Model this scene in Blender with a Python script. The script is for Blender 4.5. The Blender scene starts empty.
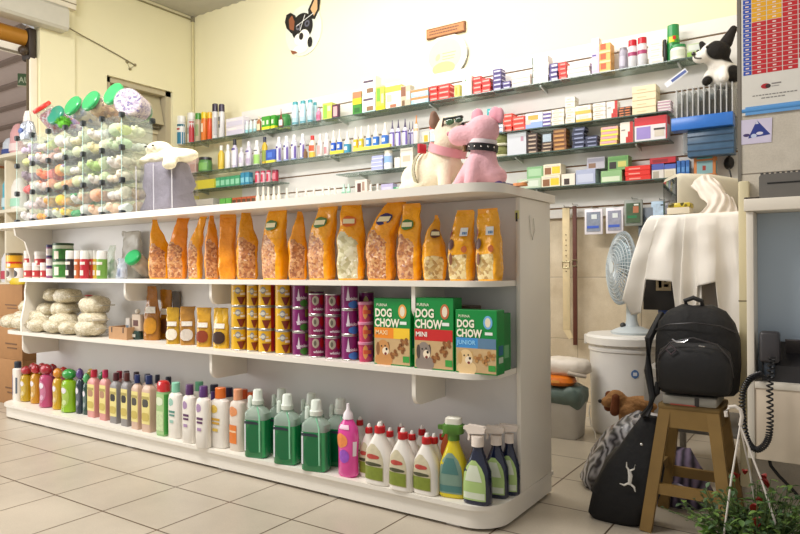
import bpy, bmesh, math, random
from mathutils import Vector, Matrix, noise
random.seed(7)
S = bpy.context.scene
COL = S.collection
PI = math.pi
# ------------------------------------------------------------ camera model (photo 800x534)
FPX, YAW, PIT, ROL = 659.76, .5917, .0035, -.0052
_c, _s = math.cos(YAW), math.sin(YAW); _cp, _sp = math.cos(PIT), math.sin(PIT); _cr, _sr = math.cos(ROL), math.sin(ROL)
_R0 = Vector((_c, _s, 0)); CF = Vector((-_s*_cp, _c*_cp, _sp)); _U0 = Vector((_s*_sp, -_c*_sp, _cp))
CR = _R0*_cr + _U0*_sr; CU = _U0*_cr - _R0*_sr
EYE = Vector((0, 0, 1))
def ray(px, py): return CF + CR*((px-400)/FPX) - CU*((py-267)/FPX)
def onY(px, py, Y): d = ray(px, py); return EYE + d*(Y/d.y)
def onX(px, py, X): d = ray(px, py); return EYE + d*(X/d.x)
def onZ(px, py, Z): d = ray(px, py); return EYE + d*((Z-1)/d.z)
def dep(px, Y): return Y/ray(px, 267).y
# ------------------------------------------------------------ materials
def lin(c):
    if isinstance(c, str):
        c = c.lstrip('#'); c = tuple(int(c[i:i+2], 16)/255 for i in (0, 2, 4))
    return tuple((x/12.92 if x <= .04045 else ((x+.055)/1.055)**2.4) for x in c[:3]) + (1,)
_M = {}
def newmat(name):
    m = bpy.data.materials.new(name); m.use_nodes = True
    nt = m.node_tree; b = nt.nodes['Principled BSDF']
    return m, nt, b
def mat(c, rough=.5, metal=0, var=.06, scale=18, bump=0, coat=0):
    k = (str(c), rough, metal, var, scale, bump, coat)
    if k in _M: return _M[k]
    m, nt, b = newmat('surface'); N = nt.nodes; L = nt.links
    col = lin(c)
    tc = N.new('ShaderNodeTexCoord'); nz = N.new('ShaderNodeTexNoise'); nz.inputs['Scale'].default_value = scale
    nz.inputs['Detail'].default_value = 3
    L.new(tc.outputs['Object'], nz.inputs['Vector'])
    mp = N.new('ShaderNodeMapRange'); mp.inputs['To Min'].default_value = 1-var; mp.inputs['To Max'].default_value = 1+var
    L.new(nz.outputs['Fac'], mp.inputs['Value'])
    mx = N.new('ShaderNodeVectorMath'); mx.operation = 'SCALE'; mx.inputs[0].default_value = col[:3]
    L.new(mp.outputs['Result'], mx.inputs['Scale']); L.new(mx.outputs['Vector'], b.inputs['Base Color'])
    b.inputs['Roughness'].default_value = rough; b.inputs['Metallic'].default_value = metal
    if coat: b.inputs['Coat Weight'].default_value = coat; b.inputs['Coat Roughness'].default_value = .08
    if bump:
        bp = N.new('ShaderNodeBump'); bp.inputs['Strength'].default_value = bump; bp.inputs['Distance'].default_value = .01
        L.new(nz.outputs['Fac'], bp.inputs['Height']); L.new(bp.outputs['Normal'], b.inputs['Normal'])
    _M[k] = m; return m
def clear(c, fac=.25, rough=.08):
    """thin clear plastic or glass: part transparent, part glossy surface"""
    k = ('clear', str(c), fac, rough)
    if k in _M: return _M[k]
    m, nt, b = newmat('clear_surface'); N = nt.nodes; L = nt.links
    b.inputs['Base Color'].default_value = lin(c); b.inputs['Roughness'].default_value = rough
    t = N.new('ShaderNodeBsdfTransparent'); t.inputs['Color'].default_value = tuple(.5+.5*x for x in lin(c)[:3])+(1,)
    mx = N.new('ShaderNodeMixShader'); mx.inputs['Fac'].default_value = fac
    L.new(t.outputs[0], mx.inputs[1]); L.new(b.outputs[0], mx.inputs[2])
    L.new(mx.outputs[0], N['Material Output'].inputs['Surface'])
    _M[k] = m; return m
def cells(c1, c2, c3, scale=60, rough=.3, bump=.6):
    k = ('cells', str(c1), str(c2), str(c3), scale)
    if k in _M: return _M[k]
    m, nt, b = newmat('granules'); N = nt.nodes; L = nt.links
    tc = N.new('ShaderNodeTexCoord'); v = N.new('ShaderNodeTexVoronoi'); v.inputs['Scale'].default_value = scale
    L.new(tc.outputs['Object'], v.inputs['Vector'])
    r = N.new('ShaderNodeValToRGB'); e = r.color_ramp.elements
    e[0].color = lin(c1); e[1].color = lin(c3); e[1].position = .9
    n = e.new(.5); n.color = lin(c2)
    sp = N.new('ShaderNodeSeparateColor'); L.new(v.outputs['Color'], sp.inputs['Color'])
    L.new(sp.outputs['Red'], r.inputs['Fac']); L.new(r.outputs['Color'], b.inputs['Base Color'])
    bp = N.new('ShaderNodeBump'); bp.inputs['Strength'].default_value = bump; bp.inputs['Distance'].default_value = .006; bp.invert = True
    L.new(v.outputs['Distance'], bp.inputs['Height']); L.new(bp.outputs['Normal'], b.inputs['Normal'])
    b.inputs['Roughness'].default_value = rough
    _M[k] = m; return m
def patches(base, spots, rough=.9, soft=.008, bump=.5, scale=120):
    """fur or plush: base colour with coloured patches at fixed places on the thing"""
    m, nt, b = newmat('plush'); N = nt.nodes; L = nt.links
    tc = N.new('ShaderNodeTexCoord'); nz = N.new('ShaderNodeTexNoise'); nz.inputs['Scale'].default_value = scale
    L.new(tc.outputs['Object'], nz.inputs['Vector'])
    cur = None
    for (ctr, r, c) in spots:
        d = N.new('ShaderNodeVectorMath'); d.operation = 'DISTANCE'; d.inputs[1].default_value = ctr
        L.new(tc.outputs['Object'], d.inputs[0])
        mp = N.new('ShaderNodeMapRange'); mp.inputs['From Min'].default_value = r-soft; mp.inputs['From Max'].default_value = r+soft
        mp.inputs['To Min'].default_value = 1; mp.inputs['To Max'].default_value = 0
        L.new(d.outputs['Value'], mp.inputs['Value'])
        mx = N.new('ShaderNodeMix'); mx.data_type = 'RGBA'
        L.new(mp.outputs['Result'], mx.inputs['Factor'])
        if cur is None: mx.inputs['A'].default_value = lin(base)
        else: L.new(cur, mx.inputs['A'])
        mx.inputs['B'].default_value = lin(c); cur = mx.outputs['Result']
    if cur is None: b.inputs['Base Color'].default_value = lin(base)
    else: L.new(cur, b.inputs['Base Color'])
    b.inputs['Roughness'].default_value = rough
    bp = N.new('ShaderNodeBump'); bp.inputs['Strength'].default_value = bump; bp.inputs['Distance'].default_value = .006
    L.new(nz.outputs['Fac'], bp.inputs['Height']); L.new(bp.outputs['Normal'], b.inputs['Normal'])
    return m
def stripes(c1, c2, scale=30, dist=4, rough=.4):
    k = ('str', str(c1), str(c2), scale, dist)
    if k in _M: return _M[k]
    m, nt, b = newmat('streaks'); N = nt.nodes; L = nt.links
    tc = N.new('ShaderNodeTexCoord'); w = N.new('ShaderNodeTexWave'); w.inputs['Scale'].default_value = scale; w.inputs['Distortion'].default_value = dist
    L.new(tc.outputs['Object'], w.inputs['Vector'])
    r = N.new('ShaderNodeValToRGB'); r.color_ramp.elements[0].color = lin(c1); r.color_ramp.elements[1].color = lin(c2)
    L.new(w.outputs['Fac'], r.inputs['Fac']); L.new(r.outputs['Color'], b.inputs['Base Color'])
    b.inputs['Roughness'].default_value = rough
    _M[k] = m; return m
# ------------------------------------------------------------ mesh builder
def _noop(): pass
def sgn(v, p): return math.copysign(abs(v)**p, v)
def sup(a, rx, ry, e):
    q = 2.0/e
    return rx*sgn(math.cos(a), q), ry*sgn(math.sin(a), q)
class MB:
    def __init__(self): self.v = []; self.f = []; self.m = []; self.mats = []
    def mi(self, m):
        if not hasattr(m, 'node_tree'): m = mat(m)
        if m not in self.mats: self.mats.append(m)
        return self.mats.index(m)
    def add(self, vs, fs, m):
        o = len(self.v); self.v += [tuple(p) for p in vs]
        if isinstance(m, list):
            self.f += [tuple(i+o for i in f) for f in fs]; self.m += [self.mi(x) for x in m]
        else:
            k = self.mi(m); self.f += [tuple(i+o for i in f) for f in fs]; self.m += [k]*len(fs)
        return self
    def box(self, x0, y0, z0, x1, y1, z1, m, M=None):
        vs = [Vector((x, y, z)) for x in (x0, x1) for y in (y0, y1) for z in (z0, z1)]
        if M is not None: vs = [M @ p for p in vs]
        return self.add(vs, [(0,1,3,2),(4,6,7,5),(0,4,5,1),(2,3,7,6),(0,2,6,4),(1,5,7,3)], m)
    def bbox(self, x0, y0, z0, x1, y1, z1, m, r=.004, seg=2):
        """box with rounded edges"""
        bm = bmesh.new(); bmesh.ops.create_cube(bm, size=1)
        for p in bm.verts: p.co = Vector(((x0+x1)/2+p.co.x*(x1-x0), (y0+y1)/2+p.co.y*(y1-y0), (z0+z1)/2+p.co.z*(z1-z0)))
        r = min(r, .49*min(abs(x1-x0), abs(y1-y0), abs(z1-z0)))
        bmesh.ops.bevel(bm, geom=list(bm.edges), offset=r, segments=seg, profile=.5, affect='EDGES')
        self.bm(bm, m); return self
    def bm(self, bm, m, M=None):
        bm.verts.ensure_lookup_table(); bm.verts.index_update()
        vs = [(M @ p.co) if M is not None else p.co.copy() for p in bm.verts]
        self.add(vs, [tuple(q.index for q in f.verts) for f in bm.faces], m); bm.free(); return self
    def prism(self, pts, z0, z1, m, axis='z'):
        """closed outline extruded along an axis"""
        n = len(pts)
        def P(a, b, c):
            return {'z': (a, b, c), 'y': (a, c, b), 'x': (c, a, b)}[axis]
        vs = [P(a, b, z0) for a, b in pts]+[P(a, b, z1) for a, b in pts]
        fs = [tuple(range(n-1, -1, -1)), tuple(range(n, 2*n))]+[(i, (i+1) % n, n+(i+1) % n, n+i) for i in range(n)]
        return self.add(vs, fs, m)
    def loft(self, prof, m, n=20, cx=0, cy=0, cap=True, warp=None):
        """prof rows (z, rx, ry, e[, ox, oy]); stacked superellipse rings"""
        vs = []; fs = []; ms = []
        for r in prof:
            ox, oy = (r[4], r[5]) if len(r) > 4 else (0, 0)
            for i in range(n):
                a = 2*PI*(i+.5)/n
                x, y = sup(a, r[1], r[2], r[3]); p = Vector((cx+x+ox, cy+y+oy, r[0]))
                if warp: p = warp(p, a)
                vs.append(p)
        for j in range(len(prof)-1):
            for i in range(n):
                fs.append((j*n+i, j*n+(i+1) % n, (j+1)*n+(i+1) % n, (j+1)*n+i))
                ms.append(m[j] if isinstance(m, list) else m)
        if cap:
            fs.append(tuple(range(n-1, -1, -1))); ms.append(m[0] if isinstance(m, list) else m)
            o = (len(prof)-1)*n; fs.append(tuple(range(o, o+n))); ms.append(m[-1] if isinstance(m, list) else m)
        return self.add(vs, fs, ms)
    def patch(self, prof, z0, z1, a0, a1, m, off=.0008, shape=None, na=8, nz=6):
        """a printed label lying on a loft; angle 0 faces the front (-Y), positive to the right"""
        vs = []; fs = []
        def at(z):
            for p, q in zip(prof, prof[1:]):
                if p[0] <= z <= q[0] and q[0] > p[0]:
                    t = (z-p[0])/(q[0]-p[0])
                    return [p[k]+(q[k]-p[k])*t for k in range(min(len(p), len(q)))]
            return prof[-1]
        for j in range(nz+1):
            t = j/nz; z = z0+(z1-z0)*t; r = at(z); w = shape(t) if shape else 1
            ox, oy = (r[4], r[5]) if len(r) > 4 else (0, 0)
            for i in range(na+1):
                am = (a0+a1)/2; a = am+(i/na-.5)*(a1-a0)*w
                aa = math.radians(a-90)
                x, y = sup(aa, r[1]+off, r[2]+off, r[3])
                vs.append((x+ox, y+oy, z))
        for j in range(nz):
            for i in range(na):
                q = j*(na+1)+i; fs.append((q, q+1, q+na+2, q+na+1))
        return self.add(vs, fs, m)
    def tube(self, pts, r, m, n=8, closed=False):
        pts = [Vector(p) for p in pts]; k = len(pts); vs = []; fs = []
        up = Vector((0, 0, 1))
        for i, p in enumerate(pts):
            if closed: t = pts[(i+1) % k]-pts[i-1]
            else: t = pts[min(i+1, k-1)]-pts[max(i-1, 0)]
            t.normalize()
            u = up if abs(t.dot(up)) < .95 else Vector((1, 0, 0))
            a = t.cross(u).normalized(); b = t.cross(a).normalized()
            rr = r[i] if isinstance(r, (list, tuple)) else r
            for j in range(n):
                q = 2*PI*j/n; vs.append(p+a*math.cos(q)*rr+b*math.sin(q)*rr)
        for i in range(k if closed else k-1):
            for j in range(n):
                i2 = (i+1) % k; fs.append((i*n+j, i2*n+j, i2*n+(j+1) % n, i*n+(j+1) % n))
        if not closed: fs += [tuple(range(n)), tuple(range((k-1)*n+n-1, (k-1)*n-1, -1))]
        return self.add(vs, fs, m)
    def ball(self, c, r, m, rot=None, sub=2):
        bm = bmesh.new(); bmesh.ops.create_icosphere(bm, subdivisions=sub, radius=1)
        if not isinstance(r, (tuple, list)): r = (r, r, r)
        M = Matrix.Translation(c) @ (rot.to_4x4() if rot is not None else Matrix.Identity(4)) @ Matrix.Diagonal((r[0], r[1], r[2], 1))
        return self.bm(bm, m, M)
    def text(self, s, x, z, h, m, y=0, wide=1, bold=.0, M=None, align='LEFT'):
        """raised printed lettering on a face looking to -Y"""
        cu = bpy.data.curves.new('txt', 'FONT'); cu.body = s; cu.size = h*1.35; cu.offset = bold; cu.align_x = align; cu.resolution_u = 2
        cu.extrude = 0
        o = bpy.data.objects.new('txt', cu); COL.objects.link(o)
        dg = bpy.context.evaluated_depsgraph_get(); me = bpy.data.meshes.new_from_object(o.evaluated_get(dg))
        vs = [Vector((x+p.co.x*wide, y, z+p.co.y)) for p in me.vertices]
        if M is not None: vs = [M @ p for p in vs]
        self.add(vs, [tuple(q.vertices) for q in me.polygons], m)
        bpy.data.objects.remove(o); bpy.data.curves.remove(cu); bpy.data.meshes.remove(me); return self
    def build(self, name, parent=None, loc=None, rz=0, sharp=35, smooth=True):
        me = bpy.data.meshes.new(name); me.from_pydata([tuple(p) for p in self.v], [], self.f)
        for m in self.mats: me.materials.append(m)
        me.polygons.foreach_set('material_index', self.m)
        me.polygons.foreach_set('use_smooth', [smooth]*len(me.polygons)); me.update()
        if smooth: me.set_sharp_from_angle(angle=math.radians(sharp))
        o = bpy.data.objects.new(name, me); COL.objects.link(o)
        if parent is not None: o.parent = parent
        if loc is not None: o.location = loc
        o.rotation_euler.z = rz
        return o
_L = {}
def tag(o, label, cat, group=None):
    n = len(label.split())
    if n < 4 or n > 16: print('LABEL LENGTH', n, label)
    if label in _L and not (group and _L[label] == group): print('DUP LABEL', label)
    _L[label] = group
    o['label'] = label; o['category'] = cat
    if group: o['group'] = group
    return o
def thing(name, label, cat, loc=(0,0,0), rz=0, group=None):
    o = bpy.data.objects.new(name, None); COL.objects.link(o); o.empty_display_size = .05
    o.location = loc; o.rotation_euler.z = rz
    return tag(o, label, cat, group)
def struct(mb, name, **k):
    o = mb.build(name, **k); o['kind'] = 'structure'; return o
def blob(name, shapes, m, parent=None, voxel=.008, it=6, loc=None, rz=0):
    """one continuous soft body grown from overlapping ellipsoids and tapered limbs"""
    mb = MB()
    for s in shapes:
        if s[0] == 'b': mb.ball(s[1], s[2], m, s[3] if len(s) > 3 else None)
        else:
            a, b, ra, rb = Vector(s[1]), Vector(s[2]), s[3], s[4]; k = 6
            for i in range(k+1):
                t = i/k; mb.ball(a.lerp(b, t), ra+(rb-ra)*t, m, sub=2)
    o = mb.build(name, parent, loc, rz)
    r = o.modifiers.new('remesh', 'REMESH'); r.mode = 'VOXEL'; r.voxel_size = voxel; r.use_smooth_shade = True
    sm = o.modifiers.new('smooth', 'SMOOTH'); sm.factor = .5; sm.iterations = it
    return o
def rrect(x0, y0, x1, y1, r, n=6, corners=(1,1,1,1)):
    """outline with rounded corners; order: (x0,y0),(x1,y0),(x1,y1),(x0,y1)"""
    out = []
    for (cx, cy, a0, on, px, py) in ((x0+r, y0+r, PI, corners[0], x0, y0), (x1-r, y0+r, 1.5*PI, corners[1], x1, y0), (x1-r, y1-r, 0, corners[2], x1, y1), (x0+r, y1-r, .5*PI, corners[3], x0, y1)):
        if on: out += [(cx+r*math.cos(a0+.5*PI*i/n), cy+r*math.sin(a0+.5*PI*i/n)) for i in range(n+1)]
        else: out.append((px, py))
    return out
# ------------------------------------------------------------ camera, light
cam = bpy.data.cameras.new('camera'); co = bpy.data.objects.new('camera', cam); COL.objects.link(co); S.camera = co
cam.sensor_width = 36; cam.lens = FPX*36/800; cam.clip_start = .05
co.matrix_world = Matrix(((CR.x, CU.x, -CF.x, 0), (CR.y, CU.y, -CF.y, 0), (CR.z, CU.z, -CF.z, 1), (0, 0, 0, 1)))
S.view_settings.view_transform = 'Standard'; S.view_settings.look = 'None'; S.view_settings.gamma = 1
S.view_settings.exposure = .0
w = bpy.data.worlds.new('world'); S.world = w; w.use_nodes = True
w.node_tree.nodes['Background'].inputs[0].default_value = (1, .98, .96, 1)
w.node_tree.nodes['Background'].inputs[1].default_value = .46
def area(name, loc, size, power, col, target):
    l = bpy.data.lights.new(name, 'AREA'); l.shape = 'RECTANGLE'; l.size, l.size_y = size; l.energy = power; l.color = col
    o = bpy.data.objects.new(name, l); COL.objects.link(o); o.location = loc
    o.rotation_euler = (Vector(target)-Vector(loc)).to_track_quat('-Z', 'Y').to_euler(); return o
area('ceiling_lamp_light', (-2.9, 1.0, 3.4), (2.6, .5), 112, (1, .97, .94), (-2.8, 2.6, .9))
area('ceiling_lamp_light', (-2.4, 3.2, 3.45), (3.2, .3), 50, (1, .97, .93), (-2.4, 3.9, 1.2))
area('awning_fill_light', (-8.5, -1.5, 1.2), (2, 1.5), 80, (1, .98, .96), (-9.2, 3.4, 3.2))  # added fill lamp, brightens the awning from below
area('doorway_daylight', (-5.6, .6, 1.8), (2.4, 2.2), 52, (1, .98, .95), (-2.5, 2.4, .8))
# ------------------------------------------------------------ materials of the room
def tilemat(base, joint, size, ox, oy, j=.006, axes='xy', mottled=.12, rough=.35, scale=5, c2=None, sizey=None):
    m, nt, b = newmat('tiles'); N = nt.nodes; L = nt.links
    tc = N.new('ShaderNodeTexCoord'); sp = N.new('ShaderNodeSeparateXYZ'); L.new(tc.outputs['Object'], sp.inputs[0])
    ds = []
    for ax, off, sz in ((axes[0].upper(), ox, size), (axes[1].upper(), oy, sizey or size)):
        a = N.new('ShaderNodeMath'); a.operation = 'SUBTRACT'; a.inputs[1].default_value = off; L.new(sp.outputs[ax], a.inputs[0])
        p = N.new('ShaderNodeMath'); p.operation = 'PINGPONG'; p.inputs[1].default_value = sz/2; L.new(a.outputs[0], p.inputs[0])
        ds.append(p)
    mn = N.new('ShaderNodeMath'); mn.operation = 'MINIMUM'; L.new(ds[0].outputs[0], mn.inputs[0]); L.new(ds[1].outputs[0], mn.inputs[1])
    mp = N.new('ShaderNodeMapRange'); mp.inputs['From Min'].default_value = j*.35; mp.inputs['From Max'].default_value = j*.65; L.new(mn.outputs[0], mp.inputs['Value'])
    nz = N.new('ShaderNodeTexNoise'); nz.inputs['Scale'].default_value = scale; nz.inputs['Detail'].default_value = 8; nz.inputs['Roughness'].default_value = .65
    L.new(tc.outputs['Object'], nz.inputs['Vector'])
    r = N.new('ShaderNodeValToRGB'); bc = lin(base); dk = lin(c2) if c2 else tuple(x*(1-mottled*2) for x in bc[:3])+(1,)
    r.color_ramp.elements[0].position = .35; r.color_ramp.elements[0].color = dk; r.color_ramp.elements[1].position = .65; r.color_ramp.elements[1].color = bc
    L.new(nz.outputs['Fac'], r.inputs['Fac'])
    nf = N.new('ShaderNodeTexNoise'); nf.inputs['Scale'].default_value = 160; L.new(tc.outputs['Object'], nf.inputs['Vector'])
    mf = N.new('ShaderNodeMapRange'); mf.inputs['To Min'].default_value = .88; mf.inputs['To Max'].default_value = 1.12; L.new(nf.outputs['Fac'], mf.inputs['Value'])
    vm = N.new('ShaderNodeVectorMath'); vm.operation = 'SCALE'; L.new(r.outputs['Color'], vm.inputs[0]); L.new(mf.outputs['Result'], vm.inputs['Scale'])
    mx = N.new('ShaderNodeMix'); mx.data_type = 'RGBA'; mx.inputs['A'].default_value = lin(joint)
    L.new(mp.outputs['Result'], mx.inputs['Factor']); L.new(vm.outputs['Vector'], mx.inputs['B']); L.new(mx.outputs['Result'], b.inputs['Base Color'])
    b.inputs['Roughness'].default_value = rough
    bp = N.new('ShaderNodeBump'); bp.inputs['Strength'].default_value = .4; bp.inputs['Distance'].default_value = .002
    L.new(mp.outputs['Result'], bp.inputs['Height']); L.new(bp.outputs['Normal'], b.inputs['Normal'])
    return m
FT = .3628
floor_m = tilemat('#c0b5a3', '#54402c', FT, -3.6538, 2.2318-.281, j=.007, mottled=.06, rough=.32, scale=3)
wall_tile = tilemat('#d9cbb2', '#a3937c', .42, -1.5, .94, j=.006, axes='xz', mottled=.12, rough=.3, scale=4, c2='#bfae92')
WALL = '#ebe4bf'
paint = mat(WALL, .75, var=.04, scale=2.2, bump=.05)
paint2 = mat('#e4dfd2', .5, var=.03, scale=3)
W = 4.4; XL = -5.48; HZ = 3.57
m = MB(); m.box(-12, -3, -.1, 4, W+.3, 0, floor_m); struct(m, 'floor')
m = MB(); m.box(XL-.2, W, 0, -.2, W+.2, HZ+.3, paint); m.box(XL, W-.012, 0, -.2, W, 1.345, wall_tile)
struct(m, 'wall_back')
# slatted display panel: boards with open grooves between, dark runner behind
pb = mat('#e3e0da', .35, var=.03); gr = mat('#a5805a', .5)
grooves = [1.41, 1.69, 1.83, 2.095, 2.405]
m = MB(); m.box(XL+.75, W-.022, 1.345, -.3, W-.012, 2.50, gr)
zz = [1.345]+grooves+[2.50]
for a, b_ in zip(zz, zz[1:]): m.box(XL+.75, W-.04, a+(.006 if a > 1.35 else 0), -.3, W-.0221, b_-(.006 if b_ < 2.49 else 0), pb)
struct(m, 'trim_1')
# left wall with a recessed window and the wide shutter doorway
m = MB(); y0, y1, za, zb = 3.45, 4.15, 1.75, 2.76; T = .22
for b_ in ((2.84, 0, y0, HZ+.3), (y1, 0, W, HZ+.3), (y0, 0, y1, za), (y0, zb, y1, HZ+.3), (-3, 3.02, 2.84, HZ+.3)):
    m.box(XL-(T if b_[0] > 2.9 else .06), b_[0], b_[1], XL, b_[2], b_[3], paint)
m.box(XL-T, 3.2, 0, XL-.06, y0, HZ+.3, paint)
m.box(XL, 2.84, 0, XL+.03, 3.137, HZ, paint)
struct(m, 'wall_left')
m = MB(); g1 = mat('#b9ae92', .6); g2 = mat('#8f8870', .7)
m.box(XL-.19, y0, za, XL-.17, y1, zb, mat('#c4b898', .6))
for i in range(9): m.box(XL-.17, y0+.02, za+.05+i*.11, XL-.15, y1-.02, za+.09+i*.11, mat('#d5cba9', .6))
for (a, b_, c, d) in ((y0, za, y0+.05, zb), (y1-.06, za, y1, zb), (y0, zb-.05, y1, zb)): m.box(XL-.16, a, b_, XL-.03, c, d, g1)
m.box(XL-.12, y0+.1, zb-.36, XL-.10, y1-.07, zb-.33, g2)
M_ = Matrix.Translation((XL-.09, (y0+y1)/2, zb-.17)) @ Matrix.Rotation(math.radians(-14), 4, 'Y')
m.box(-.008, -.28, -.17, .008, .28, .15, mat('#b7ad8d', .6), M_)
struct(m, 'window_1')
# ceiling of corrugated sheet
m = MB(); cm = mat('#bdb9b0', .6)
xs = [XL-.2+i*.06 for i in range(120)]
pts = [(x, HZ+(.012 if i % 2 else 0)) for i, x in enumerate(xs)]+[(xs[-1], HZ+.1), (xs[0], HZ+.1)]
m.prism(pts, .2, W, cm, 'y'); struct(m, 'ceiling')
m = MB(); m.box(XL, W-.03, HZ-.05, XL+.03, W, HZ, g2); m.tube([(XL+.012, 2.0, HZ-.03), (XL+.012, W-.02, HZ-.03)], .008, mat('#8d8463')); m.tube([(XL+.014, W-.014, .9), (XL+.014, W-.014, HZ-.02)], .012, mat('#d8cfa0')); struct(m, 'trim_2')
# pillar on the right with its tiled face
col_t = tilemat('#d6cdbd', '#8b8172', .55, .04, 1.365, j=.005, axes='xz', mottled=.1, rough=.35, scale=5, c2='#bdb3a2')
m = MB(); m.box(-.338, 2.9, 0, 1.2, W, HZ, col_t); m.box(-.342, 2.896, 1.3, -.33, 2.906, HZ, mat('#8a8378', .4, metal=.6)); struct(m, 'wall_right')
m = MB(); m.bbox(-.338, 2.862, .15, -.3, 2.9, 1.335, mat('#d9cda6', .5, var=.08, scale=8), r=.006); m.box(-.339, 2.861, .868, -.299, 2.9, .873, mat('#7d7156')); struct(m, 'trim_3')
# shutter housing above the doorway
m = MB(); cr = mat('#ece3cf', .5); gy = mat('#c8c4b6', .5)
xh = XL+.10
m.box(XL, .5, 3.21, xh, 3.11, HZ, cr)
for z in (3.25, 3.31, 3.40): m.box(xh, .5, z, xh+.004, 3.11, z+.008, mat('#8b8069'))
m.prism([(XL, 3.0), (xh+.03, 3.0), (xh+.05, 3.02), (xh+.05, 3.17), (xh+.02, 3.2), (XL, 3.2)], .5, 3.02, gy, 'y')
struct(m, 'trim_4')
d = thing('roller_shutter', 'amber rolled shutter drum under the cream housing above the doorway', 'shutter', (XL-.075, 1.55, 2.905))
m = MB(); m.tube([(0, -1.6, 0), (0, 1.21, 0)], .072, mat('#a9731f', .45, metal=.2), n=24); m.build('drum', d)
m = MB(); m.bbox(-.05, 1.215, -.18, .073, 1.285, .085, mat('#2d2116', .5), r=.02); m.ball((.06, 1.18, -.12), .04, mat('#3a2b1c')); m.build('motor_bracket', d)
m = MB(); m.box(-.02, -1.6, -.14, .04, 1.2, -.075, mat('#e6e0d2')); m.box(.04, -1.6, -.15, .055, 1.2, -.135, mat('#6b6250')); m.build('bottom_bar', d)
m = MB(); m.box(XL-.05, 2.77, 0, XL-.035, 2.835, 2.75, mat('#5a4a30')); m.bbox(XL-.03, 2.78, 0, XL-.004, 2.838, 2.75, mat('#e9dfc8'), r=.004); struct(m, 'door_1')
# cable on the left wall
m = MB(); pts = [onX(x, y, XL+.045 if x<73 else XL+.012) for x, y in ((69, 28), (85, 37), (100, 45), (118, 55), (135, 65))]
m.tube(pts, .005, mat('#8f8468')); tag(m.build('wall_cable'), 'thin dark cable running down across the bare cream left wall', 'cable')
m = MB()
for x, y in ((127, 62), (130, 69), (135, 65)):
    p = onX(x, y, XL+.005); m.ball(p, .014, mat('#8c805c'))
m.tube([onX(127, 62, XL+.005), onX(130, 69, XL+.005), onX(135, 65, XL+.005)], .003, mat('#a49a74'))
tag(m.build('wall_fixing'), 'three small rusty wall plugs where the cable ends above the window', 'fixing')
# ------------------------------------------------------------ white display unit
GX0, GX1 = -4.84, -1.078
Z1, Z2, ZB, ZT = .953, .600, .10, 1.325      # shelf tops, deck, top
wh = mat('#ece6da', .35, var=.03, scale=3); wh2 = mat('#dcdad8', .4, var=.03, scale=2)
g = thing('display_shelving', 'long white painted display unit stocked with pet food and shampoo', 'shelving', (GX0, 2.23, 0))
def gp(mb, name): 
    mb.v = [(x-GX0, y-2.23, z) for x, y, z in [tuple(p) for p in mb.v]]; return mb.build(name, g)
m = MB()
pts = rrect(GX0, 2.235, GX1-.005, 2.81, .13, 8, (1, 1, 0, 0)); m.prism(pts, .012, .082, wh)
pts = rrect(GX0-.01, 2.222, GX1, 2.82, .14, 8, (1, 1, 0, 0)); m.prism(pts, .082, ZB, wh)
gp(m, 'base')
for x in (-4.6, -4.28, -3.4, -2.62, -1.9, -1.3):
    m = MB(); m.bbox(x, 2.25, 0, x+.06, 2.31, .013, wh2, r=.003); gp(m, 'foot')
m = MB(); pts = rrect(GX0-.16, 2.20, -1.066, 2.83, .13, 10, (0, 1, 0, 0)); m.prism(pts, ZT-.035, ZT, wh); gp(m, 'top')
m = MB(); m.box(GX0+.01, 2.485, ZB, -1.097, 2.50, ZT-.036, wh2); gp(m, 'back_panel')
m = MB(); m.bbox(-1.097, 2.47, ZB, -1.078, 2.80, ZT-.036, wh, r=.003); gp(m, 'end_panel')
m = MB(); m.box(GX0+.01, 2.785, ZB, -1.098, 2.80, ZT-.036, wh2); gp(m, 'back_panel')
m = MB(); pts = rrect(GX0+.2, 2.225, -1.098, 2.484, .12, 8, (1, 1, 0, 0)); m.prism(pts, Z1-.022, Z1, wh); gp(m, 'shelf')
m = MB(); pts = rrect(GX0+.05, 2.225, -1.098, 2.484, .12, 8, (1, 1, 0, 0)); m.prism(pts, Z2-.022, Z2, wh); gp(m, 'shelf')
def bracket(x, zt, h, y0=2.245):
    m = MB(); pts = [(2.484, zt-.0225), (y0, zt-.0225)]+[(y0+.045-.045*math.cos(a*PI/16), zt-.0225-h+.045-.045*math.sin(a*PI/16)) for a in range(9)]+[(2.484, zt-.0225-h)]
    m.prism(pts, x-.009, x+.009, wh, 'x'); gp(m, 'bracket')
for x in (-3.40, -2.67): bracket(x, Z1, .105)
bracket(-1.445, Z1, .13)
for x in (-4.54, -2.67, -1.445): bracket(x, Z2, .13)
# curved left end bracket between the two shelves
m = MB(); pts = [(2.484, .93), (2.27, .93), (2.26, .87), (2.262, .82), (2.25, .75), (2.235, .68), (2.235, .6005), (2.484, .6005)]
m.prism(pts, -4.55, -4.532, wh, 'x'); gp(m, 'bracket')
m = MB(); pts = [(2.484, ZT-.036), (2.23, ZT-.036), (2.24, 1.24), (2.30, 1.20), (2.33, 1.1), (2.34, .9535), (2.484, .9535)]
m.prism(pts, -4.63, -4.612, wh, 'x'); gp(m, 'bracket')
m = MB(); m.bbox(-1.098, 2.462, 1.20, -1.08, 2.4695, 1.235, mat('#d8d48a'), r=.003); m.box(-1.093, 2.4615, 1.19, -1.085, 2.4625, 1.225, mat('#3a3a3a')); gp(m, 'hook')
m = MB(); pts = [onX(548, 218, -1.054)]; 
m.tube([(-1.074, 2.56, 1.22), (-1.073, 2.565, 1.16), (-1.073, 2.585, 1.12), (-1.073, 2.61, 1.16), (-1.073, 2.60, 1.21)], .0025, mat('#e9e4da'), 6); gp(m, 'string')

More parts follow.
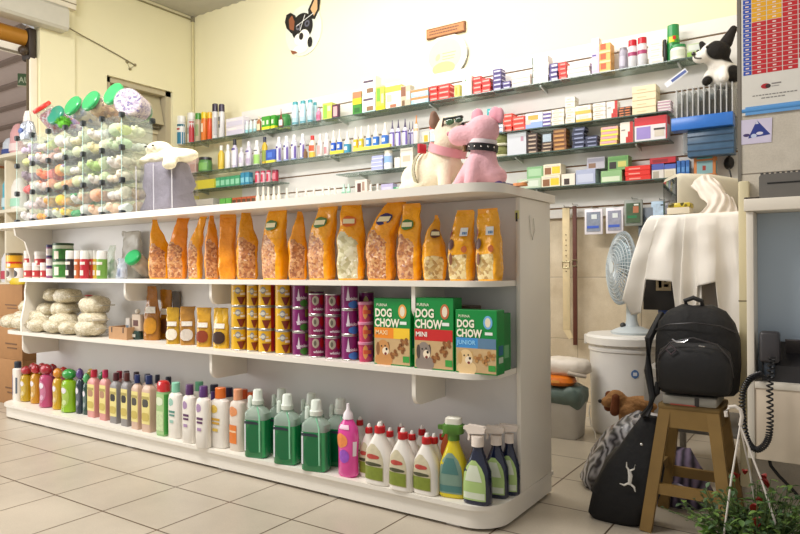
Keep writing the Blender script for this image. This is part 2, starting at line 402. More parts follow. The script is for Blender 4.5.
# ------------------------------------------------------------ generic pack builders
def prof(H, W_, D, rows):
    """rows of (z, x, y, exponent[, ox]) as fractions of height and half sizes"""
    return [(r[0]*H, r[1]*W_/2, r[2]*D/2, r[3]) + ((r[4]*W_/2, (r[5] if len(r) > 5 else 0)*D/2) if len(r) > 4 else ()) for r in rows]
def place(px0, px1, yt, yb, Y, z):
    """position, width and height of a pack seen between these pixels at depth Y"""
    c = (px0+px1)/2; d = dep(c, Y); p = onY(c, 267, Y)
    return p.x, (px1-px0)*d/FPX, (yb-yt)*d/FPX
def simple(name, label, cat, group, x, y, z, rows, H, W_, D, col, extras=(), labels=(), rz=0, n=20):
    """pack with a body, a cap and other parts; extras (part name, rows, material); labels (z0,z1,a0,a1,mat[,shape])"""
    t = thing(name, label, cat, (x, y, z), rz, group)
    P = prof(H, W_, D, rows)
    m = MB(); m.loft(P, col, n); bodyo = m.build('body', t)
    for e in extras:
        m = MB(); m.loft(prof(H, W_, D, e[1]), e[2], e[3] if len(e) > 3 else 16); m.build(e[0], t)
    if labels:
        m = MB()
        for i, l in enumerate(labels): m.patch(P, l[0]*H, l[1]*H, l[2], l[3], l[4], off=.0008+.0006*i, shape=l[5] if len(l) > 5 else None)
        m.build('printed_label', bodyo)
    return t
# ------------------------------------------------------------ orange bags of snack on the upper shelf
def foilwin(c1, c2, c3, sc):
    """crinkled shiny clear film over small biscuits"""
    k = ('fw', c1, c2, c3, sc)
    if k in _M: return _M[k]
    m, nt, b = newmat('film_window'); N = nt.nodes; L = nt.links
    tc = N.new('ShaderNodeTexCoord'); v = N.new('ShaderNodeTexVoronoi'); v.inputs['Scale'].default_value = sc; L.new(tc.outputs['Object'], v.inputs['Vector'])
    sp = N.new('ShaderNodeSeparateColor'); L.new(v.outputs['Color'], sp.inputs['Color'])
    r = N.new('ShaderNodeValToRGB'); e = r.color_ramp.elements; e[0].color = lin(c1); e[1].color = lin(c3); q = e.new(.5); q.color = lin(c2)
    L.new(sp.outputs['Red'], r.inputs['Fac']); L.new(r.outputs['Color'], b.inputs['Base Color'])
    nz = N.new('ShaderNodeTexNoise'); nz.inputs['Scale'].default_value = 26; nz.inputs['Detail'].default_value = 2; nz.inputs['Distortion'].default_value = 1.2; L.new(tc.outputs['Object'], nz.inputs['Vector'])
    bp = N.new('ShaderNodeBump'); bp.inputs['Strength'].default_value = 1; bp.inputs['Distance'].default_value = .03; L.new(nz.outputs['Fac'], bp.inputs['Height'])
    b.inputs['Roughness'].default_value = .5; b.inputs['Coat Weight'].default_value = 1; b.inputs['Coat Roughness'].default_value = .12; L.new(bp.outputs['Normal'], b.inputs['Coat Normal'])
    _M[k] = m; return m
OR = '#ffae00'; kib = foilwin('#9a5526', '#c98040', '#e6b478', 105); kib2 = foilwin('#b5aa78', '#d9d2a6', '#ebe4c6', 60)
def bag(label, x, y, z, w_, d, h, rz, lean=.0, flap=.0, col=OR, win=kib, group=None, seed=0, name='snack_bag', cat='bag of pet snacks', top=1.0, pic=False, winw=True, ridge=0, logo=None, wz=.62):
    t = thing(name, label, cat, (x, y, z), rz, group)
    foil = mat(col, .25, var=.07, scale=22, bump=1.3, coat=.3); dark = mat('#d5780a', .3, var=.1, bump=.5, coat=.5)
    R = []; n = 60; K = 48
    for j in range(K+1):
        q = j/K
        if q < .06: fx = .9+.1*q/.06; fy = .9+.1*q/.06; e = 4
        elif q < .55: fx = 1+.04*math.sin(q*6); fy = 1.02+.12*math.sin((q-.06)/.49*PI); e = 3.4
        else:
            s = (q-.55)/.45; fx = 1+(top-1)*s; fy = max(.05, 1-1.02*s**1.0); e = 3.2
        ox = lean*max(0, q-.45)**1.5*h*3.2+.03*h*math.sin(seed*2.3)*max(0, q-.6)*3; oy = flap*max(0, q-.75)*h
        R.append((q*h*(1-.25*abs(flap)*max(0, q-.8)), fx*w_/2, fy*d/2, e, ox, oy))
    def warp(p, a):
        nn = noise.noise_vector(Vector((p.x*22+seed*3.1, p.y*22, p.z*16+seed)))
        n2 = noise.noise_vector(Vector((p.x*60, p.y*60+seed, p.z*50)))
        q = min(1, p.z/h*3)
        return Vector((p.x+nn.x*.009*q+n2.x*.002, p.y+nn.y*.009*q+n2.y*.002, p.z+nn.z*.006*q))
    m = MB(); o = 0
    m.loft(R, foil, n, warp=warp)
    # clear window on the lower front of the body
    k = m.mi(win); kd = m.mi(dark)
    if winw:
        for j in range(1, K):
            q = j/K
            for i in range(n):
                a = (360*(i+.5)/n) % 360     # 270 = front, 0 = right side
                lo = 205 if q < .5 else 205+ (q-.5)*120
                hi = 296 if q < .42 else 305-(q-.42)*330
                if q < wz and lo < a < hi: m.m[j*n+i] = k
    bo = m.build('body', t, sharp=70)
    m = MB()
    if pic:
        P = R
        def strip(z0, z1, a0, a1, c, sh=None): m.patch(P, z0*h, z1*h, a0, a1, mat(c, .35), off=.006, shape=sh)
        el = lambda t_: math.sqrt(max(0.02, 1-(2*t_-1)**2))
        strip(.44, .60, -42, -8, '#4e2415', el); strip(.62, .74, -45, -30, '#7d1a12', el); strip(.64, .76, 0, 28, '#e6e6e2')
        strip(.66, .70, 4, 24, '#3f74a8'); strip(.40, .50, 5, 30, '#b9622b', el); strip(.22, .4, -30, -12, '#7a4524', el)
        m.build('printed_picture', bo)
    elif logo:
        m.patch(R, .66*h, .80*h, -28, 20, mat(logo, .4), off=.006, shape=lambda t_: math.sqrt(max(.02, 1-(2*t_-1)**2)))
        m.patch(R, .70*h, .76*h, -20, 12, mat('#f3e9c0', .4), off=.008)
        m.build('printed_badge', bo)
    # crimped seal along the top
    m = MB(); r = R[-1]; zt = r[0]; 
    m.box(-r[1]*.98+r[4], r[5]-.0015, zt-.012, r[1]*.98+r[4], r[5]+.0015, zt+.006, mat('#f7a51c', .3, bump=.3)); m.build('seal', t)
    return t
bags = [ # px0,px1,ytop, rz(deg), lean, topwidth, logo, pic, extra colour
 (150,168,222, 62,-.05,.25,None,0,OR,'narrow peaked orange snack bag beside the sprawling foil bag, leftmost of the bag row'),
 (168,187,218, 48,.10,.62,None,0,'#fa9614','dark orange snack bag with a bent pointed tip, second of the bag row'),
 (188,203,216, 28,.10,.45,None,0,OR,'slim yellow topped snack bag leaning right, third of the bag row'),
 (205,219,213, 70,.02,.2,None,0,'#f59a18','thin orange snack bag pinched to a red tip, fourth from the left in the row'),
 (219,237,216, 40,0,.95,None,0,'#f59a1c','orange snack bag turned to show its plain printed back panel, fifth of the row'),
 (237,258,211, 66,-.03,.35,None,0,'#eca114','golden snack bag with a light crimped fin on top, sixth of the row'),
 (261,289,206, 8,.06,1.0,'#3f7a3c',0,OR,'large orange snack bag with a broad folded flap above the yellow cans'),
 (289,307,213, 58,.0,.25,None,0,'#fca816','narrow orange snack bag squeezed between two wide ones, above the yellow cans'),
 (307,337,202, 10,.10,.9,'#4d7d34',0,'#ffb014','bulging orange snack bag with a green badge high on its tip'),
 (337,366,200, 30,.02,.7,'#e06a10',0,OR,'tall orange snack bag holding pale biscuits with one dark piece'),
 (366,397,197, 18,.16,.75,'#2e2a6a',0,'#faa614','fat orange snack bag whose tip is folded far over to the right'),
 (397,423,204, 14,.04,.8,'#4b8038',0,OR,'orange snack bag with a drooping tip, fourth from the right of the bag row'),
 (423,446,216, 48,.02,.15,'#6a3a14',0,'#eba21c','smaller pointed yellow snack bag with a sharp thin tip'),
 (448,476,211, 12,.03,.72,None,1,'#f2a80e','yellow snack bag with a puppy picture, second from the right end of the row'),
 (476,504,209, 4,.0,.92,None,1,'#f4aa0c','flat topped yellow snack bag with a puppy picture at the right end of the row'),
]
for i, (a, b_, yt, rz, lean, top, logo, pic, col, lb) in enumerate(bags):
    Y = 2.345; x, wpx, h = place(a, b_, yt, 280, Y, Z1)
    r = math.radians(rz); vw = ray((a+b_)/2, 267); th = math.atan2(-vw.x, vw.y)   # view turned left of +Y
    rel = abs(math.cos(th-r+.15))+.62*abs(math.sin(th-r+.15))
    w_ = min(wpx/rel*1.06, .165)
    if rz > 35: w_ = min(w_, .14)
    kb = kib2 if i == 9 else (foilwin('#a97c34', '#d8b76a', '#ecd9a0', 75) if i >= 12 else kib)
    bag(lb, x, Y, Z1, w_, w_*.62, h, r-.15, lean, .10*(1 if i in (6, 10, 11) else 0), col, kb, 'orange snack bags', i*1.7, top=top, pic=bool(pic), logo=logo, winw=i not in (4,), wz=.36 if i >= 12 else .6)
# ------------------------------------------------------------ tins and tubs at the left of the upper shelf
def tub(label, px0, px1, yt, yb, Y, z, body, band, lid, group=None, name='plastic_tub', cat='tub', bandz=(.1, .62), lidh=.16, metal=False, z_off=0):
    x, D, H = place(px0, px1, yt, yb, Y, z)
    t = thing(name, label, cat, (x, Y, z+z_off), 0, group); 
    P = prof(H, D, D, [(0, .92, .92, 2), (.02, .97, .97, 2), (1-lidh, .97, .97, 2)])
    m = MB(); m.loft(P, body, 24); m.build('body', t)
    m = MB(); m.loft(prof(H, D, D, [(1-lidh, 1, 1, 2), (.99, 1, 1, 2), (1, .93, .93, 2)]), lid, 24); m.build('lid', t)
    m = MB(); m.patch(P, bandz[0]*H, bandz[1]*H, -100, 150, band, na=20, nz=1); m.patch(P, (bandz[0]+.1)*H, (bandz[1]-.12)*H, 5, 35, mat('#e9d9c8'), off=.0016, nz=1, na=3); m.build('printed_label', t)
    return t, H
Y = 2.33
t, H0 = tub('yellow and red round tin with dark lid, raised on two jars at the left', 7, 22, 244, 259, Y, Z1+.07, mat('#e3a91c', .3), mat('#c92718', .3), mat('#5b4a10', .4), name='round_tin', cat='tin', bandz=(.0, .42))
for i, (a, b_) in enumerate(((7, 14.5), (14.8, 22.5))):
    x, wd, H = place(a, b_, 260, 278, Y, Z1); 
    simple('feeding_jar', ['white jar with oval brown photo label, left one under the yellow red tin', 'white jar with dark oval photo label, right one under the yellow red tin'][i], 'jar', 'jars under the round tin', x, Y, Z1, [(0,.9,.9,2),(.03,1,1,2),(.9,1,1,2),(.97,.9,.9,2)], .069, wd*1.0, wd, mat('#e9e4dc', .3), (('lid', [(.9,1.02,1.02,2),(1,1,1,2)], mat('#f2eee8')),), ((.08,.8,-45,45,mat('#6d5a4a' if i == 0 else '#38322e', .5), lambda q: math.sqrt(max(.02,1-(2*q-1)**2))),))
rw = mat('#ebe0d6', .35); rd = mat('#bf3a3c', .4)
for i, (a, b_, yt, yb, k, lb) in enumerate(((24, 32.5, 262, 277.5, 0, 'small white and red tub, bottom left of the tub stack'), (32.5, 40.5, 262, 277.5, 0, 'small white and red tub, bottom middle of the tub stack'), (40.5, 46.5, 262, 277.5, 0, 'small white and red tub, bottom right of the tub stack'), (24.5, 35, 245, 260.5, 1, 'white and red tub, upper left of the tub stack'), (35, 45.5, 246, 260.5, 1, 'white and red tub, upper right of the tub stack'))):
    tub(lb, a, b_, yt, yb, Y+ (.02 if i > 2 else 0), Z1+(.0815 if k else 0), rw, rd, mat('#f3eee6', .4), 'red and white tubs', bandz=(.08, .5), lidh=.22)
for i in range(3):
    tub(['bottom', 'middle', 'topmost'][i]+' small purple can of the three stacked beside the green cans', 46.5, 52.8, 264, 277.5, Y, Z1+i*.0665, mat('#9a5e86', .35), mat('#e5d7d9', .4), mat('#3c3560', .4), 'small purple cans', 'food_can', 'can', bandz=(.2, .7), lidh=.2)
for i in range(2):
    tub(['lower', 'upper'][i]+' wide green and white can with leaf print, of the two stacked', 53.5, 73, 258, 277.5, Y+.03, Z1+i*.102, mat('#c8d0b4', .35), mat('#3c7a30', .4, var=.5, scale=60), mat('#25421f', .4), 'green and white cans', 'food_can', 'can', bandz=(.06, .7), lidh=.12)
for i, (a, b_, c, nm) in enumerate(((66, 74, '#3a3636', 'black'), (74.5, 80, '#cf7340', 'orange'), (80.5, 89, '#c72c3c', 'crimson'), (88, 94.5, '#d34a33', 'red orange'), (93, 98, '#d9b33c', 'mustard'), (97, 107, '#7cab4c', 'leaf green'))):
    Yi = Y-.07+(.05 if i in (3, 4) else 0); x, D, H = place(a, b_, 250, 278, Yi, Z1)
    simple('powder_tube', nm+' printed tube pack with translucent white top on the upper shelf', 'tube pack', 'tube packs on the upper shelf', x, Yi, Z1, [(0,.95,.95,2),(.02,1,1,2),(.7,1,1,2)], H, D, D, mat(c, .35, var=.15), (('cap', [(.7,1.02,1.02,2),(.97,.98,.98,2),(1,.9,.9,2)], mat('#e6e4dc', .3)),), ((.12,.3,-50,40,mat('#f0e6d8')),(.5,.6,-20,60,mat('#f0e6d8')),))
# clear and foil bags with a lying jar
def softbag(label, pts0, m_, seed=0, loc=(0,0,0), name='plastic_bag', cat='bag', amp=.012, rz=0, group=None, kids=None):
    w_, d, h = pts0; mb = MB(); R = []
    for j in range(19):
        q = j/18; fx = .96 if q < .05 else 1-.12*q; fy = max(.06, 1-.95*max(0, (q-.25)/.75)**1.1)
        R.append((q*h, fx*w_/2, fy*d/2, 3))
    def warp(p, a):
        nn = noise.noise_vector(Vector((p.x*26+seed, p.y*26, p.z*24))); q = min(1, p.z/h*3)
        return p+Vector((nn.x*amp*q, nn.y*amp*q, nn.z*amp*q))
    if kids:
        t = thing(name, label, cat, loc, rz, group); mb.loft(R, m_, 32, warp=warp); mb.build('wrapper', t, sharp=80); kids(t); return t
    mb.loft(R, m_, 32, warp=warp)
    return tag(mb.build(name, None, loc, rz, sharp=80), label, cat, group)
x, wd, h = place(106, 118, 245, 278, 2.33, Z1)
def k1(t):
    m = MB(); 
    for i in range(14): m.ball((random.uniform(-.02, .02), random.uniform(-.015, .015), .015+i*.007), .011, mat(random.choice(['#3f8a3a', '#5ea648', '#2b6a35'])))
    m.build('green_contents', t)
softbag('clear plastic bag of green pieces on the upper shelf beside the leaf green tube', (wd, .06, h), clear('#e8efe4', .35), 3, (x, 2.33, Z1), kids=k1)
x, wd, h = place(118, 131, 258, 278, 2.29, Z1)
def k2(t):
    m = MB(); m.bbox(-.025, -.012, .012, .0, .008, .06, '#2f4f8a'); m.bbox(.002, -.01, .01, .02, .01, .065, '#e8e8ee'); m.build('blue_contents', t)
softbag('small clear packet with blue and white pieces in front of the foil bag', (wd, .05, h), clear('#dfe6f0', .35), 5, (x, 2.27, Z1), kids=k2)
x, wd, h = place(112, 152, 231, 278, 2.43, Z1)
softbag('big wrinkled silver plastic bag of grain behind the green lidded jar', (.20, .07, h), clear('#d3cec4', .62, .12), 8, (x-.01, 2.437, Z1), amp=.016, kids=lambda t: MB().loft([(.008,.085,.022,3),(.06,.082,.024,3),(.11,.07,.012,2.5)], cells('#7a6a48', '#b8a680', '#d9cdb0', 70)).build('grain', t))
t = thing('snack_jar', 'clear jar lying on the upper shelf with its round green lid facing out', 'jar', (onY(140, 262, 2.345).x, 2.345, Z1+.0885), 0, 'green lidded jars')
Mt = Matrix.Translation((0, 0, 0)) @ Matrix.Rotation(math.radians(12), 4, 'Z') @ Matrix.Rotation(math.radians(58), 4, 'X') @ Matrix.Scale(1.12, 4)
def tloft(mb, R, mm, M, n=24):
    a = MB(); a.loft(R, mm, n); mb.add([M @ Vector(p) for p in a.v], a.f, [a.mats[i] for i in a.m]); return mb
m = MB(); tloft(m, [(-.09,.036,.036,2),(-.085,.043,.043,2),(.03,.043,.043,2),(.045,.036,.036,2)], clear('#e6e2d8', .35), Mt); m.build('body', t)
m = MB(); tloft(m, [(-.083,.039,.039,2),(.02,.039,.039,2)], cells('#6d4a2c', '#b98d5c', '#e0c79a', 70), Mt); m.build('biscuits', t)
m = MB(); tloft(m, [(.046,.04,.04,2),(.05,.044,.044,2),(.066,.044,.044,2),(.071,.038,.038,2)], mat('#1fa35a', .3), Mt); m.build('lid', t)
for i in range(20):
    pass
# ------------------------------------------------------------ lower shelf: grain bags
rice = foilwin('#c2b390', '#d6caa9', '#e6dcc2', 130)
pil = [ # px centre, py centre, width px, height px, Y
 (8,331,36,12,2.30,'low in the pile, hanging past the left shelf end'), (25,331,30,12,2.28,'at the very bottom of the pile, second from the left'), (41,329,22,12,2.27,'bottom layer, just right of the two leftmost'), (57,331,24,12,2.27,'bottom layer, centre of the pile'), (72,334,20,11,2.27,'bottom layer, beside the right column'), (91,334,28,14,2.27,'right column of the pile, lowest, next to the cardboard box'),
 (26,318,24,13,2.34,'second layer, leftmost'), (43,317,26,13,2.33,'second layer, left of centre'), (64,321,32,14,2.30,'second layer, bulging at its right end'), (93,319,32,14,2.29,'right column of the pile, middle'),
 (22,306,16,11,2.42,'tucked against the curved bracket'), (37,306,22,12,2.41,'third layer, dull and partly hidden behind'), (50,309,26,11,2.36,'third layer, left of two'), (65,309,24,13,2.33,'third layer, right of two'),
 (56,295,22,11,2.38,'top layer, tilted up at the left'), (68,296,26,13,2.34,'top layer, highest in the middle of the pile'), (95,305,34,17,2.31,'right column of the pile, topmost, with a red mark')]
for i, (cx, cy, wp, hp, Yb, lb) in enumerate(pil):
    Yb += .02; p = onY(cx, cy, Yb); d = dep(cx, Yb); w_ = wp*d/FPX*1.0; h = hp*d/FPX*1.0
    Lx = min(w_*1.12, .19); h *= 1.22
    def warp(q, a, s=i, Lx=Lx):
        nn = noise.noise_vector(Vector((q.x*30+s*5, q.y*30, q.z*30))); return q+nn*.011
    t = thing('grain_bag', 'clear bag of pale grain, '+lb, 'bag of grain', (max(p.x, GX0+.02), Yb, 0), (i*37 % 11-5)*.05, 'bags of pale grain')
    m = MB(); a = MB(); R = []
    for j in range(15):
        q = j/14*2-1; s = max(.12, (1-abs(q)**3.2)**.55); R.append((q*Lx*.5, h*.5*s*.92, .075*max(.35, s), 2.6))
    a.loft(R, rice, 20, warp=warp); zc = {0: Z2+h*.5+.002}.get(99, p.z)
    zc = max(zc, Z2+h*.48+.004)
    Mr = Matrix.Rotation(math.radians(90), 4, 'Y') 
    vs = [Mr @ Vector(v) for v in a.v]; zmin = min(v.z for v in vs)
    if i < 6: zc = Z2-zmin+.0005
    t.location.z = zc
    m.add(vs, a.f, [a.mats[k] for k in a.m]); m.build('filled_bag', t, sharp=80)
    m = MB(); m.box(Lx*.49, -.05, -.004, Lx*.49+.02, .05, .004, clear('#eee8da', .5)); m.build('sealed_end', t)
    if i == 16:
        m = MB(); m.ball((-.03, -.02, h*.46), (.03, .02, .004), mat('#b8343c', .5)); m.build('red_mark', t)
# cardboard carton and things beside it
p0 = onY(108, 345, 2.27); p1 = onY(126, 345, 2.27)
t = thing('cardboard_box', 'small open brown cardboard box at the right end of the grain bags', 'box', ((p0.x+p1.x)/2, 2.33, Z2)); wd = (p1.x-p0.x)
m = MB(); cb = mat('#b98f66', .8, var=.08)
for b_ in ((-wd/2, -.055, 0, wd/2, -.05, .072), (-wd/2, .05, 0, wd/2, .055, .072), (-wd/2, -.05, 0, -wd/2+.005, .05, .072), (wd/2-.005, -.05, 0, wd/2, .05, .072), (-wd/2+.005, -.05, 0, wd/2-.005, .05, .004)): m.box(*b_, cb)
m.build('carton', t); m = MB(); m.box(-wd*.35, -.0565, .04, -wd*.3, -.0552, .07, '#3a2a1c'); m.box(wd*.28, -.0565, .04, wd*.33, -.0552, .07, '#3a2a1c'); m.build('slot', t)
for i, (a, b_, yt, yb, c, c2, lb) in enumerate(((123, 130, 306, 330, '#d9d0c4', '#6d7f8c', 'small pale packet with blue print, behind the open cardboard box'), (131, 145, 309, 330, '#cdb9a2', '#5a2b1f', 'pink and brown picture packet standing on the small dark jar'), (133, 143, 333, 346, '#33463f', '#c9c9be', 'small dark green jar beside the brown cardboard box'), (134, 141, 302, 309, '#e8dfcf', '#e8b9a6', 'small round cream ball on top of the picture packet'))):
    Yc = 2.34; x, D, H = place(a, b_, yt, yb, Yc, Z2); zz_ = {0: 0, 1: .0505, 2: 0, 3: .147}[i]
    if i == 0: H = .12
    if i == 1: H = .0955
    if i == 2: H = .05; 
    if i == 3: H = .03
    t = thing(['snack_packet', 'snack_packet', 'small_jar', 'toy_ball'][i], lb, ['packet', 'packet', 'jar', 'ball'][i], (x, Yc+(.02 if i == 0 else 0), Z2+zz_))
    m = MB()
    if i == 3: m.ball((0, 0, H/2), H/2, c)
    elif i == 2: m.loft([(0, D*.45, D*.45, 2), (H*.8, D*.5, D*.5, 2), (H, D*.4, D*.4, 2)], mat(c, .2), 20)
    else: m.bbox(-D/2, -.015, 0, D/2, .015, H, c, r=.004)
    m.build('body', t)
    if i < 3: m = MB(); m.box(-D*.3, -.0165 if i != 2 else -D*.51, H*.3, D*.25, -.015 if i != 2 else -D*.49, H*.65, c2); m.build('printed_label', t)
# pouches
pch = [(143, 161, 294, 348, 2.36, '#a86a12', '#c98a1c', 'tall brown gold foil pouch standing with a pointed top beside the jar', 20),
 (160, 172, 296, 330, 2.44, '#b8791a', '#6b3a10', 'gold pouch with dark top standing behind the flat pouches', 30),
 (172, 181, 297, 312, 2.46, '#55483a', '#8b7c60', 'dark grey pouch tip standing behind the front pouch row', 30),
 (166, 180, 312, 348, 2.30, '#c79a1e', '#efe6d2', 'front gold and white snack pouch, leftmost of the four before the cans', 25),
 (180, 195, 311, 349, 2.31, '#b98330', '#ddd2c4', 'crinkled silver brown snack pouch, second of the four before the cans', 35),
 (196, 212, 311, 350, 2.30, '#d09a22', '#8d3a1a', 'yellow and brown meat picture pouch, third of the four before the cans', 18),
 (212, 230, 312, 352, 2.30, '#d8a81c', '#3b2214', 'wide yellow pouch with dark meat picture touching the yellow cans', 12)]
for i, (a, b_, yt, yb, Yc, c, c2, lb, rz) in enumerate(pch):
    x, wd, h = place(a, b_, yt, yb if i not in (1, 2) else 345, Yc, Z2)
    t = thing('snack_pouch', lb, 'pouch', (x, Yc, Z2), math.radians(rz), 'foil snack pouches'); w_ = wd*.98; R = []
    for j in range(15):
        q = j/14; R.append((q*h, w_/2*(1 if i else (1-.75*max(0, q-.35)**1.2)), max(.004, .024*(1-q**1.3)), 3))
    def warp(p, a_, s=i): nn = noise.noise_vector(Vector((p.x*40+s*9, p.y*40, p.z*30))); return p+nn*.006*min(1, p.z*20)
    m = MB(); m.loft(R, mat(c, .22, var=.3, scale=35, bump=.8, coat=.5), 24, warp=warp); m.build('pouch', t, sharp=80)
    m = MB(); m.patch(R, h*.12, h*.42, -40, 40, mat(c2, .35, var=.3, scale=60), off=.006, shape=lambda q: math.sqrt(max(.05, 1-(2*q-1)**2))); m.patch(R, h*.5, h*.62, -30, 30, mat('#efe8da', .4, var=.3, scale=90), off=.006); m.build('printed_picture', t)
# ------------------------------------------------------------ cans, three high
def cyltext(m, s_, r, z, h, deg, mm):
    a = MB(); a.text(s_, 0, 0, h, mm, bold=.0003, align='CENTER')
    m.add([(r*math.sin(v.x/r+math.radians(deg)), -r*math.cos(v.x/r+math.radians(deg)), z+v.z) for v in [Vector(q) for q in a.v]], a.f, mm)
LV = ['bottom', 'middle', 'top']
def can(label, group, x, y, z, D, H, body, arts, rz=0, name='food_can', word=None):
    t = thing(name, label, 'can', (x, y, z), rz, group); P = [(0, D*.47, D*.47, 2), (.002, D*.49, D*.49, 2), (H-.002, D*.49, D*.49, 2)]
    m = MB(); m.loft([(0, D*.47, D*.47, 2), (.001, D*.5, D*.5, 2), (.004, D*.5, D*.5, 2), (.006, D*.48, D*.48, 2), (H-.006, D*.48, D*.48, 2), (H-.004, D*.5, D*.5, 2), (H-.0005, D*.5, D*.5, 2), (H-.0005, D*.46, D*.46, 2)], mat('#c8c4bc', .3, metal=.8), 28); tin = m.build('tin', t)
    P = [(.006, D*.487, D*.487, 2), (H-.006, D*.487, D*.487, 2)]
    m = MB(); m.loft(P, body, 28, cap=False)
    for k, (z0, z1, a0, a1, c, sh) in enumerate(arts): m.patch(P, z0*H, z1*H, a0, a1, mat(c, .35), off=.0006+.0005*k, shape=sh, na=10)
    if word: cyltext(m, word[0], D*.492, word[1]*H, word[2]*H, word[3], mat(word[4], .4))
    m.build('paper_label', tin); return t
EL = lambda q: math.sqrt(max(.03, 1-(2*q-1)**2)); TRI = lambda q: max(.05, 1-q); UP = lambda q: .25+.75*q
yel = mat('#e2b01e', .3); pur = mat('#7d1a64', .3); pk = mat('#c73a62', .35, var=.25, scale=40)
aY = [(.55,.86,-12,28,'#8d8f94',EL),(.62,.78,-8,24,'#d8d4c4',EL),(.08,.42,0,62,'#7c2b12',UP),(.06,.94,62,125,'#a31c1e',None),(.5,.6,25,60,'#f3e6cf',None)]
aP1 = [(.05,.35,12,80,'#3f7f2c',EL),(.3,.8,-10,15,'#e9dfe8',TRI),(.62,.94,50,100,'#8a8a2c',None)]
aP2 = [(.45,.9,-20,30,'#b9b19a',EL),(.45,.92,35,70,'#b3151c',EL),(.55,.8,-8,12,'#6d6557',EL)]
aP3 = [(.04,.34,0,85,'#3b76c4',EL),(.35,.9,-14,12,'#e8dfe8',TRI)]
aPk = [(.15,.85,-10,30,'#f0a45a',EL),(.25,.7,30,75,'#9a1c7a',EL),(.4,.6,-5,60,'#e85a3c',None)]
cols = [(231,247.5,286,352,yel,aY,0,'yellow dog food can','first column of the yellow cans'),
 (246.5,259,287,353.5,yel,aY,.0,'yellow meat dog food can','second column of the yellow cans'),
 (258,275,287,356,yel,aY,-.3,'yellow and red dog food can','third column of the yellow cans'),
 (275,291.5,287,357.5,yel,aY,0,'yellow meat dog food can','last column of yellow cans beside the purple ones'),
 (292,308,288,359.5,pur,aP1,0,'purple cat food can with green base','column right after the yellow'),
 (308,324.5,298,361.5,mat('#8a1f55',.3),aP2,0,'purple can with grey cat print','left of two shorter columns'),
 (324.5,341,298,362.5,mat('#8a1f55',.3),aP2,0,'purple can with grey cat print','right of two shorter columns'),
 (341,358,289,365,pur,aP3,0,'purple cat food can with blue base','tall column left of the pink cans')]
for (a, b_, yt, yb, c, arts, rz, lb, w2) in cols:
    Yc = 2.27+.036; x, D, H = place(a, b_, yt, yb, Yc, Z2); h = H/3-.0005
    for k in range(3): can(LV[k]+' '+lb+', '+w2, 'cans stacked three high', x, Yc, Z2+k*(h+.0003), D, h, c, arts, rz+.5, word=('pedigree', .66, .10, 8, '#e8e4d4') if c is yel else ('whiskas', .37 if arts is aP1 or arts is aP3 else .22, .13, 30, '#f4eef2'))
a, b_ = 357.5, 373.5; Yc = 2.306; x, D, H = place(a, b_, 308, 367.5, Yc, Z2); h = H/3
for k in range(3):
    t = thing('food_tub', LV[k]+' pink plastic tub with pale lid, stacked beside the green boxes', 'tub', (x, Yc, Z2+k*h), .4, 'pink food tubs')
    P = [(0, D*.42, D*.42, 2), (h*.86, D*.47, D*.47, 2)]; m = MB(); m.loft(P, pk, 26); m.build('body', t)
    m = MB(); m.loft([(h*.86, D*.5, D*.5, 2), (h*.98, D*.5, D*.5, 2), (h*.999, D*.46, D*.46, 2)], mat('#d98aa6', .25), 26); m.build('lid', t)
    m = MB(); [m.patch(P, z0*h, z1*h, a0, a1, mat(cc, .35), off=.0006+.0005*i, shape=sh) for i, (z0, z1, a0, a1, cc, sh) in enumerate(aPk)]; m.build('printed_label', t)
for j, (a, b_, yt, lb) in enumerate(((308, 322, 289, 'purple can showing over the left lower purple column at the back'), (357, 372, 288, 'purple can showing above the pink tubs at the back'))):
    Yc = 2.40; x, D, H = place(a, b_, yt, 303, Yc, Z2)
    for k in range(3): can((['bottom', 'middle', 'top'][k]+' back row '+lb) if k == 2 else (['lowest', 'middle'][k]+' can of the '+['left', 'right'][j]+' back stack, behind the front purple cans'), 'cans stacked at the back', x+.01, Yc, Z2+k*.1003, .07, .1, pur, [(.3,.8,-10,30,'#b8b06a',EL)], .4)
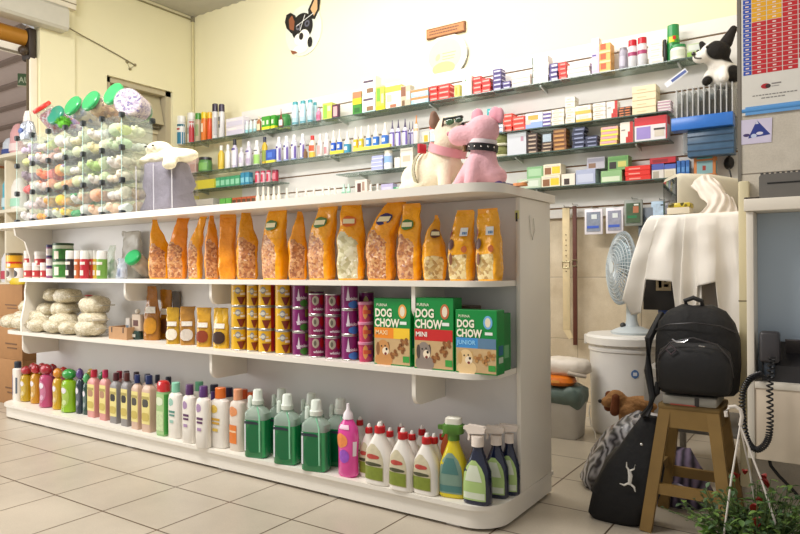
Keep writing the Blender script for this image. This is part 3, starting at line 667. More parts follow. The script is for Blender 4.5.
# ------------------------------------------------------------ boxes of dog biscuits
def chow(px0, px1, yt, yb, Yf, dpt, label, badge, strip1, strip2, word, animal, wc, rz=0, back=False):
    p0 = onY(px0, 340, Yf); p1 = onY(px1, 340, Yf); w_ = p1.x-p0.x; h = (yb-yt)*dep((px0+px1)/2, Yf)/FPX
    t = thing('biscuit_box', label, 'box of dog biscuits', ((p0.x+p1.x)/2, Yf, Z2), rz, 'green dog biscuit boxes'); grn = mat('#0c8a3c', .35, var=.03)
    m = MB(); m.bbox(-w_/2, 0, 0, w_/2, dpt, h, grn, r=.0015, seg=1); m.build('carton', t)
    m = MB(); y = -.0008; X0 = -w_/2
    def R(x0, z0, x1, z1, c, k=0): m.add([(X0+x0*w_, y-k*.0003, z0*h), (X0+x1*w_, y-k*.0003, z0*h), (X0+x1*w_, y-k*.0003, z1*h), (X0+x0*w_, y-k*.0003, z1*h)], [(0, 1, 2, 3)], c)
    def E(cx, cz, rx, rz_, c, k=1, n=20): m.add([(X0+(cx+rx*math.cos(i*2*PI/n))*w_, y-k*.0003, (cz+rz_*math.sin(i*2*PI/n))*h) for i in range(n)], [tuple(range(n))], c)
    R(.02, .02, .98, .42, mat('#c9a878', .4, var=.12, scale=30)); R(.02, .40, .98, .56, strip1, 1)
    if strip2: R(.55, .40, .98, .56, strip2, 2)
    E(.79, .81, .11, .105, mat(badge), 2); E(.79, .81, .065, .075, mat('#e9dcc0'), 3)
    R(.72, .615, .9, .66, mat('#e9efe6'), 2); R(.80, .06, .97, .15, mat('#3a9a3c'), 4)
    # animal picture
    body, dark_, mz = animal
    E(.28, .08, .24, .12, mat(body), 2); E(.26, .24, .17, .14, mat(body), 3); E(.33, .21, .09, .06, mat('#f1dfc2'), 4); E(.36, .24, .03, .022, mat('#1d1410'), 5); E(.33, .17, .035, .02, mat('#7b2b22'), 5)
    E(.22, .28, .018, .014, mat('#1d1410'), 5); E(.32, .29, .018, .014, mat('#1d1410'), 5); E(.12, .24, .05, .10, mat(dark_), 4); E(.40, .27, .04, .08, mat(dark_), 2)
    # biscuits
    for (bx, bz, ang) in ((.56, .17, .6), (.76, .26, -.7), (.84, .36, .2)) if mz == 'b' else ((.56, .25, .5), (.74, .22, 1.1), (.86, .3, -.4)):
        for s in (-1, 1):
            for o in (-.028, .028): E(bx+s*.06*math.cos(ang)-o*math.sin(ang), bz+s*.04*math.sin(ang)+o*math.cos(ang), .042, .03, mat('#8a5526' if mz == 'b' else '#b8864a'), 5)
        E(bx, bz, .05, .025, mat('#a06a35'), 6)
    cream = mat('#f6efd8', .5)
    m.text('PURINA', X0+.08*w_, .88*h, .045*h, cream, y-.0015, .95)
    m.text('DOG', X0+.04*w_, .725*h, .125*h, cream, y-.0015, .80, bold=.0016)
    m.text('CHOW', X0+.03*w_, .575*h, .125*h, cream, y-.0015, .80, bold=.0016)
    m.text(word, X0+.05*w_, .455*h, .07*h, mat(wc), y-.0018, 1.0, bold=.0006)
    m.build('printed_front', t)
    if not back:
        m = MB(); m.add([(w_/2+.0008, a_*dpt, b_*h) for a_, b_ in ((.2, .3), (.8, .3), (.8, .45), (.2, .45))], [(0, 1, 2, 3)], mat('#2d6a8c')); m.add([(w_/2+.0008, a_*dpt, b_*h) for a_, b_ in ((.2, .18), (.8, .18), (.8, .27), (.2, .27))], [(0, 1, 2, 3)], mat('#b9c9b4')); m.build('side_print', t)
    return t
chow(374, 410.5, 304, 371, 2.262, .07, 'green biscuit box with orange and yellow band, beside the pink tubs', '#e8a34a', '#ef8a12', '#f3c62a', 'MAXI', ('#c98d4e', '#8a5a2c', 'b'), '#f9d9a0')
chow(414, 453.5, 305, 377, 2.250, .07, 'green biscuit box with red band and white word, middle one of the fronts', '#c2683a', '#c91f1c', None, 'MINI', ('#8d7f74', '#4d4038', 'b'), '#f6efe2')
chow(455.5, 497, 316, 380, 2.245, .065, 'green biscuit box with blue band and puppy picture at the shelf corner', '#6fb2e0', '#3f8fd0', '#5c7f9c', 'JUNIOR', ('#e6c58e', '#c9a060', 'c'), '#8fd0f4')
for (a, b_, yt, Yf, dp, lb, c) in ((380, 412, 299, 2.345, .09, 'biscuit box with yellow top standing behind the orange banded box', '#b9a23c'), (425, 470, 299, 2.33, .10, 'dark brown biscuit box standing behind the red banded box', '#5c483a')):
    p0 = onY(a, 340, Yf); p1 = onY(b_, 340, Yf); h = .245 if a == 380 else .25
    t = thing('biscuit_box', lb, 'box of dog biscuits', ((p0.x+p1.x)/2, Yf, Z2)); w_ = p1.x-p0.x
    m = MB(); m.bbox(-w_/2, 0, 0, w_/2, dp, h, mat('#2a5a34' if a == 380 else c, .4), r=.0015, seg=1); m.build('carton', t)
    m = MB(); m.box(-w_/2+.003, .002, h, w_/2-.003, dp-.003, h+.0015, mat(c)); m.box(-w_*.2, dp*.3, h+.0015, w_*.3, dp*.5, h+.002, mat('#d6c7a8')); m.build('top_flap', t)
p0 = onY(475, 340, 2.325); t = thing('biscuit_box', 'plain green biscuit box behind the blue banded one, nearest the end panel', 'box of dog biscuits', (-1.172, 2.325, Z2), 0)
m = MB(); m.bbox(-.082, 0, 0, .072, .1, .225, mat('#0a7a36', .35), r=.0015, seg=1); m.build('carton', t); m = MB(); m.add([(.0728, .02, .05), (.0728, .08, .05), (.0728, .08, .1), (.0728, .02, .1)], [(0, 1, 2, 3)], mat('#6fae7a')); m.box(-.07, .01, .225, .07, .09, .2262, mat('#26503a')); m.build('side_print', t)
# ------------------------------------------------------------ bottles on the deck
def spot(px0, px1, yb, depth_ratio=1.0):
    """centre on the deck for a bottle whose lowest visible edge is at yb"""
    c = (px0+px1)/2; p = onZ(c, yb, ZB); d = ray(c, 267); D = (px1-px0)*(p.y/d.y)/FPX
    v = Vector((d.x, d.y, 0)).normalized(); q = p+v*(D*.5*depth_ratio); return q.x, q.y, D*(q.y/p.y)
def ht(c, y, yt, yb): return (yb-yt)*dep(c, y)/FPX
cream = mat('#ece6dc', .32, var=.02); EL2 = lambda q: math.sqrt(max(.04, 1-(2*q-1)**2)); ARCH = lambda q: 1 if q < .45 else math.sqrt(max(.05, 1-((q-.45)/.56)**2))
lab_y = mat('#e8d98c', .4, var=.05)
def mixc(a, b, t):
    a, b = [tuple(int(q.lstrip('#')[i:i+2], 16) for i in (0, 2, 4)) for q in (a, b)]
    return '#%02x%02x%02x' % tuple(int(x+(y-x)*t) for x, y in zip(a, b))
def kids(label, px0, px1, yt, yb, body, cap, lab='#e9e4ea', back=False, xy=None):
    x, y, D = spot(px0, px1, yb) if xy is None else xy; H = ht((px0+px1)/2, y, yt, yb)*.98
    R = [(0,.8,.8,2.2),(.03,1,1,2.2),(.12,.96,.96,2),(.3,.86,.86,2),(.45,.93,.93,2),(.62,.98,.98,2),(.72,.8,.8,2),(.76,.45,.45,2),(.79,.45,.45,2)]
    ball = [(.77,.5,.5,2),(.79,.72,.72,2),(.83,.86,.86,2),(.88,.9,.9,2),(.93,.8,.8,2),(.97,.55,.55,2),(1,.12,.12,2)]
    return simple('shampoo_bottle', label, 'shampoo bottle', 'bottles with round ball caps', x, y, ZB, R, H, D*1.2, D*.95, mat(body, .15, var=.05, coat=.6), (('cap', ball, mat(cap, .2, coat=.6), 20),), ((.12,.62,-40,50,mat(mixc(body,lab,.30),.35,var=.35,scale=45),EL2),(.44,.58,-20,30,mat(lab,.35,var=.3,scale=80),EL2),(.18,.3,-10,30,mat(mixc(body,lab,.6),.4,var=.4,scale=90),EL2)))
kl = [(21,32,366,402,'#b89412','#b3202c','amber bottle with red ball cap, leftmost of the ball capped bottles'), (31,41,364,404,'#c48a1a','#bb1c28','amber bottle with red ball cap, second in the front row'), (40,53,364,408,'#b5476e','#a81c30','pink purple bottle with red ball cap in the front row'),
 (53,63,368,410,'#c99b18','#d98a1c','amber bottle with orange ball cap in the front row'), (62,77,369,413,'#8bb61a','#2d9a3c','lime green bottle with bright green ball cap'), (76,84,368,414,'#27343f','#5a3b86','dark blue bottle with purple ball cap'), (83,90,373,415,'#2c4a3f','#4fae62','dark green bottle with mint ball cap touching the pink bottles')]
for a, b_, yt, yb, c, cp, lb in kl: kids('children shampoo, '+lb, a, b_, yt, yb, c, cp)
for i, (a, b_, yt, c, cp, lb) in enumerate(((28,38,362,'#b89412','#a8182a','behind the two leftmost amber ones'), (37,47,362,'#c48a1a','#b3202c','behind the second amber one'), (47,57,363,'#b5476e','#a8182a','behind the pink purple bottle'), (58,68,366,'#b5476e','#c22c2c','behind the orange capped bottle'), (86,95,368,'#6aa845','#c9b23c','with yellow green cap behind the mint capped bottle'), (98,106,371,'#3f7a52','#3f8a58','with dark green cap behind the pink bottles'))):
    c0 = (a+b_)/2; Yb = 2.40; x = onY(c0, 267, Yb).x; D = (b_-a)*dep(c0, Yb)/FPX; H = 1-(yt-270.5)*dep(c0, Yb)/FPX-ZB
    kids('back row children shampoo '+lb, a, b_, yt, yt+(H*FPX/dep(c0, Yb))/.98, c, cp, xy=(x, Yb, D))
# rectangular bottles
def rect(label, px0, px1, yt, yb, body, cap, lab=lab_y, xy=None, name='shampoo_bottle', fig='#3a3320'):
    x, y, D = spot(px0, px1, yb, 1.15) if xy is None else xy; H = ht((px0+px1)/2, y, yt, yb); w_ = D*1.02
    t = simple(name, label, 'shampoo bottle', 'square shouldered pet shampoo bottles', x, y, ZB, [(0,.95,.95,8),(.01,1,1,8),(.74,1,1,8),(.80,.75,.8,5),(.83,.4,.6,2.2),(.86,.4,.6,2)], H, w_, w_*.62, body, (('cap', [(.845,.5,.8,2),(.985,.5,.8,2),(1,.42,.7,2)], cap),), ((.14,.70,-46,46,lab),(.44,.58,-14,10,mat(fig),EL2),(.58,.63,-25,22,mat('#b0a05a')),(.2,.34,-20,20,mat('#c9b45c'),EL2)))
    return t
pkb = mat('#d3918a', .3); gyb = mat('#8a8584', .3); peb = mat('#d0b09a', .3)
rl = [(88,100.5,371,418,pkb,mat('#c2243c',.3),'pink bottle with raspberry cap, left of the two','#b58a6a'),(100,111,371,421,pkb,mat('#b82450',.3),'pink bottle with raspberry cap, right of the two','#b58a6a'),(110.5,122,374,424,gyb,mat('#4a1a1e',.3),'grey bottle with maroon cap, left of the two','#2a2622'),(121.5,132.5,374,427,gyb,mat('#52241e',.3),'grey bottle with maroon cap, right of the two','#2a2622'),(132,143,376,430,peb,mat('#1e2a5c',.3),'peach bottle with navy cap, left of the two','#4a463e'),(142.5,156,377,433,peb,mat('#1a2654',.3),'peach bottle with navy cap, beside the red domed one','#4a463e')]
for a, b_, yt, yb, c, cp, lb, fg in rl: rect('square shampoo, '+lb, a, b_, yt, yb, c, cp, fig=fg)
for i, (a, b_, yt, c, cp, lb) in enumerate(((114,124,370,pkb,'#a3283c','raspberry cap behind the first grey bottle'), (121,131,370,gyb,'#38181c','dark maroon cap behind the grey bottles'), (131,141,371,gyb,'#3a1a1c','dark brown cap behind the left peach bottle'), (142,152,373,peb,'#1b2140','navy cap behind the right peach bottle'), (153,161,374,peb,'#1d2038','near black cap left behind the red dome'), (163,173,376,peb,'#191b30','black cap right behind the red dome'))):
    c0 = (a+b_)/2; Yb = 2.40; x = onY(c0, 267, Yb).x; D = (b_-a)*1.1*dep(c0, Yb)/FPX; H = 1-(yt-270)*dep(c0, Yb)/FPX-ZB
    rect('square shampoo with '+lb, a, b_, yt, yt+H*FPX/dep(c0, Yb), c, mat(cp, .3), xy=(x, Yb, D))
x, y, D = spot(156.5, 171, 437, 1.1); H = ht(164, y, 382, 437); w_ = D*.95
simple('shampoo_bottle', 'green labelled bottle with large shiny red dome cap', 'shampoo bottle', None, x, y, ZB, [(0,.95,.95,5),(.01,1,1,5),(.78,1,1,5),(.8,.9,.95,4)], H, w_, w_*.66, mat('#8db878', .3), (('cap', [(.80,1,1.1,3),(.93,1,1.1,3),(.98,.8,.9,2.5),(1,.4,.5,2)], mat('#c4181c', .15, coat=.8)),), ((.04,.76,-50,46,mat('#a9c98a',.4)),(.55,.7,-30,20,mat('#dfe6c8'),EL2),(.1,.45,-30,25,mat('#c9d9a8',.4,var=.3,scale=90)),(.04,.76,46,90,mat('#3f9a3c',.35))))
def oval(label, px0, px1, yt, yb, cap, marks, body=cream, xy=None, grp='cream coloured shampoo bottles'):
    x, y, D = spot(px0, px1, yb, 1.05) if xy is None else xy; H = ht((px0+px1)/2, y, yt, yb); w_ = D*1.2
    return simple('shampoo_bottle', label, 'shampoo bottle', grp, x, y, ZB, [(0,.92,.9,3),(.015,1,1,3),(.3,1,1,3),(.7,1,1,3),(.78,.88,.9,2.6),(.82,.5,.7,2),(.845,.38,.6,2)], H, w_, w_*.6, body, (('cap', [(.825,.50,.80,2),(.99,.49,.78,2),(1,.44,.7,2)], cap),), marks)
def mk(c, c2): return ((.58,.72,-25,8,mat(c2,.4,var=.3,scale=120),EL2),(.46,.5,-20,22,mat(c)),(.40,.435,-16,20,mat(c)),(.28,.33,-12,10,mat(c2)))
ol = [(169,183,384,439,'#8fd4b4','#5a8f80','#9ac4b4','mint green cap','standing right of the green labelled bottle'),(183,196.5,386,444,'#553060','#5a2c58','#a98bb0','purple cap','left of the two purple capped front ones'),(196.5,211,388,449,'#5a3470','#5a2c58','#a98bb0','purple cap','right of the two purple capped front ones'),(211.5,230,390,449,'#e8762a','#d8a83c','#e6c45a','bright orange cap and golden print','in the front row')]
for a, b_, yt, yb, cp, c1, c2, lb, l2 in ol: oval('cream shampoo bottle with '+lb+', '+l2, a, b_, yt, yb, mat(cp, .3), mk(c1, c2))
oval('cream shampoo bottle with peach cap and solid orange label panel', 230.5, 246, 391, 452, mat('#e8a078', .3), ((.56,.72,-40,20,mat('#e0905a',.4,var=.3,scale=60),EL2),(.12,.42,-48,14,mat('#e07a2a',.4)),(.3,.33,-40,10,mat('#f0c9a0'))), mat('#ddd0c2', .32))
for i, (a, b_, yt, cp, lb) in enumerate(((194,203.5,380,'#6fb894','mint cap showing between the two purple capped bottles'), (209,218.5,383,'#20203a','navy cap behind the orange capped bottle, left'), (208.5,217,390,'#46286a','violet cap just left of the orange cap'), (223,233,386,'#2c2448','dark violet cap behind and right of the orange cap'), (238,248,388,'#e0622a','orange cap behind the peach capped bottle'), (246,256,391,'#e0622a','orange cap, second of the back three'), (253,262,388,'#d8501c','orange cap furthest right, behind the first green bottle'))):
    c0 = (a+b_)/2; Yb = 2.41 if i not in (2, 5) else 2.345; x = onY(c0, 267, Yb).x; D = (b_-a)*1.45*dep(c0, Yb)/FPX; H = 1-(yt-269)*dep(c0, Yb)/FPX-ZB
    if i == 2: D *= .7
    oval('back shampoo bottle with '+lb, a, b_, yt, yt+H*FPX/dep(c0, Yb), mat(cp, .3), (), xy=(x, Yb, D))
# green mouthwash style cleaner
grnliq = mat('#0b8048', .12, var=.15, scale=10, coat=.7); grn2 = mat('#1f9a56', .12, coat=.7)
def cleaner(label, x, y, D, H):
    t = thing('cleaner_bottle', label, 'cleaner bottle', (x, y, ZB), .25, 'green liquid cleaner bottles'); w_ = D*1.02
    R = [(0,.9,.9,5),(.02,1,1,5),(.56,1,1,5)]; P = prof(H, w_, w_*.62, R)
    m = MB(); m.loft(P, grnliq, 24); m.patch(P, .02*H, .555*H, 30, 62, grn2, off=.0005); lq = m.build('green_liquid', t)
    R2 = [(.56,1,1,5),(.66,.98,.98,5),(.72,.7,.75,4),(.76,.42,.55,2),(.79,.42,.55,2)]
    m = MB(); m.loft(prof(H, w_, w_*.62, R2), clear('#cfe3d4', .45), 24); m.build('clear_shoulder', t)
    m = MB(); P2 = prof(H, w_, w_*.62, R); m.patch(P2, .1*H, .62*H if False else .55*H, -62, -28, mat('#cfd4d6', .35, var=.1), off=.0014); m.patch(P2, .50*H, .54*H, -60, 10, mat('#26303c'), off=.002, shape=lambda q: 1-.3*q); m.patch(P2, .08*H, .5*H, -20, 20, mat('#0a6a3c', .2), off=.0012, shape=EL2); m.build('printed_label', lq)
    m = MB(); m.loft(prof(H, w_, w_*.62, [(.78,.48,.7,2),(.84,.5,.74,2),(.86,.42,.6,2),(.985,.36,.5,2.4),(1,.3,.42,2)]), mat('#dfe6da', .3), 16); m.build('cap', t)
    m = MB(); m.loft([(.72*H, .011, .011, 3), (.88*H, .010, .010, 3), (.9*H, .006, .006, 2)], mat('#d3ded2', .3), 12, cx=-w_*.36); m.build('measuring_cup', t)
    m = MB(); m.tube([(w_*.1, -w_*.2, .75*H), (w_*.26, -w_*.305, .62*H), (w_*.28, -w_*.32, .1*H)], .004, mat('#8fd8ae', .15, coat=.5)); m.build('side_rib', t)
    return t
for i, (a, b_, yt, yb, ps) in enumerate(((246,270,392,459,'leftmost'), (275,300,397,466,'middle'), (303,330,403,473,'rightmost'))):
    x, y, D = spot(a, b_, yb, .85); H = ht((a+b_)/2, y, yt, yb)
    cleaner(ps+' front bottle of green liquid cleaner with white nozzle', x, y, D, H)
    cleaner(['green cleaner bottle half hidden behind the leftmost front one', 'green cleaner bottle half hidden behind the middle front one', 'green cleaner bottle half hidden behind the rightmost front one'][i], x-.015+.062, y+.115, D, H*.97)
# pink soap with pump
x, y, D = spot(336, 361, 479, .9); H = ht(348, y, 407, 479)
t = simple('soap_bottle', 'bright pink soap bottle with white nozzle and orange printed label', 'soap bottle', None, x, y, ZB, [(0,.8,.8,2.4),(.03,.95,.95,2.4),(.3,.92,.92,2.3),(.55,1,1,2.3),(.68,.9,.9,2.2),(.76,.55,.6,2),(.8,.36,.5,2)], H, D*.95, D*.62, mat('#e0409a', .15, coat=.7), (('nozzle', [(.79,.46,.66,2),(.86,.42,.6,2),(.92,.16,.24,2),(1,.13,.18,2)], mat('#f0e6ea', .3)),), ((.40,.6,-60,20,mat('#e88a4a',.4,var=.3,scale=50),EL2),(.2,.38,-30,30,mat('#9a4fc0',.35,var=.4,scale=70),EL2),(.66,.72,-30,30,mat('#f6cfe2')),(.3,.5,52,80,mat('#e9d9e2'))))
# white bottles with red caps
lbl = mat('#c9bfa0', .45, var=.15, scale=70); lgr = mat('#7c8a2c', .45, var=.2, scale=60)
def drain(label, x, y, D, H, rz=0):
    t = thing('toilet_cleaner', label, 'cleaner bottle', (x, y, ZB), rz, 'white bottles with red caps')
    R = [(0,.93,.9,3),(.02,1,1,3),(.38,1,1,3),(.55,.9,.95,3,-.02),(.68,.62,.8,2.6,-.02),(.78,.4,.62,2.2,0),(.84,.3,.5,2,.02)]
    D *= 1.22; P = prof(H, D*.94, D*.6, R); m = MB(); m.loft(P, cream, 24); bo = m.build('body', t)
    m = MB(); m.loft(prof(H, D*.94, D*.6, [(.825,.34,.58,2,.02),(.835,.38,.62,2,.02),(.93,.36,.58,2,.02),(.94,.2,.34,2,.02)]), mat('#c4161e', .3), 20); m.build('cap', t)
    m = MB(); m.loft(prof(H, D*.94, D*.6, [(.94,.2,.34,2,.02),(.985,.15,.26,2,.02),(1,.12,.2,2,.02)]), mat('#f3efe8', .3), 12); m.build('nozzle_tip', t)
    m = MB(); m.patch(P, .08*H, .66*H, -58, 34, lbl, shape=ARCH); m.patch(P, .09*H, .30*H, -54, 30, lgr, off=.0014); m.patch(P, .42*H, .5*H, -35, 15, mat('#b5453a', .4, var=.4, scale=60), off=.0016, shape=EL2); m.patch(P, .31*H, .37*H, -46, 24, mat('#4a4a30', .4), off=.0018, shape=EL2); m.build('printed_label', bo)
    return t
for i, (a, b_, yt, yb) in enumerate(((367,393,425,486), (391,415,431,492), (415,439,436,496))):
    x, y, D = spot(a, b_, yb, .75); H = ht((a+b_)/2, y, yt, yb)
    drain(['first', 'middle', 'last'][i]+' of the three front white bottles with red caps and garden picture labels', x, y, D, H)
for cx, cy, Yb, lb in ((359,411,2.42,'furthest back left, above the pink soap bottle'), (368,418,2.31,'second, its picture label showing beside the pink soap'), (380,415,2.40,'behind the first front bottle'), (389,422,2.33,'between the first and middle front bottles'), (400,418,2.40,'back row above the middle front bottle'), (411,425,2.33,'between the middle and last front bottles'), (421,420,2.40,'back row behind the last front bottle'), (433,428,2.31,'right of the last front bottle'), (442,425,2.41,'half hidden behind the green trigger')):
    x = onY(cx, 267, Yb).x; d = dep(cx, Yb); H = 1-(cy-264)*d/FPX-ZB
    drain('red capped white bottle '+lb, x, Yb, .075, H)
# trigger sprays
def trig(label, x, y, D, H, body, head, lab, lab2, rz, grp=None, name='spray_bottle', neck=.74):
    t = thing(name, label, 'spray bottle', (x, y, ZB), rz, grp)
    R = [(0,.88,.85,3),(.02,1,1,3),(.25,1,1,3),(.42,.94,.95,2.8),(.58,.6,.75,2.4),(.68,.40,.62,2),(neck,.38,.6,2)]
    D *= 1.18; P = prof(H, D*.95, D*.56, R); m = MB(); m.loft(P, body, 24); bo = m.build('body', t)
    m = MB(); m.loft(prof(H, D*.95, D*.56, [(neck-.01,.44,.74,2),(neck+.09,.42,.7,2.4),(neck+.12,.42,.62,3)]), head, 16)
    hh = H; w2 = .011
    m.prism([(-.036, hh*.88), (.030, hh*.90), (.034, hh*.96), (.026, hh*.985), (-.038, hh*.995), (-.046, hh*.96), (-.044, hh*.92)], -w2, w2, head, 'y')
    m.prism([(-.040, hh*.92), (-.034, hh*.91), (-.030, hh*.84), (-.034, hh*.79), (-.040, hh*.80), (-.038, hh*.85)], -.006, .006, head, 'y')
    m.prism([(-.056, hh*.93), (-.044, hh*.925), (-.044, hh*.975), (-.056, hh*.97)], -.008, .008, head, 'y'); m.build('trigger_head', t, sharp=25)
    m = MB(); m.patch(P, .06*H, .56*H, -60, 40, lab, shape=ARCH); m.patch(P, .30*H, .50*H, -40, 22, lab2, off=.0014, shape=lambda q: 1-.5*q); m.patch(P, .08*H, .16*H, -50, 34, lab2, off=.0014); m.build('printed_label', bo)
    return t
x, y, D = spot(441, 467, 499, .7); H = ht(453, y, 420, 499)
trig('yellow spray bottle with green trigger and teal label between white and navy bottles', x, y, D, H, mat('#dcc81a', .25, coat=.4), mat('#4c7a26', .35), mat('#7d9a8a', .4, var=.1), mat('#4d7d78', .4), math.radians(12), neck=.72)
_o = [o for o in bpy.data.objects if o.get('label', '').startswith('yellow spray bottle')][0]
for c in list(_o.children):
    if c.name.startswith('trigger_head'): bpy.data.objects.remove(c)
gh = mat('#4c7a26', .35); D_ = D*1.18
m = MB(); m.loft([(.71*H, D_*.20, D_*.20, 2), (.78*H, D_*.2, D_*.19, 2), (.80*H, D_*.34, D_*.22, 4), (.9*H, D_*.36, D_*.22, 4), (.915*H, D_*.3, D_*.2, 3)], gh, 24)
m.prism([(-D_*.34, .83*H), (-D_*.52, .835*H), (-D_*.52, .885*H), (-D_*.34, .89*H)], -.008, .008, gh, 'y'); m.prism([(-D_*.34, .80*H), (-D_*.42, .74*H), (-D_*.36, .73*H), (-D_*.26, .80*H)], -.006, .006, gh, 'y'); th_ = m.build('trigger_head', _o)
m = MB(); m.loft([(.912*H, D_*.27, D_*.18, 4), (.985*H, D_*.26, D_*.175, 4), (H, D_*.2, D_*.14, 3)], mat('#e3e0d0', .35), 20); m.build('white_cap', th_)
t = _last = None
nv = mat('#141c38', .18, coat=.6); hd = mat('#e9dcd0', .35)
for i, (a, b_, yt, yb, lb) in enumerate(((465,491,428,506,'front navy spray bottle with white trigger and green edged label'), (485,508,428,499,'middle navy spray bottle of the three with white triggers'), (500,519,426,496,'rear navy spray bottle nearest the end panel'))):
    x, y, D = spot(a, b_, yb, .7); H = ht((a+b_)/2, y, yt, yb)
    trig(lb, x, y, D, H, nv, hd, mat('#a9c47a', .4, var=.05), mat('#d3dac4', .4), [0.1, .2, .3][i], 'navy spray bottles')
for (cx, cy, Yb, c, c2, lb, Dm) in ((448, 418, 2.40, '#d0632a', '#e9e4dc', 'orange bottle with white top behind the yellow spray', .07), (476, 432, 2.40, '#b9a0a4', '#ece4e0', 'pale pink bottle behind the front navy spray', .07), (494, 436, 2.42, '#8a2458', '#e9dcd8', 'magenta bottle between the navy sprays', .06)):
    x = onY(cx, 267, Yb).x; H = 1-(cy-267)*dep(cx, Yb)/FPX-ZB
    simple('cleaner_bottle', lb, 'cleaner bottle', None, x, Yb, ZB, [(0,.9,.9,3),(.02,1,1,3),(.6,1,1,3),(.75,.6,.7,2),(.82,.5,.6,2)], H, Dm, Dm*.7, mat(c, .3), (('cap', [(.81,.6,.75,2),(1,.55,.7,2)], mat(c2, .3)),))
x, y, D = spot(9, 22, 401, 1.0); H = ht(15, y, 362, 401)
simple('shampoo_bottle', 'white bottle with dark cap and violet stripe at the left end of the deck', 'shampoo bottle', None, max(x, GX0+.06), y, ZB, [(0,.95,.95,3),(.02,1,1,3),(.8,1,1,3),(.84,.6,.7,2)], H, D*.85, D*.6, cream, (('cap', [(.83,.66,.8,2),(.98,.66,.8,2),(1,.5,.6,2)], mat('#2c3440', .3)),), ((.15,.65,-50,-20,mat('#6a4fa0')),(.2,.6,20,50,mat('#5a6470'))))
# ------------------------------------------------------------ glass shelves on the back wall
ZA, ZBs, ZC, ZD = 2.25, 1.95, 1.782, 1.545; YF = 4.2
gl = clear('#b4c4ba', .24, .12); gedge = mat('#4d6259', .2, coat=.5)
def gshelf(lb, x0, x1, z, y0=YF):
    t = thing('glass_shelf', lb, 'glass shelf', ((x0+x1)/2, (y0+W)/2, z-.008)); w_ = (x1-x0)/2; d = (W-.0405-y0)
    m = MB(); m.box(-w_, y0-(y0+W)/2, 0, w_, W-.0405-(y0+W)/2, .0079, gl); m.build('pane', t)
    m = MB(); m.box(-w_, y0-(y0+W)/2-.001, .0008, w_, y0-(y0+W)/2, .0072, gedge); m.build('front_edge', t)
    n = max(2, int((x1-x0)/.7))
    for i in range(n):
        xx = -w_+.2+(2*w_-.4)*i/(n-1)
        m = MB(); m.prism([(W-.0405-(y0+W)/2, -.0005), (y0-(y0+W)/2+.04, -.0005), (y0-(y0+W)/2+.04, -.008), (W-.0405-(y0+W)/2, -.03)], xx-.006, xx+.006, mat('#c9ccc8', .3, metal=.7), 'x'); m.build('bracket', t)
gshelf('top glass shelf running the whole length of the back wall', -5.40, -.62, ZA)
gshelf('second glass shelf from the top, carrying bottles and cartons', -5.40, -.87, ZBs)
gshelf('short glass shelf at the far left holding display trays', -5.40, -4.12, ZC)
gshelf('middle piece of third glass shelf, behind the cream plush', -3.45, -2.55, ZC)
gshelf('right piece of third glass shelf above the green and yellow boxes', -2.08, -.87, ZC)
gshelf('lowest glass shelf, just above the hanging leads and cards', -5.40, -.66, ZD)

def at(px0, px1, Y):
    a, b_ = onY(px0, 200, Y).x, onY(px1, 200, Y).x; return (a+b_)/2, abs(b_-a)
def hh(px, yt, yb, Y=YF): return (yb-yt)*dep(px, Y)/FPX
def carton(label, px0, px1, h, z, col, deco=(), d=.07, Y=None, name='carton', cat='carton', group=None, rough=.4, x=None, w_=None, dx=0):
    """small printed box; deco rectangles (x0,z0,x1,z1,colour) as fractions of the front"""
    Y = YF+.025 if Y is None else Y
    if x is None: x, w_ = at(px0, px1, Y)
    m = MB(); m.bbox(-w_/2, 0, 0, w_/2, d, h, mat(col, rough, var=.03), r=.0015, seg=1)
    for k, (a, b_, c, e, cc) in enumerate(deco):
        y = -.0006-.0004*k; m.add([(-w_/2+a*w_, y, b_*h), (-w_/2+c*w_, y, b_*h), (-w_/2+c*w_, y, e*h), (-w_/2+a*w_, y, e*h)], [(0, 1, 2, 3)], mat(cc, .45))
        if d > .03 and k == 0 and c-a > .5: m.add([(w_/2+.0006, .1*d, b_*h), (w_/2+.0006, .9*d, b_*h), (w_/2+.0006, .9*d, e*h), (w_/2+.0006, .1*d, e*h)], [(0, 1, 2, 3)], mat(cc, .45))
    o = m.build(name, None, (x+dx, Y, z)); return tag(o, label, cat, group)
NUM = {2: ['bottom', 'top'], 3: ['bottom', 'middle', 'top'], 4: ['bottom', 'second', 'third', 'top'], 5: ['bottom', 'second', 'third', 'fourth', 'top']}
def stack(n, desc, px0, px1, yt, yb, z, col, deco=(), d=.075, group=None, Y=None, jit=.004):
    Yq = YF+.025 if Y is None else Y; x, w_ = at(px0, px1, Yq); H = hh((px0+px1)/2, yt, yb, Yq); h = H/n
    for k in range(n):
        nm = 'only' if n == 1 else NUM[n][k]
        carton(nm+' '+desc, 0, 0, h-.0008, z+k*h, col, deco, d, Yq, group=group, x=x+random.uniform(-jit, jit), w_=w_*.97)
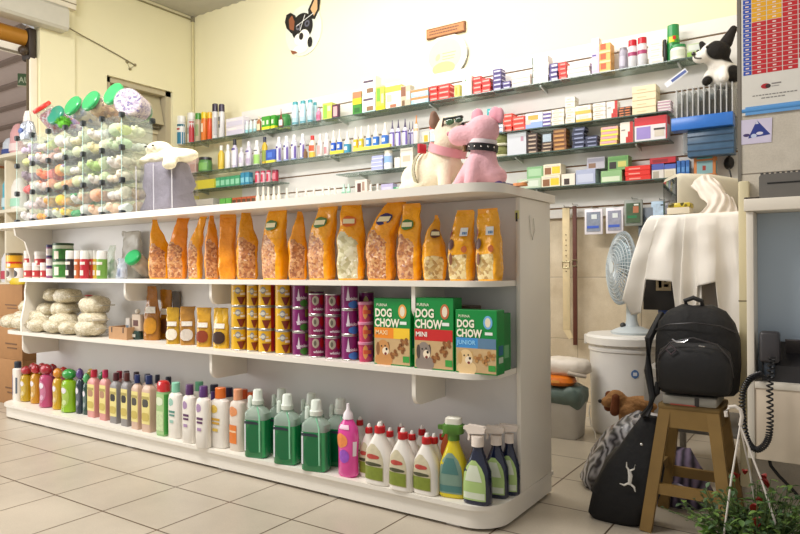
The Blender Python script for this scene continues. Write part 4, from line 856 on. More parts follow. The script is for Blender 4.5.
def bot(label, px0, px1, yt, yb, z, col, capc, labs=(), Y=None, capf=.2, neck=.5, name='bottle', cat='bottle', group=None, capname='cap', tip=False, e=2.2):
    Y = YF+.045 if Y is None else Y; c = (px0+px1)/2; x = onY(c, 200, Y).x; D = (px1-px0)*dep(c, Y)/FPX*.97; H = (yb-yt)*dep(c, Y)/FPX
    cz = 1-capf
    R = [(0,.92,.92,e),(.02,1,1,e),(cz-.14,1,1,e),(cz-.04,neck+.05,neck+.05,2),(cz,neck,neck,2)]
    cp = [(cz-.005,neck*.9,neck*.9,2),(cz+capf*.3,neck*.5,neck*.5,2),(1,.12,.12,2)] if tip else [(cz-.005,neck+.08,neck+.08,2),(.985,neck+.05,neck+.05,2),(1,neck*.8,neck*.8,2)]
    t = thing(name, label, cat, (x, Y, z), 0, group); P = prof(H, D, D*.85, R)
    m = MB(); m.loft(P, mat(col, .3), 14)
    bo = m.build('body', t); m = MB(); m.loft(prof(H, D, D*.85, cp), mat(capc, .3), 12); m.build(capname, t)
    if labs:
        m = MB(); [m.patch(P, a*H, b_*H, a0, a1, mat(cc, .4), off=.0008+.0006*i, na=6, nz=2) for i, (a, b_, a0, a1, cc) in enumerate(labs)]; m.build('printed_label', bo)
    return t
def aero(label, px0, px1, yt, yb, z, col, capc, labs=(), group=None, Y=None, capf=.22):
    return bot(label, px0, px1, yt, yb, z, col, capc, labs, Y=Y, capf=capf, neck=.86, name='aerosol_can', cat='aerosol can', group=group, e=2)
top_ = 'on the top glass shelf'
# --- shelf A
aero('teal and white aerosol can with white cap, leftmost on the top shelf', 176, 187, 115, 144, ZA, '#e3e3e0', '#e9e9e6', ((.02,.42,-90,90,'#2c7a9a'),(.62,.7,-90,90,'#2c6a78'),(.5,.56,-50,30,'#b5433a')))
aero('red and white aerosol can with white cap beside the teal one', 187, 196, 113, 143.5, ZA, '#d8d4d0', '#ebe9e6', ((.02,.7,15,90,'#b8252c'),(.3,.5,-60,10,'#9a9a9a')))
aero('grey printed aerosol can with green cap', 195, 202, 114, 143, ZA, '#b9a98c', '#3f8f2c', ((.2,.6,-50,50,'#8d9a6c'),))
aero('orange and white aerosol can with yellow cap', 201, 208, 113.5, 142.5, ZA, '#e07a28', '#e9cf1c', ((.3,.6,-50,20,'#f0e0c8'),))
aero('plain orange red aerosol can with yellow orange cap', 207, 213, 113.5, 141.5, ZA, '#d94f18', '#f0b81c', ())
aero('white and grey tall can with dark purple cap, left one', 212, 219, 105, 140.5, ZA, '#d8d6d4', '#2d2038', ((.1,.6,20,80,'#b0aeb0'),))
aero('tall can with dark purple cap and black label, right one', 218.5, 225.5, 105.5, 139.5, ZA, '#d4d2d2', '#30223c', ((.3,.62,-60,10,'#3a3a44'),(.4,.5,-40,0,'#c9b48c')))
stack(2, 'long pale lilac carton of the pair right of the purple capped cans', 226, 244, 119, 137, ZA, '#dcd6dc', ((.05,.1,.95,.6,'#cbc6d6'),(.1,.7,.6,.85,'#e9e4e0')), group=None)
for i in range(3): bot(['left', 'middle', 'right'][i]+' small pale aqua vial of three before the green boxes', 245.5+i*4, 249+i*4, 121, 134, ZA, '#cfe0dc', '#dcebe8', ((0,.3,-90,90,'#8fc4c8'),), group='pale aqua vials')
bot('tiny brown dropper bottle left of the small green boxes', 257, 262, 115, 130.5, ZA, '#a5683c', '#d9c9b0', ((.1,.5,-60,60,'#e0d0a8'),))
for i, (a, b_) in enumerate(((262, 266), (266, 270), (271, 275))): carton('small green and yellow box, '+['first', 'second', 'third'][i]+' of three beside the dropper bottles', a, b_, hh(a, 115, 129), ZA, '#3f9a2c', ((0,0,1,.25,'#e3dc28'),(.2,.4,.7,.7,'#d8e0c0')), d=.04)
carton('bigger green box behind the brown dropper bottle', 276, 287, hh(280, 112, 127), ZA, '#3a8c46', ((0,0,1,.15,'#c9d43a'),(.5,.2,.9,.8,'#6aae6c')), d=.05, Y=YF+.08)
bot('brown dropper bottle with white label standing before a green box', 279, 284, 108.5, 127.5, ZA, '#6d2f1a', '#8a3a22', ((.1,.4,-70,70,'#e6e0d4'),), tip=True, capf=.45, Y=YF+.03)
for i, (a, b_, yt) in enumerate(((292, 299.5, 101), (300, 307, 100), (307.5, 314, 99), (313, 318, 99))): bot(['first', 'second', 'third', 'last and half hidden'][i]+' light blue bottle with teal cap in the row of four', a, b_, yt, 125-i*1.2, ZA, '#b5d3dc', '#3f9aa6', ((.05,.12,-90,90,'#4f8f9a'),(.3,.6,-50,50,'#cfe0e6')), capf=.13, neck=.75, group=None, Y=YF+(.045 if i < 3 else .11))
bot('short pink bottle right of the light blue bottles', 316.5, 322, 107, 120.5, ZA, '#d98aa8', '#e0a8ba', ((.2,.5,-60,60,'#c45a80'),))
carton('lime and yellow small carton beside the pink bottle', 323, 332, hh(328, 101, 118), ZA, '#c9cf5c', ((.1,.1,.5,.9,'#8fbf4a'),(.55,.5,.9,.8,'#ede9b0')))
carton('pink card in a dark purple frame', 332.5, 338.5, hh(335, 100, 114), ZA+.0, '#5a3048', ((.2,.15,.85,.85,'#e0a8a8'),), d=.03)
carton('green box with yellow middle and red top at the left of the dog picture boxes', 353, 362, hh(357, 90, 113), ZA, '#3f8c30', ((0,.45,1,.72,'#e6c62a'),(0,.72,1,1,'#d9805a'),(.2,.1,.8,.3,'#2a6a2a')))
stack(2, 'white box with small dog picture in the tall pair', 362.5, 376, 76, 112, ZA, '#e9e6dc', ((.0,0,1,.1,'#bcdcd8'),(.35,.1,.85,.35,'#8d6a4a'),(.1,.68,.85,.8,'#5a4a5c'),(.2,.45,.7,.55,'#cfc4c4')), d=.08)
carton('lime green carton with yellow base', 376.5, 385, hh(380, 86, 110), ZA, '#c3cf4a', ((0,0,1,.2,'#e9dc1e'),(.1,.4,.5,.95,'#79b03a'),(.6,.3,.9,.7,'#efe9a0')), d=.06)
carton('white and yellow carton with tan paw print', 386, 401.5, hh(393, 85, 109), ZA, '#eee6d4', ((.0,.7,1,.95,'#e0cf4a'),(.3,.05,.7,.18,'#b07050'),(.1,.3,.4,.6,'#f0c9a0')), d=.07)
carton('beige and brown speckled carton left of the pale blue boxes', 401.5, 411, hh(406, 85, 106), ZA, '#c4b39a', ((0,.5,.5,.95,'#8a5a44'),(.55,.3,.95,.7,'#ddd2c0'),(.1,.0,.4,.3,'#7a5a3a')), d=.06)
stack(2, 'light blue and orange flat box of the pair before the red ones', 411.5, 429, 88, 103.5, ZA, '#a9d4e4', ((0,.62,1,.95,'#e8864a'),(.2,.15,.8,.5,'#d5eaf0')), d=.08)
RD = '#d8281e'; rdeco = ((.12,.35,.9,.62,'#eea79a'),)
stack(3, 'small red carton in the left column of the low red block', 430, 438, 84, 99.5, ZA, RD, rdeco); stack(3, 'small red carton in the right column of the low red block', 438.5, 450, 83, 98.5, ZA, RD, rdeco)
carton('thin yellow green carton right of the low red block', 455, 460, hh(457, 83, 96), ZA, '#d9d36a', ((.2,.2,.6,.8,'#b9a83a'),), d=.04)
carton('plain white carton with a tiny green dot', 463, 472, hh(467, 74, 94.5), ZA, '#f0ece0', ((.3,.72,.45,.82,'#6a9a5c'),), d=.06)
stack(4, 'small red carton in the left column of the taller red block', 473.5, 482, 74, 92, ZA, RD, rdeco); stack(3, 'small red carton in the right column of the taller red block', 482.5, 491, 76, 90.5, ZA, RD, rdeco)
PV = '#4a3c7a'; pdeco = ((.15,.3,.9,.6,'#cfcbe0'),)
stack(5, 'little violet carton in the tall violet column', 493.5, 502, 67, 89, ZA, PV, pdeco, jit=.001); stack(2, 'little violet carton in the short violet column', 503, 511, 79.5, 87.5, ZA, PV, pdeco, jit=.001)
PW = '#ece2da'; wdeco = ((0,.1,1,.3,'#e2b9ae'),(.2,.5,.7,.7,'#c9b9b9'))
stack(3, 'white and pink flat carton in the stack right of the violet ones', 512, 531, 74, 86, ZA, PW, wdeco, d=.09)
stack(4, 'white carton in the tall stack with a dark green edge', 532.5, 549, 56, 83.5, ZA, '#eee9e2', ((0,.0,.06,1,'#3a5a4a'),(.3,.5,.8,.6,'#d3b9b4')), d=.09)
stack(4, 'violet and white little carton left of the small red column', 550, 558.5, 63.5, 81.5, ZA, PV, ((.25,.25,.95,.7,'#ddd4e4'),)); stack(4, 'small red carton in the single column beside violet ones', 559, 567, 62, 79.8, ZA, RD, ((.3,.3,.9,.55,'#f09a8c'),))
stack(3, 'long white carton with pink line, middle of the top shelf', 568, 591, 65, 78, ZA, '#eee8de', ((0,.1,1,.25,'#e3c0bc'),(.1,.5,.5,.7,'#cfc9c4')), d=.09)
carton('tall narrow lilac carton with white top', 592.5, 600, hh(596, 39, 75), ZA, '#cbb9dc', ((0,.75,1,1,'#ece6e8'),(.1,.5,.6,.54,'#4a3a8a'),(.1,.1,.8,.4,'#d8cbe4')), d=.06)
stack(3, 'orange picture carton in the stack beside the lilac one', 600.5, 612, 44, 73.5, ZA, '#f0b058', ((.1,.35,.6,.95,'#d8501c'),(.0,0,1,.2,'#f6dca0')), d=.09)
bot('grey lilac bottle left of the red capped aerosols', 620, 628.5, 48, 70.5, ZA, '#a39fae', '#8f8c98', ((.15,.6,-60,30,'#bdb9c8'),), neck=.8, capf=.1)
aero('white aerosol can with red cap, left of two', 629, 638, 40, 68.5, ZA, '#d6d6da', '#c81e30', ((.42,.55,-90,90,'#a8406c'),(.55,.7,-90,90,'#e8dce0')), 
     ); aero('white aerosol can with red cap, right of two', 638.5, 648, 37.5, 67, ZA, '#d6d6da', '#c81e30', ((.42,.55,-90,90,'#a8406c'),(.55,.7,-90,90,'#e8dce0')))
stack(4, 'cream white carton in the stack right of the red capped aerosols', 649, 664, 42, 65.5, ZA, '#f0e9de', ((.2,.3,.8,.5,'#e2c8bc'),), d=.07)
bot('slim black bottle between white cartons and the tall green can', 664, 667.8, 40, 63.5, ZA, '#2c2c2e', '#1e1e20', (), neck=.7, capf=.12)
aero('tall green aerosol can with yellow and red band', 668, 680.5, 24, 62, ZA, '#1e7a3c', '#2a8c4c', ((.5,.72,-90,90,'#4fae2c'),(.52,.66,-30,20,'#e9cf1c'),(.58,.68,5,35,'#c8281e')), Y=YF+.07, capf=.3)
bot('short white tub with green lid before the tall green can', 671.5, 687, 47, 62, ZA, '#e3e6da', '#2c8c4c', ((.2,.6,-60,60,'#cfd8c4'),), Y=YF+.035, capf=.2, neck=.9, name='plastic_tub', cat='tub', capname='lid')
carton('pale green speckled box behind the black and white plush', 688, 702, hh(692, 44, 58), ZA, '#bccaa4', ((0,0,1,.4,'#8fb84a'),(.1,.5,.9,.9,'#cfd4cc')), d=.08)
# --- shelf B
carton('pinkish box half under the white fluffy plush', 182, 189, hh(186, 162, 178), ZBs, '#d9c0b0', ((.1,.1,.9,.6,'#cfa89a'),)); carton('second pinkish box under the plush arm', 189.5, 196, hh(193, 161, 176.5), ZBs, '#d3b8ac', ((.1,.1,.9,.6,'#bf9488'),))
bot('green labelled jar with wide black lid', 198, 213, 158, 172.5, ZBs, '#5a8c4c', '#26262a', ((.1,.6,-20,60,'#7ab05c'),(.1,.6,-80,-30,'#2c2c2e')), neck=.9, capf=.2, name='jar', cat='jar', capname='lid')
bot('white bottle with yellow stripe side, left end of second shelf', 218, 225, 144, 168.5, ZBs, '#e0c34a', '#ece8dc', ((.1,.6,-60,0,'#caa52c'),)); bot('plain white tall bottle beside the yellow one', 225, 231.5, 142.5, 167, ZBs, '#e6e4e0', '#efeeec', ())
bot('white and violet bottle with slanted black cap', 231.5, 238.5, 137, 166, ZBs, '#cfc9dc', '#262430', ((.1,.6,-60,60,'#e6e2ea'),(.62,.68,-40,40,'#4a3a8a'))); bot('short white bottle with silver cap next to the black capped one', 238.5, 245, 145, 165, ZBs, '#e3e0e6', '#cfcdd0', ((.2,.5,-40,40,'#c9c2d8'),))
bot('white violet bottle with pale cap, fourth group on second shelf', 245.5, 252.5, 139, 164, ZBs, '#d6cfdd', '#e4e0e6', ((.1,.3,-60,60,'#b9aac4'),(.56,.62,-40,40,'#5a4a9a'))); bot('white bottle with light green lower half', 253.5, 261, 138, 163, ZBs, '#e2e2de', '#f0efec', ((.05,.42,-90,90,'#9fcf6a'),(.56,.6,-40,40,'#4a4a5a')))
bot('yellow bottle with black pointed nozzle on second shelf', 262, 268, 134, 161.5, ZBs, '#cfae2c', '#1e2240', ((.1,.5,-60,60,'#8a9a3c'),), tip=False)
carton('blue box with yellow base in front of the yellow bottle', 266, 275, hh(270, 148, 161), ZBs, '#2f55b0', ((0,0,1,.2,'#e0d83a'),(.2,.4,.7,.8,'#4a74d0')), d=.04, Y=YF+.005)
for i, (a, b_) in enumerate(((276, 282.5), (283.5, 290), (291, 298), (300, 306))): bot('white bottle with violet stripe, '+['first', 'second', 'third', 'fourth'][i]+' of four on second shelf', a, b_, 134-i*1.2, 159.5-i*1.1, ZBs, '#e0dde6', '#f0eff0', ((.08,.72,25,75,'#6a5aa0'),(.55,.62,-40,10,'#4a3c8a'),(.0,.08,-90,90,'#9aa4c8')), capf=.16)
bot('tiny brown bottle in front of the fourth violet striped one', 303.5, 308, 148, 157.5, ZBs, '#7a5a3a', '#8d6a44', (), Y=YF+.02); bot('red and white bottle with red cap between violet striped and blue', 309, 316.5, 133, 155.5, ZBs, '#e6d8c4', '#cf2c2a', ((.02,.25,-90,90,'#e0b83c'),(.3,.55,-60,60,'#d9542c')))
bot('white bottle with pink print, left of two next to the red capped', 317.5, 323.5, 131, 154, ZBs, '#ece2dc', '#f2ece6', ((.1,.5,-40,30,'#dba8a4'),)); bot('white bottle with pink print, right of two next to the red capped', 324, 330, 130, 153, ZBs, '#eae0da', '#f2ece6', ((.1,.4,-40,30,'#c98a90'),))
def tray(label, px0, px1, yt, yb, z, col, Y=YF+.002): return carton(label, px0, px1, hh((px0+px1)/2, yt, yb), z, col, (), d=.09, Y=Y, name='display_tray', cat='tray')
tray('low yellow tray under the two royal blue tubs', 330, 343.5, 150, 153.5, ZBs, '#e3d23a'); tray('long yellow tray under the yellow and sky blue tubs', 353, 390, 145.5, 149, ZBs, '#e9d95a')
TH = hh(360, 145.5, 149)
for i, (a, b_, c, lb, tr) in enumerate(((331, 337, '#2f5fc4', 'left royal blue tub on the low yellow tray', 1), (337, 343, '#2f5fc4', 'right royal blue tub on the low yellow tray', 1), (343.8, 352, '#3f93b0', 'teal blue tub standing between the two yellow trays', 0), (353.5, 359, '#e0bb2c', 'left yellow tub on the long tray', 1), (359, 364.5, '#dcc13a', 'right yellow tub on the long tray', 1), (366, 372, '#4a8ad0', 'first sky blue tub on the long tray', 1), (373, 380, '#3f7acc', 'second sky blue tub on the long tray', 1), (381.5, 389.5, '#3a74c8', 'third sky blue tub on the long tray', 1))):
    Yt = YF+.035; x = onY((a+b_)/2, 200, Yt).x; D = (b_-a)*dep((a+b_)/2, Yt)/FPX; H = hh((a+b_)/2, 0, 15)
    t = thing('medicine_tub', lb, 'tub', (x, Yt, ZBs+TH*tr), 0, 'coloured tubs with clear tops'); H2 = hh(360, 0, 9)
    m = MB(); m.loft([(0, D*.46, D*.46, 2), (H2, D*.48, D*.48, 2)], mat(c, .3), 16); m.build('coloured_sleeve', t)
    m = MB(); m.loft([(H2, D*.44, D*.44, 2), (H2*1.35, D*.42, D*.42, 2), (H2*1.7, D*.18, D*.18, 2), (H2*2.4, D*.13, D*.13, 2), (H2*2.45, D*.1, D*.1, 2)], mat('#e9e2d4', .3), 14); m.build('pale_dropper_top', t)
    m = MB(); m.patch([(0, D*.46, D*.46, 2), (H2, D*.48, D*.48, 2)], H2*.3, H2*.7, -30, 30, mat('#dfe4e8')); m.build('printed_label', t)
for i, (a, b_) in enumerate(((390, 395.5), (396, 401.5), (402.5, 408.5), (408.5, 411.5), (411.5, 414.5))): bot('white violet bottle with dark pointed nozzle, '+['first', 'second', 'third', 'fourth', 'fifth'][i]+' of the cluster', a, b_, 116-i*.8+(2 if i > 2 else 0), 143.5-i*.9, ZBs, '#dcd8ea', '#3a2c58', ((.05,.55,30,80,'#7a6ab4'),(.5,.55,-50,40,'#4a3c8a')), tip=True, capf=.32, neck=.6, Y=YF+(.045 if i < 3 else .09))
bot('clear bottle with orange pointed nozzle', 413.5, 420, 111, 140.5, ZBs, '#dfd8cf', '#e08a2c', ((.45,.6,-60,60,'#e6b08a'),), tip=True, capf=.3)
carton('little white carton with orange square left of the cream plush head', 423, 429.5, hh(426, 128, 139), ZBs, '#e9dfc4', ((.2,.1,.8,.7,'#e0a82c'),), d=.04); carton('pale blue carton with red top left of the cream plush head', 430, 437, hh(433, 121, 138), ZBs, '#bcd0dc', ((0,.75,1,1,'#c8503c'),(.2,.5,.8,.65,'#e8c9c0')), d=.05)
carton('plain tall white carton right behind the cream plush head', 437.5, 444, hh(440, 117, 137), ZBs, '#e9e6da', (), d=.05)
stack(5, 'turquoise carton in the stack beside the pink plush', 487, 495.5, 106, 132, ZBs, '#2aa3a8', ((.2,.35,.9,.6,'#a8dcdc'),), d=.11)
stack(2, 'tiny white carton in front of the red cartons', 496, 503, 121.5, 129.5, ZBs, '#dce0e4', ((.1,.1,.9,.4,'#8fa4c4'),), d=.03, Y=YF+.004)
stack(4, 'red carton in the left column right of the turquoise stack', 503.5, 512.5, 111, 130, ZBs, '#e03c28', rdeco, d=.09, Y=YF+.04); stack(3, 'red carton in the right column right of the turquoise stack', 513, 525.5, 114, 128.5, ZBs, '#e03c28', rdeco, d=.09)
carton('blue and white box with orange oval print', 526, 543, hh(534, 111, 127), ZBs, '#dfe2ea', ((0,0,1,.42,'#8fa8dc'),(.15,.55,.75,.85,'#f0a23c'),(.0,.3,.3,.6,'#e8c0b0')), d=.05)
stack(4, 'violet striped small carton between the blue box and cream cartons', 543.5, 551.5, 109.5, 125, ZBs, '#e4dfe4', ((0,.1,1,.6,'#5a4690'),), d=.06)
cdec = ((.1,.1,.8,.3,'#d6c9b4'),(.2,.55,.6,.7,'#b9aa9c'))
stack(4, 'cream carton in the lower stack of the pair by the violet stripes', 552, 565, 107, 123.5, ZBs, '#ece4d4', cdec); stack(5, 'cream carton in the taller stack of the pair by the violet stripes', 565.5, 575.5, 95, 122, ZBs, '#ece5d6', cdec)
stack(2, 'white and golden yellow carton, wide stack at second shelf middle', 576, 592, 103, 120, ZBs, '#efe8da', ((0,0,1,.4,'#e3b84a'),(.2,.5,.8,.8,'#e9cfc0')), d=.08)
stack(4, 'pale printed carton left of the red swoosh box', 593, 606, 101, 118.5, ZBs, '#e9e4dc', cdec)
def swoosh(label, px0, px1, yt, yb, z):
    o = carton(label, px0, px1, hh((px0+px1)/2, yt, yb), z, '#e9e2d6', ((.75,.0,1,1,'#c2281e'),(.6,0,.75,.55,'#c2281e'),(.45,0,.6,.3,'#c2281e'),(.1,.6,.4,.66,'#9a948c')), d=.07); return o
swoosh('upright white box with red swoosh, on second shelf', 607, 618, 99, 116.5, ZBs)
stack(4, 'brown and orange carton right of the swoosh box', 619, 632, 104.5, 114.8, ZBs, '#5a3a28', ((.08,.25,.4,.75,'#d0743c'),(.55,.25,.9,.75,'#d0743c')))
stack(4, 'buff carton in the big stack on second shelf', 633, 657.5, 84, 113, ZBs, '#e9dab4', ((0,.0,1,.08,'#c9b48a'),(.2,.4,.6,.5,'#d6c190')), d=.11)
stack(4, 'thin white and pink carton beside the buff stack', 658.5, 672, 98.5, 110, ZBs, '#e4dcd8', ((0,.2,1,.6,'#b98aa0'),), d=.08)
# --- shelf C
tray('yellow display tray with brown sachets on the far left shelf', 187, 214, 183.5, 192.5, ZC, '#c9bc3a')
for i in range(7): carton('brown sachet standing in the yellow display tray', 188.5+i*3.6, 191.5+i*3.6, .085, ZC+.0, '#8a5a34', ((.1,.4,.9,.8,'#4a2c1a'),), d=.01, Y=YF+.1, name='sachet', cat='sachet', group='brown sachets in yellow tray')
for i in range(5): carton(['first', 'second', 'third', 'fourth', 'fifth'][i]+' small green box in the row right of the yellow tray', 215.5+i*4.9, 220+i*4.9, hh(220, 179-i*.6, 189.3-i*.6), ZC, '#3f9a6c', ((.1,.2,.9,.7,'#8fccaa'),), d=.05)
for i in range(2): carton(['left', 'right'][i]+' small blue box between the green and the pink boxes', 240.5+i*4.6, 244.5+i*4.6, hh(243, 174.5, 187), ZC, '#2f86a8', ((.1,.2,.9,.6,'#7fc0d0'),), d=.05)
for i in range(3): bot(['left', 'middle', 'right'][i]+' crimson printed little tub on the far left shelf', 255+i*5.6, 260.3+i*5.6, 172-i*.3, 184.5-i*.5, ZC, '#e0b4bc', '#b5304c', ((.1,.7,-50,30,'#c8284c'),), neck=.9, capf=.15, name='medicine_tub', cat='tub', capname='lid')
bot('dark crimson tub at the right end of the far left shelf', 272, 279, 171, 183, ZC, '#a82840', '#6d1c34', ((.2,.7,-30,40,'#d87a88'),), neck=.95, capf=.15, name='medicine_tub', cat='tub', capname='lid')
stack(4, 'pale periwinkle packet in the stack left of the blue banded jar', 371.5, 383, 153, 168, ZC, '#aab0d8', ((0,0,1,.3,'#d4d6e6'),), d=.08)
bot('white jar with blue band and cream lid, on the middle shelf piece', 384, 393.5, 148, 167, ZC, '#dfe2e6', '#e9e0cc', ((.35,.7,-90,90,'#8fb4e0'),), neck=.9, capf=.15, name='jar', cat='jar', capname='lid')
carton('small blank white box right of the blue banded jar', 394.5, 400, hh(397, 155, 166), ZC, '#e6e2d8', (), d=.04)
carton('white box with tan speckles behind the cream plush back, larger', 400.5, 413, hh(406, 146, 165.5), ZC, '#e6dfd0', ((.2,.3,.8,.6,'#cdbba4'),(.1,.85,.9,.9,'#c9c0b0')), d=.06)
for k in range(2):
    x, w_ = at(487, 506.5, YF+.02); h = .068; t = thing('folded_garment', ['lower', 'upper'][k]+' rolled olive green bundle on the right shelf piece', 'folded garment', (x, YF+.08, ZC+k*(h+.012)), 0, 'olive bundles')
    m = MB(); m.loft([(0, w_*.5, .07, 3), (.012, w_*.52, .075, 3), (.016, w_*.5, .07, 3)], mat('#e0dcc4', .7), 20); m.build('paper_band', t)
    m = MB(); m.loft([(.016, w_*.44, .06, 2.6), (.03, w_*.5, .07, 2.5), (.055, w_*.5, .07, 2.5), (h+.0105, w_*.42, .06, 2.5)], mat('#7c7f4c', .85, var=.25, scale=40, bump=.8), 20); m.build('cloth_roll', t)
carton('large plain pale grey box right of the olive bundles', 507.5, 526.5, hh(517, 133, 156), ZC, '#c6c9cf', ((.72,.6,.86,.8,'#b58a9c'),), d=.08)
stack(5, 'dark brown carton in the first of the brown stacks', 527.5, 538, 132, 152.5, ZC, '#3f2a22', ((.15,.25,.85,.6,'#b9a48c'),)); stack(3, 'dark brown carton in the short brown stack', 541.5, 552.5, 141.5, 151.5, ZC, '#4a3328', ((.15,.25,.85,.6,'#bca88c'),))
x, w_ = at(543, 551.5, YF+.025); carton('pale grey blue box lying on the short brown stack', 0, 0, hh(547, 133, 141), ZC+hh(547, 141.5, 151.5)+.001, '#a8b8c4', (), d=.05, x=x, w_=w_)
stack(5, 'gold brown carton in the tallest brown stack', 553.5, 567, 128, 150, ZC, '#7a4c22', ((.1,.2,.85,.65,'#c08a44'),)); stack(5, 'navy carton in the tall navy stack', 572.5, 585, 127, 148.5, ZC, '#262c4a', ((.2,.3,.9,.6,'#8f98b8'),)); stack(3, 'navy carton in the short navy stack', 585.5, 598, 135, 146.5, ZC, '#2a2f4c', ((.2,.3,.9,.6,'#8a90b0'),))
stack(4, 'pink and yellow packet in the pastel stack', 600.5, 618, 125, 143.8, ZC, '#e8b48c', ((0,0,1,.35,'#e6e04a'),(.1,.5,.9,.9,'#dba8b4')), d=.08)
swoosh('upright white box with red swoosh beside the big red topped box', 620.5, 633.5, 121, 142.5, ZC)
carton('big white box with red top band and lilac dotted print', 635, 667.5, hh(651, 117, 141.5), ZC, '#e4dede', ((0,.66,1,1,'#cf2830'),(.06,.1,.5,.6,'#9a86c8'),(.62,.15,.92,.5,'#d4c9b8'),(.96,0,1,1,'#b01c2c'),(.6,.42,.94,.5,'#3c3230')), d=.09)
# --- shelf D right
dog = ((.08,.1,.45,.7,'#8a5a34'),(.5,.15,.95,.75,'#e9c62c'),(.1,.8,.9,.9,'#d8d0c4'))
carton('flat pale green box low behind the shelving corner', 517, 541, hh(529, 178, 188), ZD, '#b5c8ac', ((.1,.2,.9,.8,'#d2dccb'),), d=.09)
carton('yellow and white dog picture box, lower of two', 541.5, 560, hh(550, 175.5, 187), ZD, '#ece2c4', dog, d=.10); carton('yellow and white dog picture box, upper of two', 543.5, 561, hh(550, 163.5, 174.8), ZD+hh(550, 175.5, 187)+.001, '#ece2c4', dog, d=.10)
carton('pale green box left of the upper yellow dog box', 527, 543, hh(535, 165, 177), ZD+hh(529, 178, 188)+.001, '#7fae7c', ((.1,.2,.9,.8,'#a5c9a0'),), d=.09, Y=YF+.04)
carton('white box with small black puppy picture', 561.5, 575, hh(567, 174, 186), ZD, '#e9e0d0', ((.2,.1,.6,.6,'#3c2c24'),), d=.09)
carton('grey blue box, lower one right of the puppy box', 576, 595.5, hh(586, 169.5, 184.5), ZD, '#a8b0cc', ((.08,.15,.9,.7,'#c2c8dc'),), d=.10); carton('grey lilac box with small animal, upper one behind', 587, 605, hh(596, 157.5, 169.5), ZD+hh(586, 169.5, 184.5)+.001, '#b5b2bc', ((.1,.1,.5,.5,'#8a6a54'),(.05,.6,.95,.9,'#9a98a8')), d=.08, Y=YF+.05)
carton('green and white box, lower one of the green pair', 601, 622, hh(611, 171.5, 183.5), ZD, '#8fb880', ((.05,.1,.9,.5,'#d6e0c4'),), d=.11); carton('green box with black dog and yellow flower, upper of the green pair', 608, 628.5, hh(618, 156.5, 170.5), ZD+hh(611, 171.5, 183.5)+.001, '#79a866', ((.08,.1,.42,.6,'#2a2420'),(.5,.2,.9,.6,'#c9c46a'),(.05,.7,.95,.95,'#5f9450')), d=.09, Y=YF+.03)
stack(3, 'bright red packet in the stack on the lowest shelf', 625, 651, 167, 181.8, ZD, '#de2a1c', ((.15,.3,.6,.55,'#f3a090'),), d=.10)
carton('white box with violet top and grey cat print', 652, 664, hh(658, 165, 180), ZD, '#dcd6d0', ((0,.6,1,1,'#4a58a8'),(.1,.05,.6,.5,'#b0a898')), d=.08); carton('cream box with violet top beside the blue books', 664.5, 676, hh(670, 165, 179), ZD, '#e0d8c4', ((0,.65,1,1,'#4a62b4'),(.1,.1,.8,.5,'#d8ccb4')), d=.08)
carton('flat red box lying across the violet topped boxes', 650, 676, hh(663, 159, 165), ZD+hh(658, 165, 180)+.001, '#b82430', ((.1,.2,.7,.7,'#8a1420'),), d=.09)
for i in range(3): carton(['left', 'middle', 'right'][i]+' thin blue booklet standing upright on the lowest shelf', 677+i*4.4, 680.8+i*4.4, hh(680, 161, 177.5), ZD, '#2f68b0', ((.1,.3,.9,.6,'#5a90cc'),), d=.07, name='booklet', cat='booklet')
carton('orange framed box with teal underwater picture', 694, 716, hh(705, 152, 176), ZD, '#d08044', ((.14,.06,.86,.6,'#8fb8bc'),(.14,.68,.86,.95,'#5aa0a0'),(.4,.2,.55,.4,'#a83c2c')), d=.06)
# --- shelf D left, seen over the top of the display unit
carton('grey striped box low at the far left above the unit', 195, 213, hh(204, 191, 206), ZD+.0, '#b9b4ac', ((.05,.1,.95,.6,'#8d8a88'),), d=.08)
carton('yellow tall pack beside the grey striped box', 186.5, 194, hh(190, 188, 207), ZD, '#d6c83c', ((.1,.3,.9,.7,'#ebe2a0'),), d=.06)
for i in range(2): carton(['left', 'right'][i]+' green carton low right of the grey striped box', 219.5+i*6, 225+i*6, hh(224, 190, 204), ZD, '#5fae4c', ((.1,.3,.9,.6,'#a0d08c'),), d=.06)
for i in range(5): carton(['first', 'second', 'third', 'fourth', 'fifth'][i]+' small russet jar shaped box in the low row', 232+i*4.8, 236.4+i*4.8, hh(240, 189, 203), ZD, '#b5552c', ((.1,.45,.9,.85,'#5a3a1c'),(.2,.1,.8,.35,'#d98a5c')), d=.05)
for i, (px, yt, c) in enumerate(((258, 184, '#3a342c'), (263.5, 183, '#3a342c'), (268.5, 183, '#3a342c'), (274, 182, '#2c2c2c'), (279, 181, '#3f3a30'), (287, 183, '#4a3c34'), (297, 183, '#2c2a28'), (306, 184, '#5a3428'), (314, 183, '#b09a8c'), (323, 181, '#dcd8c8'), (329, 180, '#cfc8b4'), (335, 180, '#a8744c'))):
    bot('white flask on the lowest shelf, '+['first', 'second', 'third', 'fourth', 'fifth', 'sixth', 'seventh', 'eighth', 'ninth', 'tenth', 'eleventh', 'twelfth'][i]+' from the left', px-2.7, px+2.7, yt, 207-i*.9, ZD, '#e9e2d2', '#efe9dc', ((.12,.3,-80,80,c),), capf=.3, neck=.45, group=None)
for i in range(2): bot(['left', 'right'][i]+' pale mint bottle left of the white dog picture pack', 341.5+i*5, 346+i*5, 176, 195, ZD, '#bfe0cc', '#cfe8d8', ((.3,.6,-60,60,'#8fc8aa'),), capf=.15)
carton('white pack with dark brown dog picture above the unit', 355, 367, hh(361, 170, 192), ZD, '#e6d8cc', ((.2,.3,.5,.85,'#5a3028'),(.6,.5,.8,.9,'#a88a78')), d=.05)
